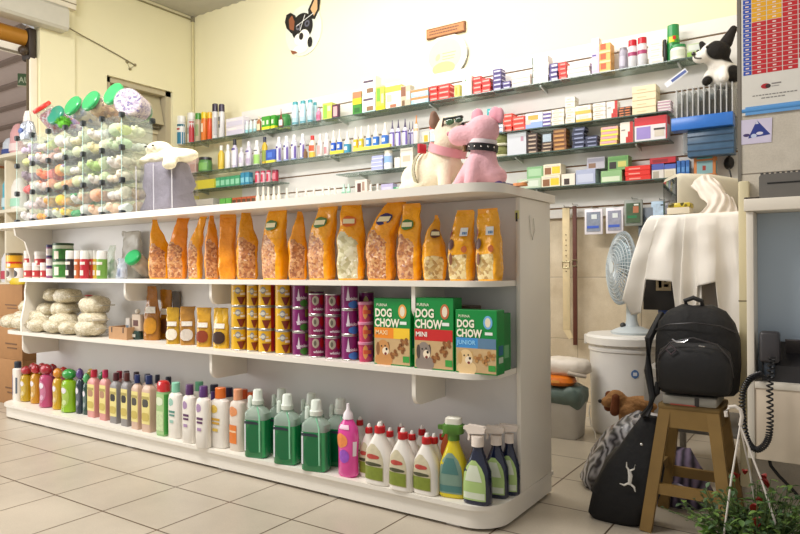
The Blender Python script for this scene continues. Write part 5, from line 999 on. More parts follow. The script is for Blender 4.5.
for i in range(2): bot(['left', 'right'][i]+' white flask right of the dark dog picture pack', 368+i*7, 373.5+i*7, 174, 191, ZD, '#e6dfd4', '#ece6dc', ((.1,.2,-80,80,'#5a4c44'),), capf=.3, neck=.45)
carton('lilac box with red lower edge beside the cream plush tail', 381, 393, hh(387, 174, 190), ZD, '#b8b0d4', ((.1,.0,.8,.14,'#c8485c'),(.1,.4,.9,.8,'#cfcbe4')), d=.06)
carton('small green and white box nearest the cream plush tail', 393.5, 400, hh(396, 177, 189), ZD, '#a8d4b0', ((0,.1,.4,1,'#3f9a6c'),), d=.05)
# ------------------------------------------------------------ pictures on the wall
def disc(m, cx, cz, rx, rz_, c, y=-.004, n=32, rot=0):
    m.add([(cx+rx*math.cos(2*PI*i/n)*math.cos(rot)-rz_*math.sin(2*PI*i/n)*math.sin(rot), y, cz+rx*math.cos(2*PI*i/n)*math.sin(rot)+rz_*math.sin(2*PI*i/n)*math.cos(rot)) for i in range(n)], [tuple(range(n))], c)
t = thing('wall_clock', 'round white clock with a small black and tan dog face and large ears', 'clock', (-3.975, W-.001, 3.13))
m = MB(); R = .225
m.loft([(-.006, R*.95, R, 2), (0, R*.96, R*1.01, 2)], mat('#dce0d0', .2, coat=.6), 40); m.v = [(x, z-.001-.001, y) for x, y, z in m.v]; m.build('dial', t)
def poly(m, pts, c, y): m.add([(x, y, z) for x, z in pts], [tuple(range(len(pts)))], c)
m = MB(); bk = mat('#1d1a18', .4); tan = mat('#8a5030', .5); wt = mat('#e9e6d8', .5)
poly(m, [(-.20, .06), (-.22, .12), (-.20, .18), (-.15, .19), (-.09, .15), (-.07, .09), (-.09, -.01), (-.14, .0)], bk, -.011); poly(m, [(-.16, .04), (-.17, .13), (-.13, .16), (-.10, .10), (-.11, .02)], tan, -.012)
poly(m, [(.06, .17), (.13, .27), (.175, .30), (.20, .22), (.185, .14), (.14, .07), (.07, .09)], bk, -.011); poly(m, [(.09, .17), (.15, .26), (.17, .25), (.17, .15), (.13, .10)], mat('#cfa878', .5), -.012)
disc(m, -.01, .03, .125, .125, bk, -.0115); disc(m, .01, -.08, .072, .085, wt, -.0125); disc(m, -.055, -.07, .05, .05, wt, -.0124); disc(m, -.03, -.16, .09, .04, wt, -.0124)
disc(m, -.055, .04, .028, .028, mat('#6a6a74'), -.0128); disc(m, .05, .05, .03, .03, mat('#5a5a66'), -.0128); disc(m, -.055, .04, .014, .014, bk, -.0132); disc(m, .05, .05, .014, .014, bk, -.0132)
disc(m, -.02, -.05, .026, .032, mat('#241c18'), -.0132); disc(m, .082, -.12, .028, .045, bk, -.013); poly(m, [(-.15, -.15), (-.09, -.17), (-.06, -.19), (-.13, -.19)], mat('#8a5030'), -.0132)
m.build('dog_face', t)
m = MB(); m.tube([(-.075, -.016, .05), (.13, -.016, .125)], .003, '#e6e6e0', 6); m.tube([(-.03, -.018, .0), (.03, -.018, .13)], .003, '#e6e6e0', 6); m.build('clock_hands', t)
t = thing('wall_sign', 'small brown wooden sign tilted up above the round plaque', 'sign', (-2.515, W-.001, 2.825)); m = MB(); m.bbox(-.17, -.02, -.04, .17, -.0, .04, mat('#7a4a20', .6), r=.003); m.build('frame', t)
m = MB(); m.box(-.16, -.022, -.031, .16, -.020, .031, mat('#b5763a', .5, var=.2, scale=30)); m.build('board', t)
m = MB()
for k, z in enumerate((.012, -.01)):
    xx = -.14
    for i in range(13):
        l = random.uniform(.01, .02); m.box(xx, -.0235, z-.004, xx+l, -.0221, z+.005, mat('#6a3c1a')); xx += l+.004
m.build('carved_lettering', t)
t = thing('round_plaque', 'round pale yellow plaque with grey rim below the small brown sign', 'plaque', (-2.515, W-.001, 2.63)); m = MB(); m.loft([(-.012, .185, .17, 2), (0, .18, .165, 2)], mat('#e9e4c9', .3), 40); m.v = [(x, z, y) for x, y, z in m.v]; m.build('plate', t)
m = MB(); disc(m, -.01, .01, .145, .13, mat('#f0e8a8', .4), -.0135); disc(m, -.02, -.09, .10, .05, mat('#e8dc78', .4), -.014); disc(m, -.07, .0, .018, .028, mat('#c9b088', .4), -.0145, rot=-.5)
for z, a in ((.02, .0), (-.005, .01), (-.025, .02)): m.box(-.03, -.0145, z, .09-a, -.0138, z+.005, mat('#a3a86a'))
m.build('printed_face', t); m = MB(); m.tube([(.185*math.cos(a/10), -.008, .17*math.sin(a/10)) for a in range(-9, 3)], .007, mat('#8f8f86', .3, metal=.5)); m.build('rim', t)
# ------------------------------------------------------------ things hanging below the shelves
def peg(t, L=.12): m = MB(); m.tube([(0, .0, 0), (0, -L, .0), (0, -L-.012, .012)], .003, mat('#a9a9a4', .3, metal=.8), 6); m.build('hook', t)
def strap(label, px, yt, yb, c, w_, holes, tip):
    p = onY(px, yt, W-.10); q = onY(px, yb, W-.10); t = thing('leather_lead', label, 'lead', (p.x, W-.10, p.z)); H = p.z-q.z
    m = MB(); m.bbox(-w_/2, -.004, -H, w_/2, .004, -.0, mat(c, .6, var=.15, bump=.4), r=.002)
    if tip: m.prism([(-w_/2, -H), (w_/2, -H), (w_*.9, -H-.05), (w_*.3, -H-.06)], -.003, .003, mat(c, .6), 'y')
    m.build('strap', t)
    m = MB()
    for i in range(holes): m.ball((0, -.005, -.18-i*.035), .004, '#5a4028')
    m.tube([(-w_/2, -.006, -.36), (w_/2, -.006, -.36), (w_/2, -.006, -.40), (-w_/2, -.006, -.40)], .004, mat('#b9b08c', .3, metal=.8), 6, closed=True); m.build('buckle', t)
    m = MB(); m.tube([(0, .06, .012), (0, -.03, .004), (0, -.04, .014)], .003, mat('#a9a9a4', .3, metal=.8), 6); m.build('hook', t)
strap('wide cream dog lead with punched holes hanging on the tiled wall', 566, 208, 330, '#d8c49a', .05, 8, True)
strap('dark brown leather lead hanging behind the cream one', 574.5, 206, 345, '#5a2c1c', .028, 0, False)
def card(label, px0, px1, yt, yb, frame, pic, bars, Y=W-.13, angle=0):
    p = onY((px0+px1)/2, yt, Y); w_ = (px1-px0)*dep((px0+px1)/2, Y)/FPX; h = (yb-yt)*dep((px0+px1)/2, Y)/FPX
    w_ *= .93
    t = thing('hanging_pack', label, 'hanging pack', (p.x, Y, p.z-h/2), angle); m = MB(); m.bbox(-w_/2, -.008, -h/2, w_/2, .008, h/2, mat(frame, .4), r=.004); m.build('card', t)
    m = MB(); m.box(-w_*.38, -.012, -h*.38, w_*.38, -.0082, h*.38, mat(pic, .25, var=.35, scale=50, coat=.6)); m.build('picture', t)
    m = MB()
    for (a, b_, c, d, cc) in bars: m.box(a*w_, -.0135, b_*h, c*w_, -.0122, d*h, mat(cc))
    m.build('contents', t); m = MB(); m.tube([(0, Y*0+W-.04-Y, h*.5+.015), (0, -.03, h*.5+.004), (0, -.04, h*.5+.014)], .003, mat('#a0a09a', .3, metal=.8), 6); m.build('hook', t)
bl = ((-.34,-.26,.30,-.16,'#3f5fc0'),(-.1,.1,.2,.28,'#dfe6e6'))
card('white framed pack with blue strip, left of the two alike on the wall', 584, 603.5, 209, 234.5, '#e9e4ea', '#8c94a4', bl); card('white framed pack with blue strip, right of the two alike on the wall', 605.5, 624, 207.5, 233.5, '#e9e4ea', '#9a9cae', bl)
card('grey framed green pack with brown animal picture', 624, 643, 200, 226, '#8f948c', '#4a6048', ((-.3,-.2,.2,-.1,'#1f7a4a'),(.0,.0,.3,.25,'#b5704c'),(.05,.28,.3,.34,'#e4e4dc')))
card('light blue pack with dark mark hanging beside the old monitor', 651, 671, 201, 223, '#bcd6ee', '#c4dcf2', ((.0,.28,.3,.34,'#2c3444'),), Y=W-.10)
t = thing('hanging_pack', 'grey blister pack with a dark tool, half behind the cloth', 'hanging pack', (onY(646, 222, W-.1).x, W-.10, onY(646, 222, W-.1).z)); m = MB(); m.bbox(-.045, -.01, -.09, .045, .01, .09, mat('#7a8490', .4), r=.004); m.build('card', t); m = MB(); m.tube([(-.02, -.015, .05), (.01, -.018, .0), (.0, -.018, -.06)], .008, '#3c4450'); m.build('contents', t)
# ------------------------------------------------------------ blue and clear rack with plush on top
Y0 = 4.12; p0 = onY(671, 128, Y0); p1 = onY(733, 128, Y0); zb = onY(700, 155, Y0).z; zt = onY(700, 86, Y0).z; w_ = p1.x-p0.x
t = thing('display_rack', 'clear ribbed rack with a blue band, mounted beside the pillar', 'rack', ((p0.x+p1.x)/2, Y0+.1, zb))
za = onY(700, 128, Y0).z-zb; zc = onY(700, 115, Y0).z-zb; zd = zt-zb
m = MB(); m.bbox(-w_/2, -.1, za, w_/2, .0, zc, mat('#2f6fc4', .3), r=.004); m.build('blue_band', t)
m = MB(); m.bbox(-w_*.25, -.06, 0, w_/2, .03, za-.001, mat('#41617f', .35, var=.2, scale=20), r=.004)
for k in range(3): m.box(-w_*.25-.002, -.064, za*(.2+.26*k), w_/2, -.0601, za*(.24+.26*k), mat('#2a4560'))
m.build('lower_bin', t)
m = MB(); m.box(-w_*.42, .1, .05, w_/2, .135, zd, clear('#dfe3e4', .3)); 
for i in range(11): x = -w_*.42+i*w_*.9/10; m.box(x, -.095, zc+.0005, x+.006, .1, zd, clear('#e6e8e8', .55)); 
m.build('clear_fins', t)
for i in range(10):
    x = -w_*.42+(i+.5)*w_*.9/10; m = MB(); m.bbox(x-.008, -.06, zc+.004, x+.008, .08, zc+(zd-zc)*(.55+.3*(i % 2)), mat(['#8a8880', '#5a564e'][i > 3], .5, var=.4, scale=60), r=.003); m.build('strip_pack', t)
pl = patches('#e6e2da', [((.045, -.10, .17), .062, '#17130f'), ((.055, -.02, .18), .08, '#17130f'), ((-.062, -.06, .20), .026, '#17130f'), ((.085, -.03, .045), .045, '#17130f'), ((-.02, -.085, .02), .028, '#17130f')], soft=.005)
p = onY(716, 87, Y0)
t = thing('plush_dog', 'black and white plush bulldog with a tall ear on the clear rack', 'plush toy', (p.x, Y0+.10, zt+.001), math.radians(-14)); t.scale = (1.15,)*3
body = blob('body', [('b', (.03, .0, .05), (.085, .075, .065)), ('b', (.015, -.02, .10), (.06, .055, .05)), ('b', (.0, -.04, .165), (.075, .072, .062)), ('b', (-.045, -.095, .145), (.045, .036, .034)), ('c', (-.02, -.05, .06), (-.03, -.075, .022), .028, .024), ('c', (.05, -.05, .06), (.055, -.075, .022), .028, .024)], pl, t, .007, 5)
body['label'] = 'white plush body with black patches'
for nm, a, b_, r1, r2 in (('ear', (.045, -.02, .21), (.075, -.005, .275), .032, .018), ('ear', (-.055, -.04, .205), (-.065, -.045, .228), .020, .014)):
    o = blob(nm, [('c', a, b_, r1, r2)], mat('#1c1613', .9, bump=.4), t, .005, 3)
m = MB()
m.ball((-.07, -.128, .16), .011, mat('#1a1210', .2, coat=.8)); m.ball((-.012, -.105, .185), .008, mat('#0d0b0a', .1, coat=1)); m.ball((-.072, -.075, .185), .008, mat('#0d0b0a', .1, coat=1)); m.tube([(-.068, -.132, .15), (-.06, -.134, .135), (-.03, -.128, .128)], .003, '#2a1c18', 6); m.build('face', t)
t = thing('paper_strip', 'small tilted white card with blue print above the clear rack', 'card', onY(676, 78, Y0+.05)); m = MB(); M_ = Matrix.Rotation(math.radians(-32), 4, 'Y'); m.box(-.07, -.002, -.016, .07, .002, .016, mat('#dde0e6'), M_); m.build('card', t); m = MB(); m.box(-.03, -.0035, -.009, .065, -.0021, .007, mat('#4a5c9a'), M_); m.build('print', t)
# ------------------------------------------------------------ clear cube organiser with toys
OX1, OY0 = -3.405, 2.235; CW, CH, CD = .1965, .186, .2; NC, NR = 6, 3; OZ = ZT+.006
t = thing('cube_organizer', 'clear acrylic cube organiser with black corner joints, full of small toys', 'organizer', (OX1-CW*NC, OY0, ZT))
gc = clear('#fafdfb', .05, .06); bkj = mat('#23292a', .4)
for k in range(NR+1):
    m = MB(); m.box(0, 0, .006+k*CH, CW*NC, CD, .008+k*CH, gc); m.build('shelf_panel', t)
for i in range(NC+1):
    m = MB(); m.box(i*CW-.001, 0, .006, i*CW+.001, CD, .006+NR*CH, clear('#f2faf6', .10, .06)); m.build('upright_panel', t)
m = MB(); m.box(0, CD-.002, .006, CW*NC, CD, .006+NR*CH, gc); m.build('back_sheet', t)
m = MB(); m.box(.002, -.001, .008, CW*NC-.002, .001, .005+NR*CH, clear('#ffffff', .03, .05)); m.build('front_sheet', t)
for i in range(NC+1):
    for k in range(NR+1):
        for yy in ((0, CD) if (i == NC or k == NR) else (0,)):
            m = MB(); m.bbox(i*CW-.015, yy-.015, .006+k*CH-.017, i*CW+.015, yy+.015, .006+k*CH+.017, bkj, r=.008) if k else m.bbox(i*CW-.015, yy-.015, 0, i*CW+.015, yy+.015, .02, bkj, r=.005)
            m.build('corner_joint', t)
for i in range(NC+1):
    m = MB(); m.box(i*CW-.0022, -.004, .02, i*CW+.0022, -.0015, .006+NR*CH, mat('#a9cbbf', .2, coat=.5)); m.build('panel_edge', t)
# toys in the cells
pal = [ # per row (bottom..top), column left->right: two or three colours and kind
 [('#e6e2de','#d8d4d0'),('#e8c9cc','#d0c4c0'),('#e0a03c','#efc93c'),('#c9d4c0','#3f9a5c'),('#dcae8c','#c98a5c'),('#e3bfa0','#e9d9c0')],
 [('#dcd6d8','#8a7a84'),('#f0605c','#f08a5c'),('#b8a8cc','#f0a05c'),('#c9cf9c','#d9dcc0'),('#9fbf6a','#c9d49a'),('#e0d0b8','#cfd8c0')],
 [('#d8dc8c','#c9b8d0'),('#c0c96a','#e8a090'),('#d0b8a8','#e9dccf'),('#c9cfa8','#e4dcc0'),('#e3d9b0','#d9cf9a'),('#e0dab8','#b5c9a0')]]
kinds = ['rubber ball', 'rope toy', 'plush mouse', 'bone toy']
cn = ['first', 'second', 'third', 'fourth', 'fifth', 'last']; rn = ['bottom', 'middle', 'top']
R_ = random.Random(3)
for r in range(3):
    for c in range(6):
        x0 = OX1-CW*NC+c*CW+CW/2; z0 = OZ+.002+r*CH; y0 = OY0+CD/2
        if r == 1 and c == 5: 
            pass
        n = 8
        for q in range(n):
            a = R_.choice(pal[r][c]+pal[r][c]+pal[r][(c+1) % 6][:1]+('#d9d4cc',)); kd = R_.choice((0, 1, 2, 3, 2)); px_ = x0+(-.047, .047, -.045, .047)[q % 4]; py_ = y0+(-.045, -.045, .048, .045)[q % 4]; rr = R_.uniform(.036, .041)
            pz = z0+(rr if q < 4 else .12)
            lb = rn[r]+' row '+cn[c]+' cell, '+['lower front left', 'lower front right', 'lower back left', 'lower back right', 'upper front left', 'upper front right', 'upper back left', 'upper back right'][q]+' '
            nm = ['toy_ball', 'rope_toy', 'plush_mouse', 'bone_toy'][kd]
            ng = {'toy_ball': 'rubber ball', 'rope_toy': 'knotted rope toy', 'plush_mouse': 'soft plush toy', 'bone_toy': 'rubber bone'}[nm]
            m = MB(); mm = mat(a, .6, var=.25, scale=70, bump=.5)
            if kd == 0: m.ball((0, 0, 0), rr, mm); pz = z0+rr if q < 4 else z0+.084+rr
            elif kd == 1: m.ball((-.022, 0, 0), (.024, .03, .028), mm); m.ball((.022, 0, .004), (.024, .03, .028), mm); m.tube([(-.044, 0, .0), (-.02, 0, .006), (.02, 0, .006), (.044, .0, .0)], [.024, .013, .013, .024], mm); pz = z0+.0285 if q < 4 else z0+.11
            elif kd == 2: m.ball((0, 0, 0), (rr*.9, rr*1.1, rr*.8), mm); m.ball((0, -rr*.9, .008), rr*.6, mm); m.ball((-.014, -rr, .026), .01, mat(pal[r][c][(q+1) % 2])); m.ball((.014, -rr, .026), .01, mat(pal[r][c][(q+1) % 2])); pz = z0+rr*.8 if q < 4 else z0+.082+rr*.8
            else:
                m.tube([(-.03, 0, 0), (.03, 0, 0)], .013, mm)
                for sx in (-1, 1):
                    for sy in (-1, 1): m.ball((sx*.026, sy*.014, 0), .023, mm)
                pz = z0+.0235 if q < 4 else z0+.105
            o = m.build(nm, None, (px_, py_, pz), R_.uniform(-.25, .25)); tag(o, (lb+ng+' in the organiser'), 'pet toy')
# ------------------------------------------------------------ candy jars lying on the organiser
JZ = OZ+NR*CH+.0035+.008
def jar(label, px, py, r_px, L, lid, cont, rzd=30, tilt=112, group='tilted jars with coloured lids', Y=2.33):
    """big clear jar lying on its side; px,py the centre of the lid in view"""
    p = onY(px, py, Y-.04); R = r_px*dep(px, Y)/FPX
    Rm = Matrix.Rotation(math.radians(rzd), 4, 'Z') @ Matrix.Rotation(math.radians(tilt), 4, 'X')
    back = Rm @ Vector((0, 0, -1)); c = p+back*(L*.5); 
    low = -R*abs(math.sin(math.radians(tilt)))-L*.5*abs(math.cos(math.radians(tilt)))
    t = thing('snack_jar', label, 'jar', (c.x, c.y, JZ-low), 0, group)
    m = MB(); tloft(m, [(-L*.5, R*.86, R*.86, 2), (-L*.47, R*.97, R*.97, 2), (L*.30, R*.97, R*.97, 2), (L*.40, R*.8, R*.8, 2)], clear('#e9eae4', .22, .05), Rm); m.build('body', t)
    m = MB(); tloft(m, [(L*.38, R*.97, R*.97, 2), (L*.395, R*1.02, R*1.02, 2), (L*.47, R*1.02, R*1.02, 2), (L*.5, R*.93, R*.93, 2)], mat(lid, .3, coat=.3), Rm); m.build('lid', t)
    m = MB(); tloft(m, [(-L*.48, R*.8, R*.8, 2), (-L*.45, R*.92, R*.92, 2), (L*.2, R*.9, R*.9, 2), (L*.28, R*.6, R*.6, 2)], cont, Rm); m.build('contents', t)
    return t
bw = cells('#4a3fae', '#d8d2e6', '#efeaf2', 85, .35, .5); br = cells('#7a4a1e', '#b5783a', '#dcae70', 45, .35, .6)
jar('jar with red lid at the left end, filled with crimson pieces', 40.5, 107, 9.5, .20, '#d8352c', cells('#8a1c3a', '#c02a50', '#d8d0e0', 60), -10, 42, Y=2.33)
jar('jar with blue green lid beside the red lidded one', 54, 106, 10, .19, '#1f8a70', cells('#b03050', '#7a6ac0', '#e6e0ea', 60), 6, 70, Y=2.36)
jar('jar with green lid holding white bones, third from the left', 71, 99, 10.5, .21, '#35a862', cells('#e9e0d0', '#d6ccb8', '#8f9ac0', 40), 2, 66)
jar('jar with green lid holding brown biscuits, fourth from the left', 89, 93.5, 11, .21, '#35a862', br, 2, 66)
jar('jar with green lid, last of the row, beside the blue speckled one', 111.5, 89, 12, .22, '#35b066', br, 2, 66)
p = onY(134, 98, 2.36); R = 14.5*dep(134, 2.36)/FPX
t = thing('snack_jar', 'big jar turned so its round base shows white and blue speckled pieces', 'jar', (p.x-.05, p.y+.03, JZ+R), 0, 'tilted jars with coloured lids')
Rm = Matrix.Rotation(math.radians(38), 4, 'Z') @ Matrix.Rotation(math.radians(90), 4, 'X')
m = MB(); tloft(m, [(-.12, R*.7, R*.7, 2), (-.10, R*.97, R*.97, 2), (.1, R*.97, R*.97, 2), (.112, R*.86, R*.86, 2)], clear('#efe6e0', .2, .05), Rm, 32); m.build('body', t)
m = MB(); tloft(m, [(-.08, R*.92, R*.92, 2), (.098, R*.92, R*.92, 2), (.106, R*.8, R*.8, 2)], bw, Rm, 32); m.build('contents', t)
m = MB(); tloft(m, [(-.15, R*.8, R*.8, 2), (-.121, R*.85, R*.85, 2)], mat('#35a862', .3), Rm, 24); m.build('lid', t)
# foil jar, grass tuft and a wrapped pack on the organiser
x = onY(28, 125, 2.33).x; t = thing('foil_pack', 'crumpled silver foil pack at the left end on the organiser', 'pack', (x, 2.33, JZ-.006))
m = MB(); m.loft([(.0, .055, .05, 3), (.05, .06, .05, 2.4), (.10, .05, .04, 2.4), (.13, .03, .03, 2)], mat('#b9c0cc', .25, metal=.6, var=.3, bump=1), 20, warp=lambda p, a: p+noise.noise_vector(p*30)*.008); m.build('wrapper', t)
m = MB(); m.ball((0, -.05, .06), (.03, .008, .02), '#3f5490'); m.build('blue_print', t)
t = thing('plush_toy', 'bright green fuzzy toy in front of the third jar', 'plush toy', (onY(63, 120, 2.27).x, 2.275, JZ-.006)); gt = mat('#5fae2c', .8, var=.3, scale=60)
m = MB(); m.ball((0, 0, .035), (.045, .035, .033), gt); m.build('body', t)
m = MB()
for i in range(70):
    a = R_.uniform(0, 2*PI); b_ = R_.uniform(.1, 1.4); d = Vector((math.cos(a)*math.cos(b_), math.sin(a)*math.cos(b_), math.sin(b_))); q = Vector((d.x*.042, d.y*.032, .035+d.z*.03)); m.tube([q, q+d*.022], [.004, .001], gt, 4)
m.build('fringe', t)
x, wd, h = place(24, 33, 88, 122, 2.40, JZ)
t = thing('bagged_toy', 'tall pale plastic wrapped pack behind the foil pack', 'pack', (x-.01, 2.40, JZ-.006)); m = MB(); m.loft([(0, .035, .02, 3), (.1, .04, .025, 2.5), (.2, .038, .02, 2.5), (.235, .022, .01, 2.2)], clear('#e9dfd4', .7, .2), 16, warp=lambda p, a: p+noise.noise_vector(p*28)*.007); m.build('wrapper', t); m = MB(); m.loft([(.004, .025, .012, 3), (.18, .028, .012, 2.5)], mat('#d8b8a4', .6), 12); m.build('contents', t)
# ------------------------------------------------------------ grey fleece in clear bag and the white fluffy plush
XB0 = onY(139, 207, 2.33).x; XB1 = onY(178, 207, 2.33).x
t = thing('bagged_blanket', 'grey fleece blanket in a clear zip bag standing beside the organiser', 'blanket', ((XB0+XB1)/2, 2.40, ZT)); wB = (XB1-XB0); HB = .285
gf = mat('#827d86', .9, var=.3, scale=9, bump=2)
m = MB(); m.loft([(.004, wB*.42, .075, 4), (.03, wB*.45, .09, 4), (.10, wB*.40, .075, 3.4), (.15, wB*.47, .09, 4), (.22, wB*.45, .085, 4), (HB-.02, wB*.44, .08, 3.4), (HB-.006, wB*.38, .06, 3)], gf, 40, warp=lambda p, a: p+noise.noise_vector(Vector((p.x*9, p.y*9, p.z*9)))*.035); m.build('blanket', t, sharp=80)
m = MB(); m.loft([(0, wB*.47, .098, 5), (HB*.5, wB*.485, .102, 5), (HB, wB*.46, .09, 5)], clear('#f4f2f6', .07, .08), 36); m.build('clear_bag', t)
m = MB()
for sx in (-.455, .0, .46): m.tube([(sx*wB, -.098, .01), (sx*wB, -.1, HB-.01)], .003, clear('#f4f2f6', .6), 6)
m.build('bag_seam', t)
fl = mat('#efe6c8', .95, var=.08, scale=30, bump=1.5)
c0 = onY(160, 150, 2.40)
o = blob('body', [('b', (0, 0, .045), (.13, .075, .042)), ('b', (.10, .0, .05), (.09, .06, .045)), ('b', (-.12, 0, .03), (.08, .05, .032)), ('b', (.0, -.02, .105), (.062, .055, .05)), ('c', (.1, -.02, .04), (.205, -.05, .03), .035, .028), ('c', (.1, -.05, .05), (.13, -.10, -.02), .035, .03), ('b', (.05, .0, .075), (.07, .05, .035))], fl, None, .009, 4)
t = thing('plush_lamb', 'cream fluffy plush lamb lying across the grey fleece bag', 'plush toy', (c0.x+.02, 2.40, ZT+HB-.012)); o.parent = t; t.scale = (1.62, 1.1, .95)
m = MB(); m.ball((-.05, .05, .13), (.045, .03, .02), mat('#8d8466', .9)); m.ball((-.02, -.078, .115), .006, '#2a2218'); m.ball((.02, -.078, .115), .006, '#2a2218'); m.build('ear', t)
# ------------------------------------------------------------ the two sitting plush dogs on the unit
def P3(px, py, Y): return onY(px, py, Y)
px0 = onY(430, 183, 2.42)
cr_ = patches('#ecdfc4', [], bump=.5); t = thing('plush_dog', 'cream plush dog with pink harness, facing right behind the pink one', 'plush toy', (onY(432, 200, 2.50).x, 2.50, ZT), math.radians(-18), 'sitting plush dogs')
K = 1.0
blob('body', [('b', (.0, .0, .10), (.135, .085, .10)), ('b', (.085, -.01, .13), (.085, .075, .10)), ('b', (-.10, .0, .08), (.075, .08, .08)), ('c', (.10, .0, .17), (.125, -.0, .23), .065, .07), ('b', (.115, .0, .265), (.072, .068, .07)), ('c', (.12, -.0, .27), (.195, -.02, .255), .045, .034), ('c', (.13, -.04, .10), (.16, -.07, .02), .035, .03), ('c', (.13, .05, .10), (.16, .06, .02), .035, .03), ('c', (-.15, -.0, .06), (-.19, -.01, .03), .03, .022), ('b', (-.06, -.06, .035), (.09, .05, .035))], cr_, t, .009, 8)
for s in (-1, 1): blob('ear', [('c', (.08, s*.05, .30), (.085, s*.062, .335), .028, .016)], mat('#8a6a58' if s < 0 else '#e6d8ba', .9, bump=.4), t, .006, 3)
m = MB(); m.ball((.228, -.025, .27), .012, mat('#2a1c18', .2)); m.ball((.165, -.055, .30), .008, mat('#120d0a', .1)); m.tube([(.10+.0*math.cos(a), 0, 0) for a in (0, 1)], .0001, '#2a1c18'); m.build('face', t)
def ring(cx, cy, cz, rx, ry, tx, r, mm, n=28, wide=1, ty=0):
    """flat strap around a body"""
    m = MB(); vs = []; fs = []; A = Matrix.Translation((cx, cy, cz)) @ Matrix.Rotation(tx, 4, 'Y') @ Matrix.Rotation(ty, 4, 'X')
    for i in range(n):
        a = 2*PI*i/n
        for (dr, dz) in ((0, -r*wide), (0, r*wide), (.004, r*wide), (.004, -r*wide)): vs.append(A @ Vector(((rx+dr)*math.cos(a), (ry+dr)*math.sin(a), dz)))
    for i in range(n):
        j = (i+1) % n
        for k in range(4): fs.append((i*4+k, j*4+k, j*4+(k+1) % 4, i*4+(k+1) % 4))
    m.add(vs, fs, mm); return m
ring(.105, 0, .185, .078, .080, .35, .018, mat('#e3a0a8', .5)).build('pink_harness', t)
ring(-.005, 0, .105, .095, .10, math.radians(90), .010, stripes('#3a3020', '#d8cfa8', 60, 6)).build('patterned_strap', t)
m = MB(); m.bbox(.02, -.10, .175, .036, -.06, .215, mat('#c01c2c', .4), r=.003); m.build('red_clip', t)
p = P3(478, 183, 2.40); pkm = patches('#eab4bc', [], bump=.5)
t = thing('plush_dog', 'pink plush dog with black collar sitting at the corner of the unit', 'plush toy', (p.x-.0, 2.42, ZT), math.radians(-8), 'sitting plush dogs')
blob('body', [('b', (.01, .0, .075), (.075, .07, .075)), ('b', (.015, .0, .125), (.06, .055, .06)), ('c', (-.01, -.03, .11), (-.07, -.05, .022), .034, .028), ('c', (.01, -.05, .10), (.01, -.085, .022), .034, .028), ('c', (.015, 0, .14), (.015, -.01, .19), .05, .052), ('b', (.02, -.01, .235), (.075, .065, .066)), ('c', (.0, -.02, .225), (-.08, -.045, .222), .052, .042), ('b', (.05, .02, .05), (.055, .07, .045))], pkm, t, .008, 8)
for s in (-1, 1): blob('ear', [('b', (.03+s*.035, s*.012, .298), (.030, .014, .034)), ('b', (.038+s*.05, s*.014, .29), (.02, .012, .035))], mat('#e6a2b0', .9, bump=.4), t, .005, 3)
ring(.015, -.005, .165, .061, .058, .12, .014, mat('#1b1717', .4)).build('black_collar', t)
m = MB(); m.bbox(-.055, -.045, .155, -.04, -.025, .185, mat('#7a5a3a', .3, metal=.6), r=.002)
for i in range(5):
    a = -1.9+i*.42; m.ball((.015+.067*math.cos(a), -.005+.064*math.sin(a), .165-.006*math.cos(a)), .0035, mat('#e6e2dc', .2, metal=.8))
m.build('collar_studs', t)
ring(.015, -.005, .19, .057, .054, .12, .008, mat('#e9dfe0', .8)).build('white_neck_band', t)
m = MB(); m.ball((-.118, -.055, .235), .010, mat('#c4808c', .4)); m.ball((-.04, -.062, .265), .007, mat('#120d0a', .1)); m.build('face', t)
p = onY(452, 118, 2.40); t = thing('sunglasses', 'dark toy sunglasses perched between the two plush heads', 'sunglasses', (p.x+.01, 2.395, p.z-.02))
m = MB(); m.bbox(-.045, -.015, .012, .045, .005, .022, mat('#20261f', .3), r=.003, seg=2); m.build('frame', t); m = MB(); m.ball((-.012, -.01, .002), (.022, .004, .014), mat('#3c5a3c', .15, coat=.8)); m.ball((.03, -.01, .004), (.02, .004, .012), mat('#2c4430', .15, coat=.8)); m.build('lens', t); m = MB(); m.tube([(-.045, -.005, .015), (-.07, .02, -.03), (-.08, .03, -.06)], .004, '#5a3c34'); m.build('arm', t)
p = onY(497, 180, 2.42); t = thing('trinket', 'small violet trinket with dark band near the unit corner', 'trinket', (p.x, 2.42, ZT)); m = MB(); m.loft([(0, .02, .02, 2), (.004, .022, .022, 2), (.022, .022, .022, 2), (.026, .018, .018, 2)], mat('#6a58a0', .3, var=.2), 16); m.build('drum', t); m = MB(); m.tube([(.02, 0, .012), (.045, .0, .012), (.07, .01, .006)], .005, '#3a2f5a'); m.ball((.035, -.01, .012), .01, '#2a2440'); m.build('band', t)
t = thing('trinket', 'small orange and cream trinket beside the violet one', 'trinket', (p.x+.10, 2.42, ZT)); m = MB(); m.loft([(0, .03, .018, 3), (.012, .028, .016, 3)], mat('#d88a4c', .5, var=.4, scale=50), 16); m.build('pouch', t); m = MB(); m.ball((.02, 0, .014), (.015, .01, .006), '#e6dcb8'); m.build('charm', t)
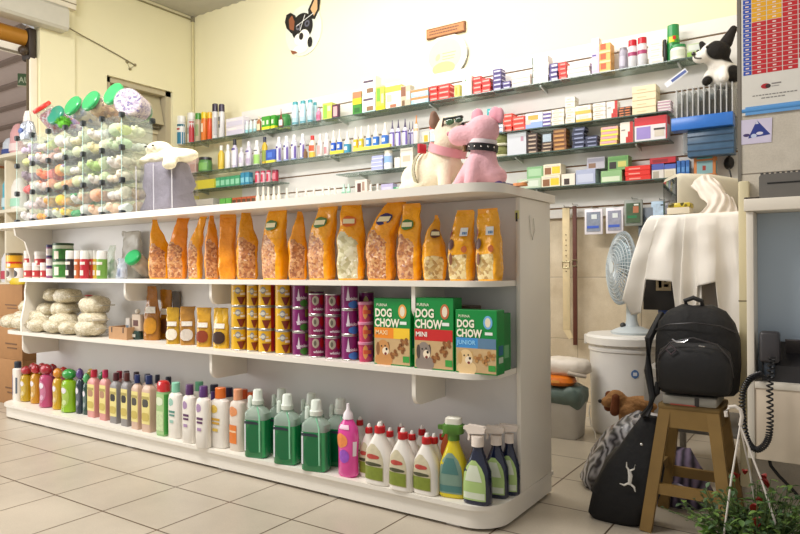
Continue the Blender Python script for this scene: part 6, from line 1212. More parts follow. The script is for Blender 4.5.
# ------------------------------------------------------------ calendar and card on the pillar
YP = 2.9
a_ = onY(738, 0, YP); b_ = onY(746, 116, YP); zb = b_.z
t = thing('wall_calendar', 'large hanging calendar chart with blue column and red and yellow squares', 'calendar', (a_.x+.004, YP-.004, zb))
cw, ch = .60, .75; xo = .008
m = MB(); m.box(xo, -.003, 0, cw, -.001, ch, mat('#e4e0d6', .45)); m.build('sheet', t)
m = MB(); m.loft([(xo, .007, .004, 2), (cw, .007, .004, 2)], mat('#5a9ad8', .4), 10); m.v = [(z, -.004+y, x+.018) for x, y, z in m.v]; m.box(xo+.012, -.0046, .0, cw, -.0031, .032, mat('#6aa6e0', .4)); m.build('blue_roll_edge', t)
m = MB(); cwid, rh, z00 = .052, .0185, zb*0+.155
Blu, Red, Yel, Wh = mat('#2f52b4', .45), mat('#c8242c', .45), mat('#eeae1e', .45), mat('#f0d8d0', .5)
for c in range(11):
    for r in range(32):
        z = z00+r*rh
        if z+rh > ch-.01: continue
        if c == 0: x0, x1, mm = xo+.006, xo+.034, Blu
        else: x0, x1 = xo+.036+(c-1)*cwid, xo+.036+c*cwid-.003; mm = Red
        if c in (1, 2) and r > 10: mm = Yel
        if c == 3 and r > 14: mm = Yel
        if c >= 4 and r < 2+(c-4)*2 : continue
        m.add([(x0, -.0036, z+.001), (x1, -.0036, z+.001), (x1, -.0036, z+rh-.001), (x0, -.0036, z+rh-.001)], [(0, 1, 2, 3)], mm)
        m.add([((x0+x1)/2-.006, -.0040, z+.006), ((x0+x1)/2+.006, -.0040, z+.006), ((x0+x1)/2+.006, -.0040, z+.0115), ((x0+x1)/2-.006, -.0040, z+.0115)], [(0, 1, 2, 3)], Wh)
m.build('coloured_squares', t)
m = MB(); disc(m, .09, .105, .016, .010, mat('#b8242c'), -.0036); disc(m, .098, .104, .009, .008, mat('#3a2a28'), -.0040); m.tube([(.075+.0*i, 0, 0) for i in range(2)], .0001, '#c08080')
m.box(.11, -.0038, .109, .142, -.0032, .114, mat('#8a8480')); m.box(.11, -.0038, .100, .135, -.0032, .103, mat('#a8a29c'))
for z, x0, x1 in ((.070, .045, .19), (.058, .075, .15)):
    x = x0
    while x < x1: l = R_.uniform(.006, .014); m.box(x, -.0038, z, x+l, -.0032, z+.004, mat('#8d8a84')); x += l+.003
m.build('printed_lines', t)
p = onY(741, 145, YP); t = thing('wall_card', 'small lilac card with blue triangle picture below the calendar', 'card', (p.x, YP-.002, p.z)); hh_ = .094
m = MB(); m.add([(0, -.0006, 0), (.105, -.0006, .006), (.108, -.0006, hh_), (.0, -.0006, hh_+.002)], [(0, 1, 2, 3)], mat('#dcd4ea', .4)); m.box(0, -.0005, 0, .105, .0015, .09, mat('#d8d0e6')); m.build('card', t)
m = MB(); poly(m, [(.025, .022), (.102, .03), (.056, .09)], mat('#2f3f90', .4), -.001); poly(m, [(.05, .075), (.062, .075), (.056, .09)], mat('#d8d8e8'), -.0014); disc(m, .02, .035, .012, .006, mat('#4a3a70'), -.0014); disc(m, .065, .038, .012, .006, mat('#e8e4f0'), -.0014); disc(m, .045, .03, .01, .008, mat('#cfd8f0'), -.0014); m.build('triangle_print', t)
# ------------------------------------------------------------ white counter unit on the pillar
cx0 = -.277; wc = mat('#e6ddcd', .4, var=.03)
t = thing('counter_unit', 'white wall mounted counter unit with open grey blue niche for the phone', 'counter', (cx0, 2.55, 0)); cY = .31
m = MB(); m.bbox(-.006, -.01, 1.193, .9, cY, 1.235, wc, r=.003); m.build('worktop', t)
m = MB(); m.bbox(0, 0, .345, .022, cY, 1.192, wc, r=.002); m.build('side_panel', t)
m = MB(); m.box(.0225, .12, .61, .9, .13, 1.192, mat('#b4c3d0', .3, var=.05, scale=4)); m.build('niche_back', t)
m = MB(); m.bbox(.0225, .0, .588, .9, cY, .61, wc, r=.002); m.build('phone_shelf', t)
m = MB(); m.bbox(.0225, .004, .345, .9, .022, .5875, mat('#dccbb4', .4, var=.03), r=.002); m.build('front_panel', t)
m = MB(); m.box(.4, -.001, 1.195, .405, 0, 1.2, wc); 
# printer / card machine on the counter
t = thing('label_printer', 'dark grey desk machine with a slot standing on the white counter', 'printer', (-.185, 2.66, 1.2355))
gm = mat('#6e6a64', .45, var=.08)
m = MB(); m.prism(rrect(-.055, 0, .16, .085, .012, 5), -.08, .12, gm, 'y'); m.build('housing', t)
m = MB(); m.box(-.03, -.0815, .05, .085, -.0798, .055, mat('#141210')); m.build('paper_slot', t)
m = MB()
for i in range(11): m.bbox(-.052+i*.016, -.07, .0855, -.043+i*.016, -.05, .092, mat('#4f4b46', .5), r=.002)
m.bbox(.12, -.082, .03, .17, .0, .095, mat('#3c3833', .5), r=.006); m.build('ribbed_lid', t)
m = MB(); m.tube([(-.055, -.03, .01), (-.07, -.05, .006), (-.10, -.07, .005)], .005, '#5a5248'); m.build('cable', t)
# telephone
t = thing('telephone', 'black desk telephone with coiled cord on the shelf of the counter unit', 'telephone', (-.245, 2.60, .6105)); bp_ = mat('#2c2a2c', .35, var=.06); bp2 = mat('#3e3b3d', .35)
m = MB(); m.prism([(-.02, 0), (.09, 0), (.09, .13), (.06, .13), (-.02, .055)], .01, .25, bp_, 'x'); m.build('base', t)
m = MB(); m.bbox(.004, -.05, .065, .066, -.0, .172, bp2, r=.012, seg=3); m.bbox(.016, -.035, .015, .05, .01, .075, mat('#343c46', .3), r=.008); hs = m.build('handset', t)
m = MB(); M_ = Matrix.Translation((.15, .015, .105)) @ Matrix.Rotation(math.radians(-45), 4, 'X')
m.box(-.07, -.055, -.002, .09, .045, .004, bp2, M_); m.box(.0, .012, .004, .05, .03, .006, '#b9b8b4', M_); m.box(-.005, -.05, .004, .05, -.02, .007, '#c9c5bd', M_)
for i in range(5): m.box(-.06, -.03+i*.012, .004, -.02, -.025+i*.012, .0065, '#1c1b1c', M_)
m.build('keypad', t)
m = MB(); pts = []
def cordpath(u):
    # from handset down in a loop in front of the panel and back up
    P = [(-.20, 2.515, .70), (-.205, 2.50, .60), (-.205, 2.50, .48), (-.215, 2.50, .42), (-.245, 2.50, .39), (-.272, 2.495, .42), (-.285, 2.495, .50), (-.284, 2.495, .58), (-.262, 2.50, .625), (-.235, 2.56, .635)]
    k = u*(len(P)-1); i = min(int(k), len(P)-2); f = k-i
    p0, p1, p2, p3 = [Vector(P[max(0, min(len(P)-1, j))]) for j in (i-1, i, i+1, i+2)]
    return .5*((2*p1)+(p2-p0)*f+(2*p0-5*p1+4*p2-p3)*f*f+(3*p1-p0-3*p2+p3)*f**3)
N_ = 900; turns = 62
for i in range(N_+1):
    u = i/N_; c = cordpath(u); tg = (cordpath(min(1, u+.01))-cordpath(max(0, u-.01))).normalized(); a = tg.cross(Vector((0, 1, 0))).normalized(); b_ = tg.cross(a)
    ph = 2*PI*turns*u; pts.append(c+a*math.cos(ph)*.0085+b_*math.sin(ph)*.0085-Vector((-.245, 2.60, .6105)))
m.tube(pts, .0032, mat('#151315', .35), 5); m.build('coiled_cord', hs)
m = MB(); m.tube([(-.06+.03, .0, .0+.006), (-.045+.03, -.03, .03), (-.02+.02, -.05, .03)], .003, '#d8d4cc'); m.build('line_plug', t)
m = MB(); m.tube([onY(x, y, 2.86) for x, y in ((768, 455), (771, 466), (779, 476), (789, 486), (800, 498), (815, 508))], .006, '#1c1815'); tag(m.build('power_cable'), 'thick black cable hanging below the white counter panel', 'cable')
m = MB(); m.tube([onY(x, y, 2.862) for x, y in ((736, 498), (760, 500), (780, 503), (800, 508))], .003, '#3a1c18'); tag(m.build('thin_cable'), 'thin dark red cable low on the pillar behind the plant', 'cable')
# ------------------------------------------------------------ wooden stool
wd_ = mat('#8a6c38', .6, var=.3, scale=9, bump=.2); wd2 = mat('#7d6334', .6, var=.25, scale=9)
sx, sy = -.485, 2.755
t = thing('wooden_stool', 'rough wooden stool with splayed legs carrying the black backpack', 'stool', (sx, sy, 0)); SH = .485
m = MB(); m.bbox(-.108, -.11, SH-.022, .108, .11, SH, wd2, r=.006); m.build('seat', t)
def bar(m, a, b_, w1, w2, mm):
    a, b_ = Vector(a), Vector(b_); d = (b_-a).normalized(); u = Vector((0, 1, 0)) if abs(d.y) < .9 else Vector((1, 0, 0)); s = d.cross(u).normalized(); v = d.cross(s).normalized()
    vs = [p+s*(i*w1/2)+v*(j*w2/2) for p in (a, b_) for i in (-1, 1) for j in (-1, 1)]
    m.add(vs, [(0, 1, 3, 2), (4, 6, 7, 5), (0, 4, 5, 1), (2, 3, 7, 6), (0, 2, 6, 4), (1, 5, 7, 3)], mm)
for ix in (-1, 1):
    for iy in (-1, 1):
        m = MB(); bar(m, (ix*.084, iy*.092, SH-.022), (ix*.145, iy*.150, .001), .042, .030, wd_); m.build('leg', t, sharp=10)
for (z, k) in ((.43, 1), (.165, 0)):
    f = .084+.061*(SH-z)/SH; g_ = .092+.058*(SH-z)/SH; h2 = .07 if k else .04
    for iy in (-1, 1): m = MB(); bar(m, (-f, iy*g_, z-(0 if k else .0)), (f, iy*g_, z), h2, .018, wd_); m.build('apron' if k else 'stretcher', t, sharp=10)
    for ix in (-1, 1): m = MB(); bar(m, (ix*f, -g_, z+(.0 if k else .045)), (ix*f, g_, z+(.0 if k else .045)), h2 if k else .035, .018, wd2); m.build('apron' if k else 'stretcher', t, sharp=10)
t = thing('folded_paper', 'pale grey folded packet on the stool beneath the backpack', 'packet', (sx-.0, sy-.02, SH+.0005)); m = MB(); m.bbox(-.09, -.10, 0, .10, .08, .035, mat('#8f8a80', .7, var=.1), r=.008); m.build('packet', t); m = MB(); m.box(.025, -.1015, .002, .04, -.0995, .033, mat('#2a2522')); m.box(-.06, -.1012, .0, .03, -.1, .004, mat('#a04030')); m.build('strap', t)
# ------------------------------------------------------------ backpack
BK = mat('#0c0a0b', .75, var=.2, scale=30, bump=.5); BK2 = mat('#131112', .6, var=.15, bump=.3)
t = thing('backpack', 'full black backpack standing upright on the wooden stool', 'backpack', (sx+.015, sy-.005, SH+.036), math.radians(4))
m = MB(); m.loft([(0, .13, .085, 3.4), (.015, .143, .10, 3.4), (.12, .15, .108, 3.2), (.21, .148, .10, 3), (.27, .135, .085, 2.8), (.31, .10, .064, 2.5), (.335, .055, .038, 2.2)], BK, 36, warp=lambda p, a: p+noise.noise_vector(p*14)*.008); m.build('main_bag', t, sharp=80)
m = MB(); m.loft([(.01, .11, .03, 3.4), (.03, .125, .045, 3.4), (.12, .13, .05, 3), (.17, .12, .04, 2.6), (.20, .08, .015, 2.4)], BK2, 30, cy=-.095); fp = m.build('front_pocket', t, sharp=80)
m = MB(); m.tube([(-.13, -.10, .08), (-.12, -.125, .15), (-.08, -.135, .20), (.0, -.14, .222), (.08, -.135, .20), (.12, -.125, .15), (.13, -.10, .08)], .003, mat('#3a3638', .4), 6); m.tube([(-.14, -.06, .24), (-.09, -.10, .265), (0, -.115, .275), (.09, -.10, .265), (.14, -.06, .24)], .003, mat('#2d2a2c', .4), 6); zp = m.build('zip', t)
m = MB(); m.tube([(-.035, -.01, .33), (-.04, -.02, .352), (-.01, -.02, .364), (.02, -.02, .352), (.02, -.01, .33)], .009, BK2, 8); m.build('top_handle', t)
m = MB(); m.tube([(-.07, -.148, .215), (-.055, -.152, .205), (-.03, -.155, .206), (-.015, -.154, .214)], .003, mat('#d8d8dc', .2, metal=.9), 6); m.tube([(.02, -.15, .195), (.04, -.15, .193)], .0025, mat('#c8c8cc', .2, metal=.9), 6); m.build('zip_pull', zp)
m = MB(); M_ = Matrix.Translation((-.075, -.142, .175)) @ Matrix.Rotation(math.radians(45), 4, 'Y')
for s in range(4): m.box(*(-.014, -.002, -.014, .014, .002, -.011) if s == 0 else (-.014, -.002, .011, .014, .002, .014) if s == 1 else (-.014, -.002, -.014, -.011, .002, .014) if s == 2 else (.011, -.002, -.014, .014, .002, .014), mat('#5a4a50', .5), M_)
m.build('patch', fp)
m = MB(); m.tube([(-.13, .02, .30), (-.17, -.04, .2), (-.17, -.06, .08), (-.15, -.09, -.02), (-.165, -.11, -.09)], [.012, .016, .016, .012, .010], BK2, 8); m.build('shoulder_strap', t)
# ------------------------------------------------------------ shoulder bag on the floor
p = onZ(622, 529, 0)
t = thing('shoulder_bag', 'slouching black cloth bag with white antler emblem leaning on the stool leg', 'bag', (p.x-.045, p.y+.09, 0))
def wb(p, a): k = p.z/.45; return Vector((p.x+k*.13, p.y+k*.05, p.z))+noise.noise_vector(p*12)*.012*min(1, p.z*8)
m = MB(); m.loft([(0, .095, .055, 3), (.02, .115, .07, 3), (.12, .125, .075, 2.8), (.22, .112, .065, 2.6), (.29, .082, .05, 2.4), (.36, .055, .035, 2.2), (.42, .03, .025, 2)], BK, 36, warp=wb); m.build('bag_body', t, sharp=80)
m = MB(); m.loft([(.10, .06, .09, 2.6), (.15, .055, .08, 2.6), (.22, .05, .05, 2.4), (.27, .03, .03, 2)], BK2, 24, cx=-.075, cy=.03, warp=wb); m.build('side_pocket', t, sharp=80)
m = MB(); em = mat('#dcd8d0', .4); E0 = Vector((.07, -.062, .205))
def es(pts, r): m.tube([E0+Vector((x, -.012-abs(x)*.1, z)) for x, z in pts], r, em, 6)
es([(0, -.035), (.004, 0), (-.002, .022)], [.006, .009, .005]); es([(-.002, .02), (-.010, .032), (-.010, .05)], [.004, .003, .0015]); es([(.004, .02), (.018, .028), (.022, .045)], [.004, .003, .0015]); es([(-.004, -.03), (-.02, -.04), (-.036, -.036)], [.004, .004, .0015]); es([(.004, -.032), (.018, -.042), (.022, -.058)], [.004, .004, .0015])
m.build('white_emblem', t)
m = MB(); m.tube([(.10, .02, .42), (.13, .0, .46), (.155, .0, .52), (.16, .0, .56)], [.014, .012, .012, .010], BK2, 8); m.build('strap', t)
m = MB(); m.ball((.11, -.052, .325), .006, mat('#e6e6e6', .1, metal=1)); m.build('snap_button', t)
# ------------------------------------------------------------ striped plastic sack and plush behind
p = onZ(590, 465, 0); t = thing('plastic_sack', 'crumpled grey and black striped plastic sack on the floor behind the bags', 'sack', (-.86, 3.04, 0)); t.scale = (1.12, 1.0, 1.16)
m = MB(); m.loft([(0, .13, .10, 2.6), (.03, .165, .12, 2.4), (.12, .165, .12, 2.2), (.22, .13, .10, 2.2), (.29, .08, .06, 2)], stripes('#2a2830', '#a8a6ac', 9, 18, .25), 36, warp=lambda p, a: Vector((p.x+p.z*.45, p.y, p.z))+noise.noise_vector(p*18)*.03*min(1, p.z*12)); m.build('sack', t, sharp=50)
m = MB(); m.ball((.14, -.03, .295), (.05, .03, .022), mat('#c4bfc0', .3, var=.3, bump=1)); m.ball((.10, -.05, .28), (.03, .02, .016), mat('#b0acb0', .3, bump=1)); m.build('knotted_top', t)
tn = mat('#a87a4c', .95, var=.2, scale=60, bump=1)
p = onY(615, 400, 3.28); t = thing('plush_dog', 'brown plush dog lying behind the striped sack in front of the barrel', 'plush toy', (p.x, 3.30, .0)); zc = p.z
blob('body', [('b', (0, 0, zc), (.052, .045, .05)), ('b', (.13, .02, zc-.012), (.11, .05, .040)), ('b', (-.035, -.03, zc-.012), (.035, .03, .028)), ('b', (.12, .02, zc-.075), (.12, .06, .05)), ('c', (.06, -.01, zc-.06), (.07, -.01, .03), .05, .045), ('c', (.18, .03, zc-.06), (.18, .03, .03), .05, .045)], tn, t, .009, 5)
for s in (-1, 1): blob('ear', [('c', (-.01+s*.025, -.03*s-.03, zc+.02), (-.015+s*.028, -.045*s-.03, zc-.045), .02, .024)], mat('#6d3a1c', .95, bump=.6), t, .006, 3)
m = MB(); m.ball((-.066, -.045, zc-.008), .010, '#1c100a'); m.build('nose', t)
# ------------------------------------------------------------ bin
t = thing('waste_bin', 'white plastic waste bin with green grey liner behind the unit', 'bin', (-1.40, 3.83, 0))
m = MB(); m.loft([(0, .105, .085, 5), (.01, .112, .09, 5), (.26, .128, .105, 5), (.265, .13, .107, 5)], mat('#c9c6c2', .4), 36); m.build('body', t)
m = MB(); m.loft([(.19, .129, .108, 5), (.24, .136, .113, 5), (.285, .134, .112, 5), (.30, .12, .10, 4), (.31, .05, .05, 3)], mat('#5c6e68', .4, var=.25, bump=1), 36, warp=lambda p, a: p+Vector((0, 0, noise.noise(p*14)*.03))); m.build('liner', t, sharp=80)
t = thing('orange_packet', 'orange packet lying on the bin under the white sack', 'packet', (-1.43, 3.80, .31)); m = MB(); m.loft([(0, .10, .07, 2.6), (.02, .12, .085, 2.4), (.045, .11, .075, 2.4), (.055, .06, .04, 2)], mat('#d8741c', .35, bump=.4), 28); m.build('packet', t); m = MB(); m.box(-.05, -.088, .02, .05, -.084, .035, '#e9a04a'); m.build('print', t)
t = thing('white_sack', 'crumpled white sack on top of the orange packet and bin', 'sack', (-1.395, 3.86, .367)); m = MB(); m.loft([(0, .12, .08, 3), (.02, .15, .10, 2.8), (.06, .15, .10, 2.6), (.085, .13, .09, 2.4), (.095, .06, .05, 2)], mat('#d3c9bc', .6, bump=.5), 32, warp=lambda p, a: p+noise.noise_vector(p*22)*.012); m.build('sack', t, sharp=80); m = MB(); m.tube([(.05, -.1, .02), (.10, -.085, .01), (.14, -.05, .0)], .012, mat('#b9aea0', .6)); m.build('tied_corner', t)
m = MB(); m.tube([onY(x, y, 3.75) for x, y in ((590, 405), (589, 412), (591, 425), (595, 432), (596, 440))], .004, '#d8d4cc'); tag(m.build('white_cable'), 'thin white cable hanging between the bin and the barrel', 'cable')
t = thing('toy_bone', 'small orange and black striped toy on floor left of the bin', 'pet toy', (-1.56, 3.85, 0)); m = MB()
for i in range(4): m.loft([(i*.025, .03, .03, 2), (i*.025+.02, .03, .03, 2), (i*.025+.0249, .026, .026, 2)], mat(['#2a2220', '#c8601c'][i % 2], .5), 16)
m.build('striped_column', t); m = MB(); m.ball((0, 0, .106), .02, '#2a2220'); m.build('knob', t)
# ------------------------------------------------------------ barrel and fan
bx, by = onY(626, 335, 4.12).x, 4.12
t = thing('plastic_barrel', 'large white plastic barrel with lid carrying the fan', 'barrel', (bx, by, 0)); wp = mat('#d9d6d2', .4, var=.03)
m = MB(); m.loft([(0, .19, .19, 2), (.02, .205, .205, 2), (.50, .215, .215, 2), (.505, .222, .222, 2), (.52, .222, .222, 2), (.525, .215, .215, 2), (.545, .216, .216, 2)], wp, 44); m.build('drum', t)
m = MB(); m.loft([(.54, .225, .225, 2), (.545, .236, .236, 2), (.585, .236, .236, 2), (.60, .225, .225, 2), (.602, .18, .18, 2)], mat('#dddad4', .4), 44); m.bbox(-.245, -.05, .53, -.225, -.01, .59, mat('#d0ccc4'), r=.004); m.build('lid', t)
m = MB(); m.patch([(0, .206, .206, 2), (.50, .216, .216, 2)], .36, .41, 22, 34, mat('#4a6fa8', .4), off=.001, shape=EL2); m.patch([(0, .206, .206, 2), (.50, .216, .216, 2)], .375, .395, 25, 31, mat('#d4d8e0', .4), off=.0018); m.build('round_logo', t)
fz = .6025; fm = mat('#c3ccd0', .35, var=.03); fd = mat('#8fa0a6', .35)
t = thing('desk_fan', 'pale grey desk fan turned to the left on top of the barrel', 'fan', (bx+.035, by-.0, fz))
m = MB(); m.loft([(0, .12, .12, 2), (.012, .125, .125, 2), (.03, .09, .09, 2), (.045, .05, .05, 2)], fm, 32); m.build('base', t)
m = MB(); m.loft([(.04, .045, .045, 2), (.08, .033, .033, 2), (.22, .030, .030, 2), (.25, .036, .036, 2)], fm, 24); m.ball((-.045, -.03, .05), .018, '#3c3c3c'); m.build('stand', t)
hc = onY(621, 268, by-.06)-Vector((bx+.035, by, fz)); ax = Vector((-.80, -.60, .05)).normalized(); q_ = ax.to_track_quat('Z', 'Y').to_matrix().to_4x4(); FM = Matrix.Translation(hc) @ q_; RF = .215
def FT_(pts): return [FM @ Vector(p) for p in pts]
m = MB(); m.tube(FT_([(0, 0, -.13), (0, 0, -.05)]), [.05, .065], fd, 20); m.ball(FM @ Vector((0, 0, -.135)), .05, fd); m.tube([(0, 0, .24), FM @ Vector((0, 0, -.11))], .03, fd, 12); mo = m.build('motor', t)
def dome(z): return math.sqrt(max(0, 1-(z)**2))
for nm, sg in (('front_grille', 1), ('rear_grille', -1)):
    m = MB(); D_ = .055*sg if sg > 0 else .07*sg
    for k in range(1, 11): r = RF*k/10; z = D_*(1-(k/10)**3); m.tube(FT_([(r*math.cos(a*PI/20), r*math.sin(a*PI/20), z) for a in range(40)]), .0026 if k < 10 else .010, fm, 5, closed=True)
    for s in range(48): a = 2*PI*s/48; m.tube(FT_([(RF*k/6*math.cos(a+.25*(1-k/6)), RF*k/6*math.sin(a+.25*(1-k/6)), D_*(1-(k/6)**3)) for k in range(1, 7)]), .0024, fm, 4)
    if sg > 0: m.add([FM @ Vector((.035*math.cos(i*PI/10), .035*math.sin(i*PI/10), .06)) for i in range(20)], [tuple(range(20))], mat('#cfd8dc'))
    m.build(nm, t)
for s in range(3):
    m = MB(); vs = []; fs = []
    for j in range(7):
        r = .03+.155*j/6
        for i in range(7): a = 2*PI*s/3+(i/6-.5)*1.3*(.6+.4*j/6)+.3*j/6; vs.append(FM @ Vector((r*math.cos(a), r*math.sin(a), (i/6-.5)*.05)))
    for j in range(6):
        for i in range(6): fs.append((j*7+i, j*7+i+1, j*7+i+8, j*7+i+7))
    m.add(vs, fs, mat('#a9bcc4', .25)); o = m.build('blade', mo); so = o.modifiers.new('thick', 'SOLIDIFY'); so.thickness = .003
# ------------------------------------------------------------ cloth covered shelf in the alcove
rk = mat('#7f7c78', .5); t = thing('storage_rack', 'grey metal rack hidden under the white cloths beside the pillar', 'rack', (-.545, 3.55, 0)); RW, RD_, RH = .175, .235, 1.235
for ix in (-1, 1):
    for iy in (-1, 1): m = MB(); m.bbox(ix*RW-.015, iy*RD_-.015, 0, ix*RW+.015, iy*RD_+.015, RH, rk, r=.003); m.build('post', t)
for z in (.25, .80, RH): m = MB(); m.bbox(-RW-.016, -RD_-.016, z-.02, RW+.016, RD_+.016, z, mat('#2f4a8c' if z == .80 else '#8d8a86', .5), r=.003); m.build('shelf', t)
def rbox(label, x0, x1, z0, z1, col, decos, Y=3.285, nm='storage_box', dp=.2):
    t = thing(nm, label, 'box', ((x0+x1)/2, Y, z0)); m = MB(); m.bbox(-(x1-x0)/2, 0, 0, (x1-x0)/2, dp, z1-z0, mat(col, .5, var=.06), r=.003); m.build('box', t); m = MB()
    for a, b_, c, e, cc in decos: w_ = x1-x0; h = z1-z0; m.box(-w_/2+a*w_, -.0015, b_*h, -w_/2+c*w_, .0, e*h, mat(cc))
    m.build('printed_label', t)
rbox('black box with beige printed sign, seen in the gap of the white cloth', -.80, -.63, .8005, 1.02, '#1c1816', ((.35,.42,.75,.72,'#b9a684'),(.42,.48,.5,.66,'#1c1816'),(.56,.5,.68,.56,'#1c1816'),(.56,.6,.62,.66,'#1c1816')))
rbox('yellow edged carton above the black box under the cloth', -.80, -.63, 1.021, 1.07, '#c9b36a', ((.1,.2,.9,.5,'#8f7c3a'),))
rbox('grey box with small blue label under the right cloth', -.60, -.40, .8005, 1.12, '#b5aaa0', ((.55,.56,.8,.84,'#2f4f9a'),(.58,.64,.7,.76,'#8fa8d8')))
rbox('white storage box low behind the stool', -.80, -.52, .2505, .52, '#b9b5b0', ((.0,.85,1,1,'#d8d4cc'),(.9,0,.94,.85,'#7a8478')), dp=.25)
rbox('dark green patterned bag shaped box at the right on the rack', -.505, -.40, .5, .79, '#2c3420', ((.1,.3,.4,.6,'#4a5a30'),(.5,.6,.9,.8,'#5c5a34')), dp=.2)
t = thing('cloth_bundle', 'crumpled dark purple and white cloth seen through the stool legs', 'cloth', (-.60, 3.02, 0)); m = MB(); m.loft([(0, .12, .10, 2.4), (.05, .15, .12, 2.2), (.14, .12, .09, 2), (.22, .05, .05, 2)], stripes('#2a2430', '#8a7a96', 9, 6, .8), 32, warp=lambda p, a: p+noise.noise_vector(p*14)*.03*min(1, p.z*10)); m.build('bundle', t, sharp=80); m = MB(); m.ball((.02, -.12, .08), (.05, .03, .03), mat('#a89fb0', .8, bump=1)); m.build('pale_fold', t)
# cloths: sheets falling over the rack front and sides
def drape(name, label, x0, x1, hem, back=.30, m_='#f2ede4', seed=0, flare=.03, lf=.0, ytop=3.262, nx=60, nz=40):
    t = thing(name, label, 'cloth', ((x0+x1)/2, 3.4, RH)); vs = []; fs = []; rows = 12+nz
    for i in range(nx+1):
        u = i/nx; x = x0+(x1-x0)*u; L = hem(u)
        for j in range(rows+1):
            if j <= 12: y = ytop+back*(1-j/12); z = RH+.012+.006*noise.noise(Vector((x*12, y*12, seed))); q = 0; yy = y
            else:
                q = (j-12)/nz; z = RH+.012-q*L; fold = math.sin(x*58+seed+1.5*noise.noise(Vector((x*8, z*3, seed))))*.016*min(1, q*2.2)
                yy = ytop-.012*min(1, q*6)-flare*q-fold*1.0-.012*noise.noise(Vector((x*10, z*8, seed+3)))-.012
            sx_ = (u-.5)*.04*q-lf*(1-u)**1.5*q**.6
            vs.append((x-(x0+x1)/2+sx_, yy-3.4, z-RH))
    n = rows+1
    for i in range(nx):
        for j in range(rows): fs.append((i*n+j, i*n+j+1, (i+1)*n+j+1, (i+1)*n+j))
    m = MB(); m.add(vs, fs, mat(m_, .85, var=.04, scale=8, bump=.2)); o = m.build('cloth', t, sharp=180); so = o.modifiers.new('thick', 'SOLIDIFY'); so.thickness = .004
    return t
def hem1(u):
    pts = [(0, .40), (.05, .42), (.10, .47), (.20, .46), (.24, .30), (.60, .31), (.66, .48), (1, .50)]
    for (a, b_), (c, d) in zip(pts, pts[1:]):
        if u <= c: return b_+(d-b_)*(u-a)/(c-a)
    return .52
drape('white_coat', 'white work coat thrown over the rack, sleeves hanging in front', -.755, -.545, hem1, seed=1, lf=.10)
def hem2(u):
    pts = [(0, .50), (.22, .52), (.26, .33), (.55, .31), (.62, .52), (1, .55)]
    for (a, b_), (c, d) in zip(pts, pts[1:]):
        if u <= c: return b_+(d-b_)*(u-a)/(c-a)
    return .55
drape('white_sheet', 'white cloth hanging over the right half of the rack by the pillar', -.60, -.36, hem2, back=.28, seed=5, ytop=3.245, m_='#efe9df')
# old monitor with a towel
t = thing('old_monitor', 'old boxy cream monitor with dark screen on top of the rack', 'monitor', (-.585, 3.62, RH+.022), math.radians(-62)); mc = mat('#d3ccb8', .5, var=.04)
m = MB(); m.loft([(0, 1, 1, 2)]*0+[(-.16, .12, .10, 6), (-.14, .13, .106, 6), (.0, .125, .10, 6), (.14, .09, .08, 5), (.16, .08, .07, 5)], mc, 36); m.v = [(x, z, y+.106) for x, y, z in m.v]; m.build('casing', t)
m = MB(); m.bbox(-.108, -.166, .02, .108, -.158, .19, mat('#23262a', .12, coat=.8), r=.004); m.build('screen', t)
m = MB(); m.loft([(-.2, .04, .03, 2.5), (0, .05, .045, 2), (.2, .04, .03, 2.5)], mat('#e0d6ca', .9, bump=.6), 20); pass
def sheet(label, P, nm='towel', col='#e2d8cc', th=.006, seed=0, amp=.012):
    """soft sheet through a grid of control points"""
    t = thing(nm, label, 'towel', P[0][0]); A = [[Vector(p) for p in r] for r in P]; nu, nv = 28, 28; vs = []; fs = []
    def cr(p0, p1, p2, p3, f): return .5*((2*p1)+(p2-p0)*f+(2*p0-5*p1+4*p2-p3)*f*f+(3*p1-p0-3*p2+p3)*f**3)
    def line(r, u): k = u*(len(r)-1); i = min(int(k), len(r)-2); f = k-i; g = lambda j: r[max(0, min(len(r)-1, j))]; return cr(g(i-1), g(i), g(i+1), g(i+2), f)
    for a in range(nu+1):
        col_ = [line(r, a/nu) for r in A]
        for b_ in range(nv+1):
            q = line(col_, b_/nv); q = q+noise.noise_vector(q*16+Vector((seed, 0, 0)))*amp+Vector((0, math.sin(a*.9+b_*.2)*amp*.7, 0)); vs.append(q-Vector(P[0][0]))
    for a in range(nu):
        for b_ in range(nv): fs.append((a*(nv+1)+b_, a*(nv+1)+b_+1, (a+1)*(nv+1)+b_+1, (a+1)*(nv+1)+b_))
    m = MB(); m.add(vs, fs, mat(col, .9, var=.04, bump=.3)); o = m.build('fabric', t, sharp=180); so = o.modifiers.new('thick', 'SOLIDIFY'); so.thickness = th; return t
g = lambda px, py, Y: tuple(onY(px, py, Y))
sheet('pinkish white towel draped from the monitor down onto the white cloths', [[g(692, 186, 3.44), g(699, 177, 3.48), g(708, 175, 3.50), g(716, 179, 3.50)], [g(699, 195, 3.38), g(709, 186, 3.40), g(719, 187, 3.40), g(728, 194, 3.42)], [g(708, 204, 3.33), g(718, 198, 3.34), g(728, 201, 3.36), g(737, 207, 3.38)], [g(693, 219, 3.25), g(708, 218, 3.25), g(724, 219, 3.26), g(738, 222, 3.28)]])
t = thing('small_carton', 'white carton with yellow dotted top beside the towel', 'carton', (-.645, 3.36, RH+.020)); m = MB(); m.bbox(-.05, -.05, 0, .05, .05, .03, mat('#dcd2bc', .6), r=.003); m.build('carton', t); m = MB(); m.bbox(-.045, -.048, .0302, .052, .048, .052, cells('#4a4420', '#c9b02c', '#dcc84a', 60), r=.004); m.build('yellow_dotted_top', t)
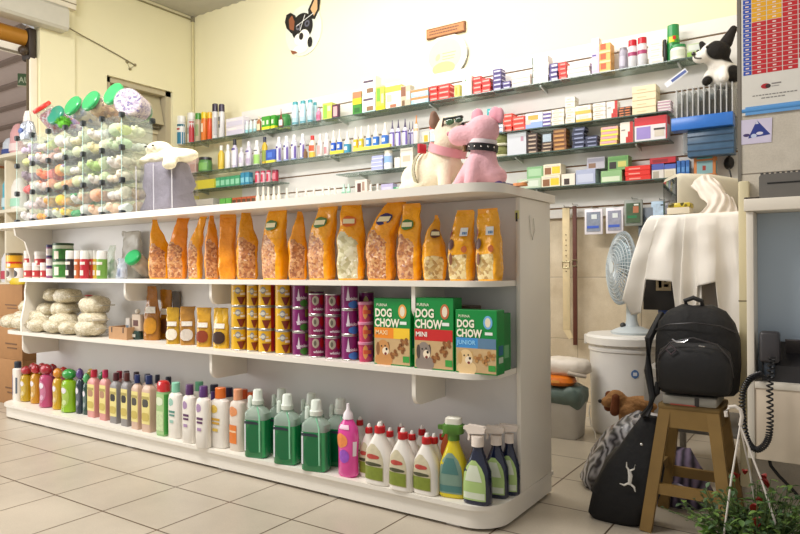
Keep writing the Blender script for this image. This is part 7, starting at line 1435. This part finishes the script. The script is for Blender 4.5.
m = MB(); m.tube([onY(x, y, 3.9) for x, y in ((729, 168), (731, 176), (732, 188), (729, 200), (726, 206))], .004, '#1c1a18'); tag(m.build('black_cable'), 'thin black cable hanging down beside the pillar above the towel', 'cable')
t = thing('wall_plug', 'black plug on the back wall beside the pillar', 'plug', onY(729, 163, 4.33)); m = MB(); m.ball((0, 0, 0), (.03, .025, .04), mat('#1a1818', .4)); m.build('body', t); m = MB(); m.tube([(0, 0, .03), (.005, 0, .07)], .008, '#1a1818'); m.build('cord_end', t)
# ------------------------------------------------------------ hanging basket plant in the right corner
px_, py_ = -.235, 2.36; t = thing('potted_plant', 'leafy green and red plant in a hanging pot at the lower right corner', 'plant', (px_, py_, 0)); 
m = MB(); m.loft([(0, .07, .07, 2), (.01, .075, .075, 2), (.11, .105, .105, 2), (.115, .115, .115, 2), (.13, .115, .115, 2), (.13, .10, .10, 2)], mat('#8a4a2c', .7), 28); m.build('pot', t)
m = MB(); m.ball((0, 0, .118), (.1, .1, .012), mat('#2c2018', .95)); m.build('soil', t)
def leaf(m, p, d, L, wdt, mm, bend=.3):
    d = Vector(d).normalized(); s = d.cross(Vector((0, 0, 1))); s = s.normalized() if s.length > .01 else Vector((1, 0, 0)); n_ = s.cross(d); vs = []; fs = []; K = 5
    for i in range(K+1):
        q = i/K; w_ = wdt*math.sin(PI*min(.98, q*.93+.05))**.8; c = Vector(p)+d*L*q-Vector((0, 0, 1))*bend*L*q*q
        vs += [c-s*w_/2+n_*w_*.15, c, c+s*w_/2+n_*w_*.15]
    for i in range(K):
        a = i*3; fs += [(a, a+1, a+4, a+3), (a+1, a+2, a+5, a+4)]
    m.add(vs, fs, mm)
greens = ['#35501e', '#48682a', '#28401e', '#5c7a30', '#3f5c36']
m1 = MB(); m2 = MB(); m3 = MB(); ms = MB(); rr = random.Random(11)
for i in range(330):
    a = rr.uniform(0, 2*PI); r0 = rr.uniform(0, .09); el = rr.uniform(.3, 1.45); L = rr.uniform(.06, .2); b0 = Vector((math.cos(a)*r0, math.sin(a)*r0, .12)); d = Vector((math.cos(a)*math.cos(el), math.sin(a)*math.cos(el), math.sin(el)))
    tip = b0+d*L; ms.tube([b0, b0+d*L*.5+Vector((0, 0, .01)), tip], .0013, mat('#4a5a2a'), 4)
    for k in range(4):
        q = b0+d*L*(.4+.2*k); leaf(m1 if rr.random() < .8 else m2, q, (rr.uniform(-1, 1), rr.uniform(-1, 1), rr.uniform(-.2, .8)), rr.uniform(.018, .038), rr.uniform(.010, .018), mat(rr.choice(greens), .55, var=.15) if True else None)
for i in range(26):
    a = rr.uniform(PI*.8, PI*1.35); d = Vector((math.cos(a), math.sin(a)*.8, rr.uniform(.1, 1.2))); leaf(m3, Vector((-.06+rr.uniform(-.04, .02), -.03, .11)), d, rr.uniform(.07, .12), rr.uniform(.03, .045), mat(rr.choice(['#6d9a3c', '#84b048', '#a8c86a']), .45, var=.3, scale=40))
for i in range(16):
    a = rr.uniform(-.9, .4); leaf(m3, Vector((.05, 0, .12)), (math.cos(a), math.sin(a), rr.uniform(0, .5)), rr.uniform(.12, .2), .015, mat('#2f4420', .5))
m1.build('small_leaves', t)['kind'] = 'stuff'; m2.build('fine_leaves', t)['kind'] = 'stuff'; m3.build('broad_leaves', t)['kind'] = 'stuff'; ms.build('stems', t)['kind'] = 'stuff'
m = MB()
for (x, y, z, L) in ((-.05, -.02, .33, .03), (-.03, .0, .34, .025), (.035, -.02, .315, .05), (.02, .0, .325, .04), (.0, -.05, .24, .04), (.01, -.06, .20, .045), (.0, -.05, .16, .05), (.015, -.05, .27, .03)):
    for k in range(4): leaf(m, (x, y, z), (rr.uniform(-.6, .6), rr.uniform(-.6, .3), 1), L, L*.6, mat('#8a2018', .5, var=.2))
m.build('red_bracts', t)
t2 = t; tb = thing('plant_hanger', 'white plastic plant hanger with hooked top standing above the plant', 'hanger', (px_, py_, 0)); wp2 = mat('#d8cfc4', .4)
hk = onY(736, 408, py_)-Vector((px_, py_, 0)); hz = hk.z-.035
m = MB(); m.tube([(hk.x-.028, 0, hz+.004), (hk.x-.03, 0, hz+.02), (hk.x-.02, 0, hz+.036), (hk.x-.002, 0, hz+.04), (hk.x+.013, 0, hz+.03), (hk.x+.017, 0, hz+.01), (hk.x+.012, 0, hz-.02)], .006, wp2, 8); m.build('hook', tb)
for e in ((-.085, -.08, .131), (.085, -.06, .131), (.0, .11, .131)): m = MB(); m.tube([(hk.x+.012, 0, hz-.02), ((hk.x+.012+e[0])/2, e[1]/2, (hz+e[2])/2+.01), e], .0032, wp2, 6); m.build('arm', tb)
# ------------------------------------------------------------ outside the doorway
t = thing('street_awning', 'slatted grey pink awning sloping down outside the shutter doorway', 'awning', (-8.6, 3.4, 3.35)); am = mat('#d8c8c0', .6); ad = mat('#94847a', .6)
M_ = Matrix.Rotation(math.radians(-22), 4, 'X')
m = MB()
for i in range(12): m.box(-2, -1.6+i*.3, 0, 2, -1.6+i*.3+.25, .02, am, M_)
m.build('roof_slats', t); m = MB()
for i in range(12): m.box(-2, -1.65+i*.3, -.04, 2, -1.6+i*.3, .0, ad, M_)
m.build('beams', t)
m = MB(); m.tube([(-2.0, -.6, .35), (2.3, -.55, -.15)], .03, mat('#d8cfc0')); m.build('pole', t)
p = onX(28, 80, -6.3); t = thing('street_sign', 'small green street board with pale lettering hanging outside the doorway', 'sign', p, math.radians(50)); m = MB(); m.bbox(-.085, -.01, -.055, .085, .01, .055, mat('#4f6a4a', .5), r=.004); m.bbox(-.09, -.008, -.065, .09, .012, -.0555, mat('#c9c0ae'), r=.002); m.build('board', t)
m = MB(); m.text('AUR', -.075, -.03, .055, mat('#c4cfb8'), -.0115, .9, .002); m.build('lettering', t)
t = thing('neighbour_building', 'brick orange building across the street seen through the doorway', 'building', (-13, 6.0, 0)); m = MB(); m.box(-2, -3, 0, 2, 3, 2.9, mat('#a5683c', .8, var=.25, scale=2)); m.build('wall', t); m = MB(); m.box(-2.1, -3.2, 2.9, 2.1, 3.2, 3.0, mat('#5a4a3c')); m.build('roof_edge', t)
t = thing('outside_shelves', 'cream display shelves with goods standing just outside the doorway', 'shelving', (-6.3, 2.95, 0)); cs = mat('#e6dcc4', .5)
m = MB(); m.box(-.5, .30, 0, .56, .32, 2.0, mat('#a8987c')); m.build('back_panel', t)
for x in (-.5, .02, .52): m = MB(); m.bbox(x, 0, 0, x+.03, .30, 2.0, cs, r=.003); m.build('upright', t)
ZO = [onY(10, 209, 2.95).z, onY(10, 153, 2.95).z, .9]
for z in ZO: m = MB(); m.bbox(-.5, -.005, z-.03, .55, .30, z, cs, r=.003); m.build('shelf', t)
for i, (px, py0, py1, z, w_, c, c2, lb, nm) in enumerate(((11, 117, 150, 1, .10, '#e0a8a8', '#efd8d4', 'pink bag with white print on the outside shelf by the doorway', 'pink_bag'), (3, 132, 152, 1, .09, '#cfd4dc', '#3a4a8a', 'white and blue pack at the edge of the outside upper shelf', 'pack'), (12, 174, 208, 0, .11, '#ece8e0', '#a8dcc0', 'white jug with mint green base on the outside lower shelf', 'jug'), (3, 168, 207, 0, .08, '#4fb4c8', '#c8e4ea', 'turquoise pack on the outside lower shelf', 'pack'), (3, 225, 260, 2, .12, '#e9e6ea', '#c84858', 'white and red pack low on the outside shelves', 'pack'))):
    Y = 2.98; p = onY(px, (py0+py1)/2, Y); H = (py1-py0)*dep(px, Y)/FPX*.93; D = w_*1.6
    t = thing(nm, lb, 'pack' if nm != 'jug' else 'jug', (p.x, Y+.06, ZO[z])); m = MB(); m.loft([(0, D*.45, .05, 3), (.02, D*.5, .055, 3), (H*.7, D*.48, .05, 2.8), (H*.95, D*.3, .03, 2.4), (H, D*.2, .02, 2)], mat(c, .45, var=.1), 20, warp=lambda p, a: p+noise.noise_vector(p*12)*.008); m.build('body', t); m = MB(); m.patch([(0, D*.5, .055, 3), (H*.7, D*.48, .05, 2.8)], H*.1, H*.35, -50, 60, mat(c2), off=.006); m.build('printed_label', t)
for i, (z0, z1, lb) in enumerate(((0, .34, 'lower brown cardboard box stacked at the left end of the unit'), (.3405, .66, 'middle brown cardboard box stacked at the left end of the unit'), (.6605, .90, 'upper brown cardboard box stacked at the left end of the unit'))):
    t = thing('cardboard_box', lb, 'box', (-5.22, 2.64, z0), 0, 'cardboard boxes at the end of the unit'); cbm = mat('#a87a4c', .8, var=.08); dx = .02*i
    m = MB(); m.bbox(-.2-dx, -.16, 0, .2, .16, z1-z0, cbm, r=.003); m.build('carton', t); m = MB(); m.box(-.05, -.1625, (z1-z0)*.35, .12, -.1605, (z1-z0)*.38, '#6d4a28'); m.box(-.02, -.1625, (z1-z0)*.25, .12, -.1605, (z1-z0)*.28, '#6d4a28'); m.build('printed_lines', t)
t = thing('yellow_packet', 'bright yellow packet on top of the brown cardboard boxes', 'packet', (-5.20, 2.60, .9005)); m = MB(); m.loft([(0, .14, .09, 2.6), (.03, .16, .10, 2.4), (.07, .14, .09, 2.4), (.085, .06, .04, 2)], mat('#e3c81e', .4, var=.1, bump=.5), 28, warp=lambda p, a: p+noise.noise_vector(p*20)*.008); m.build('packet', t); m = MB(); m.ball((-.06, -.09, .04), (.04, .01, .02), '#ece4c8'); m.build('printed_label', t)
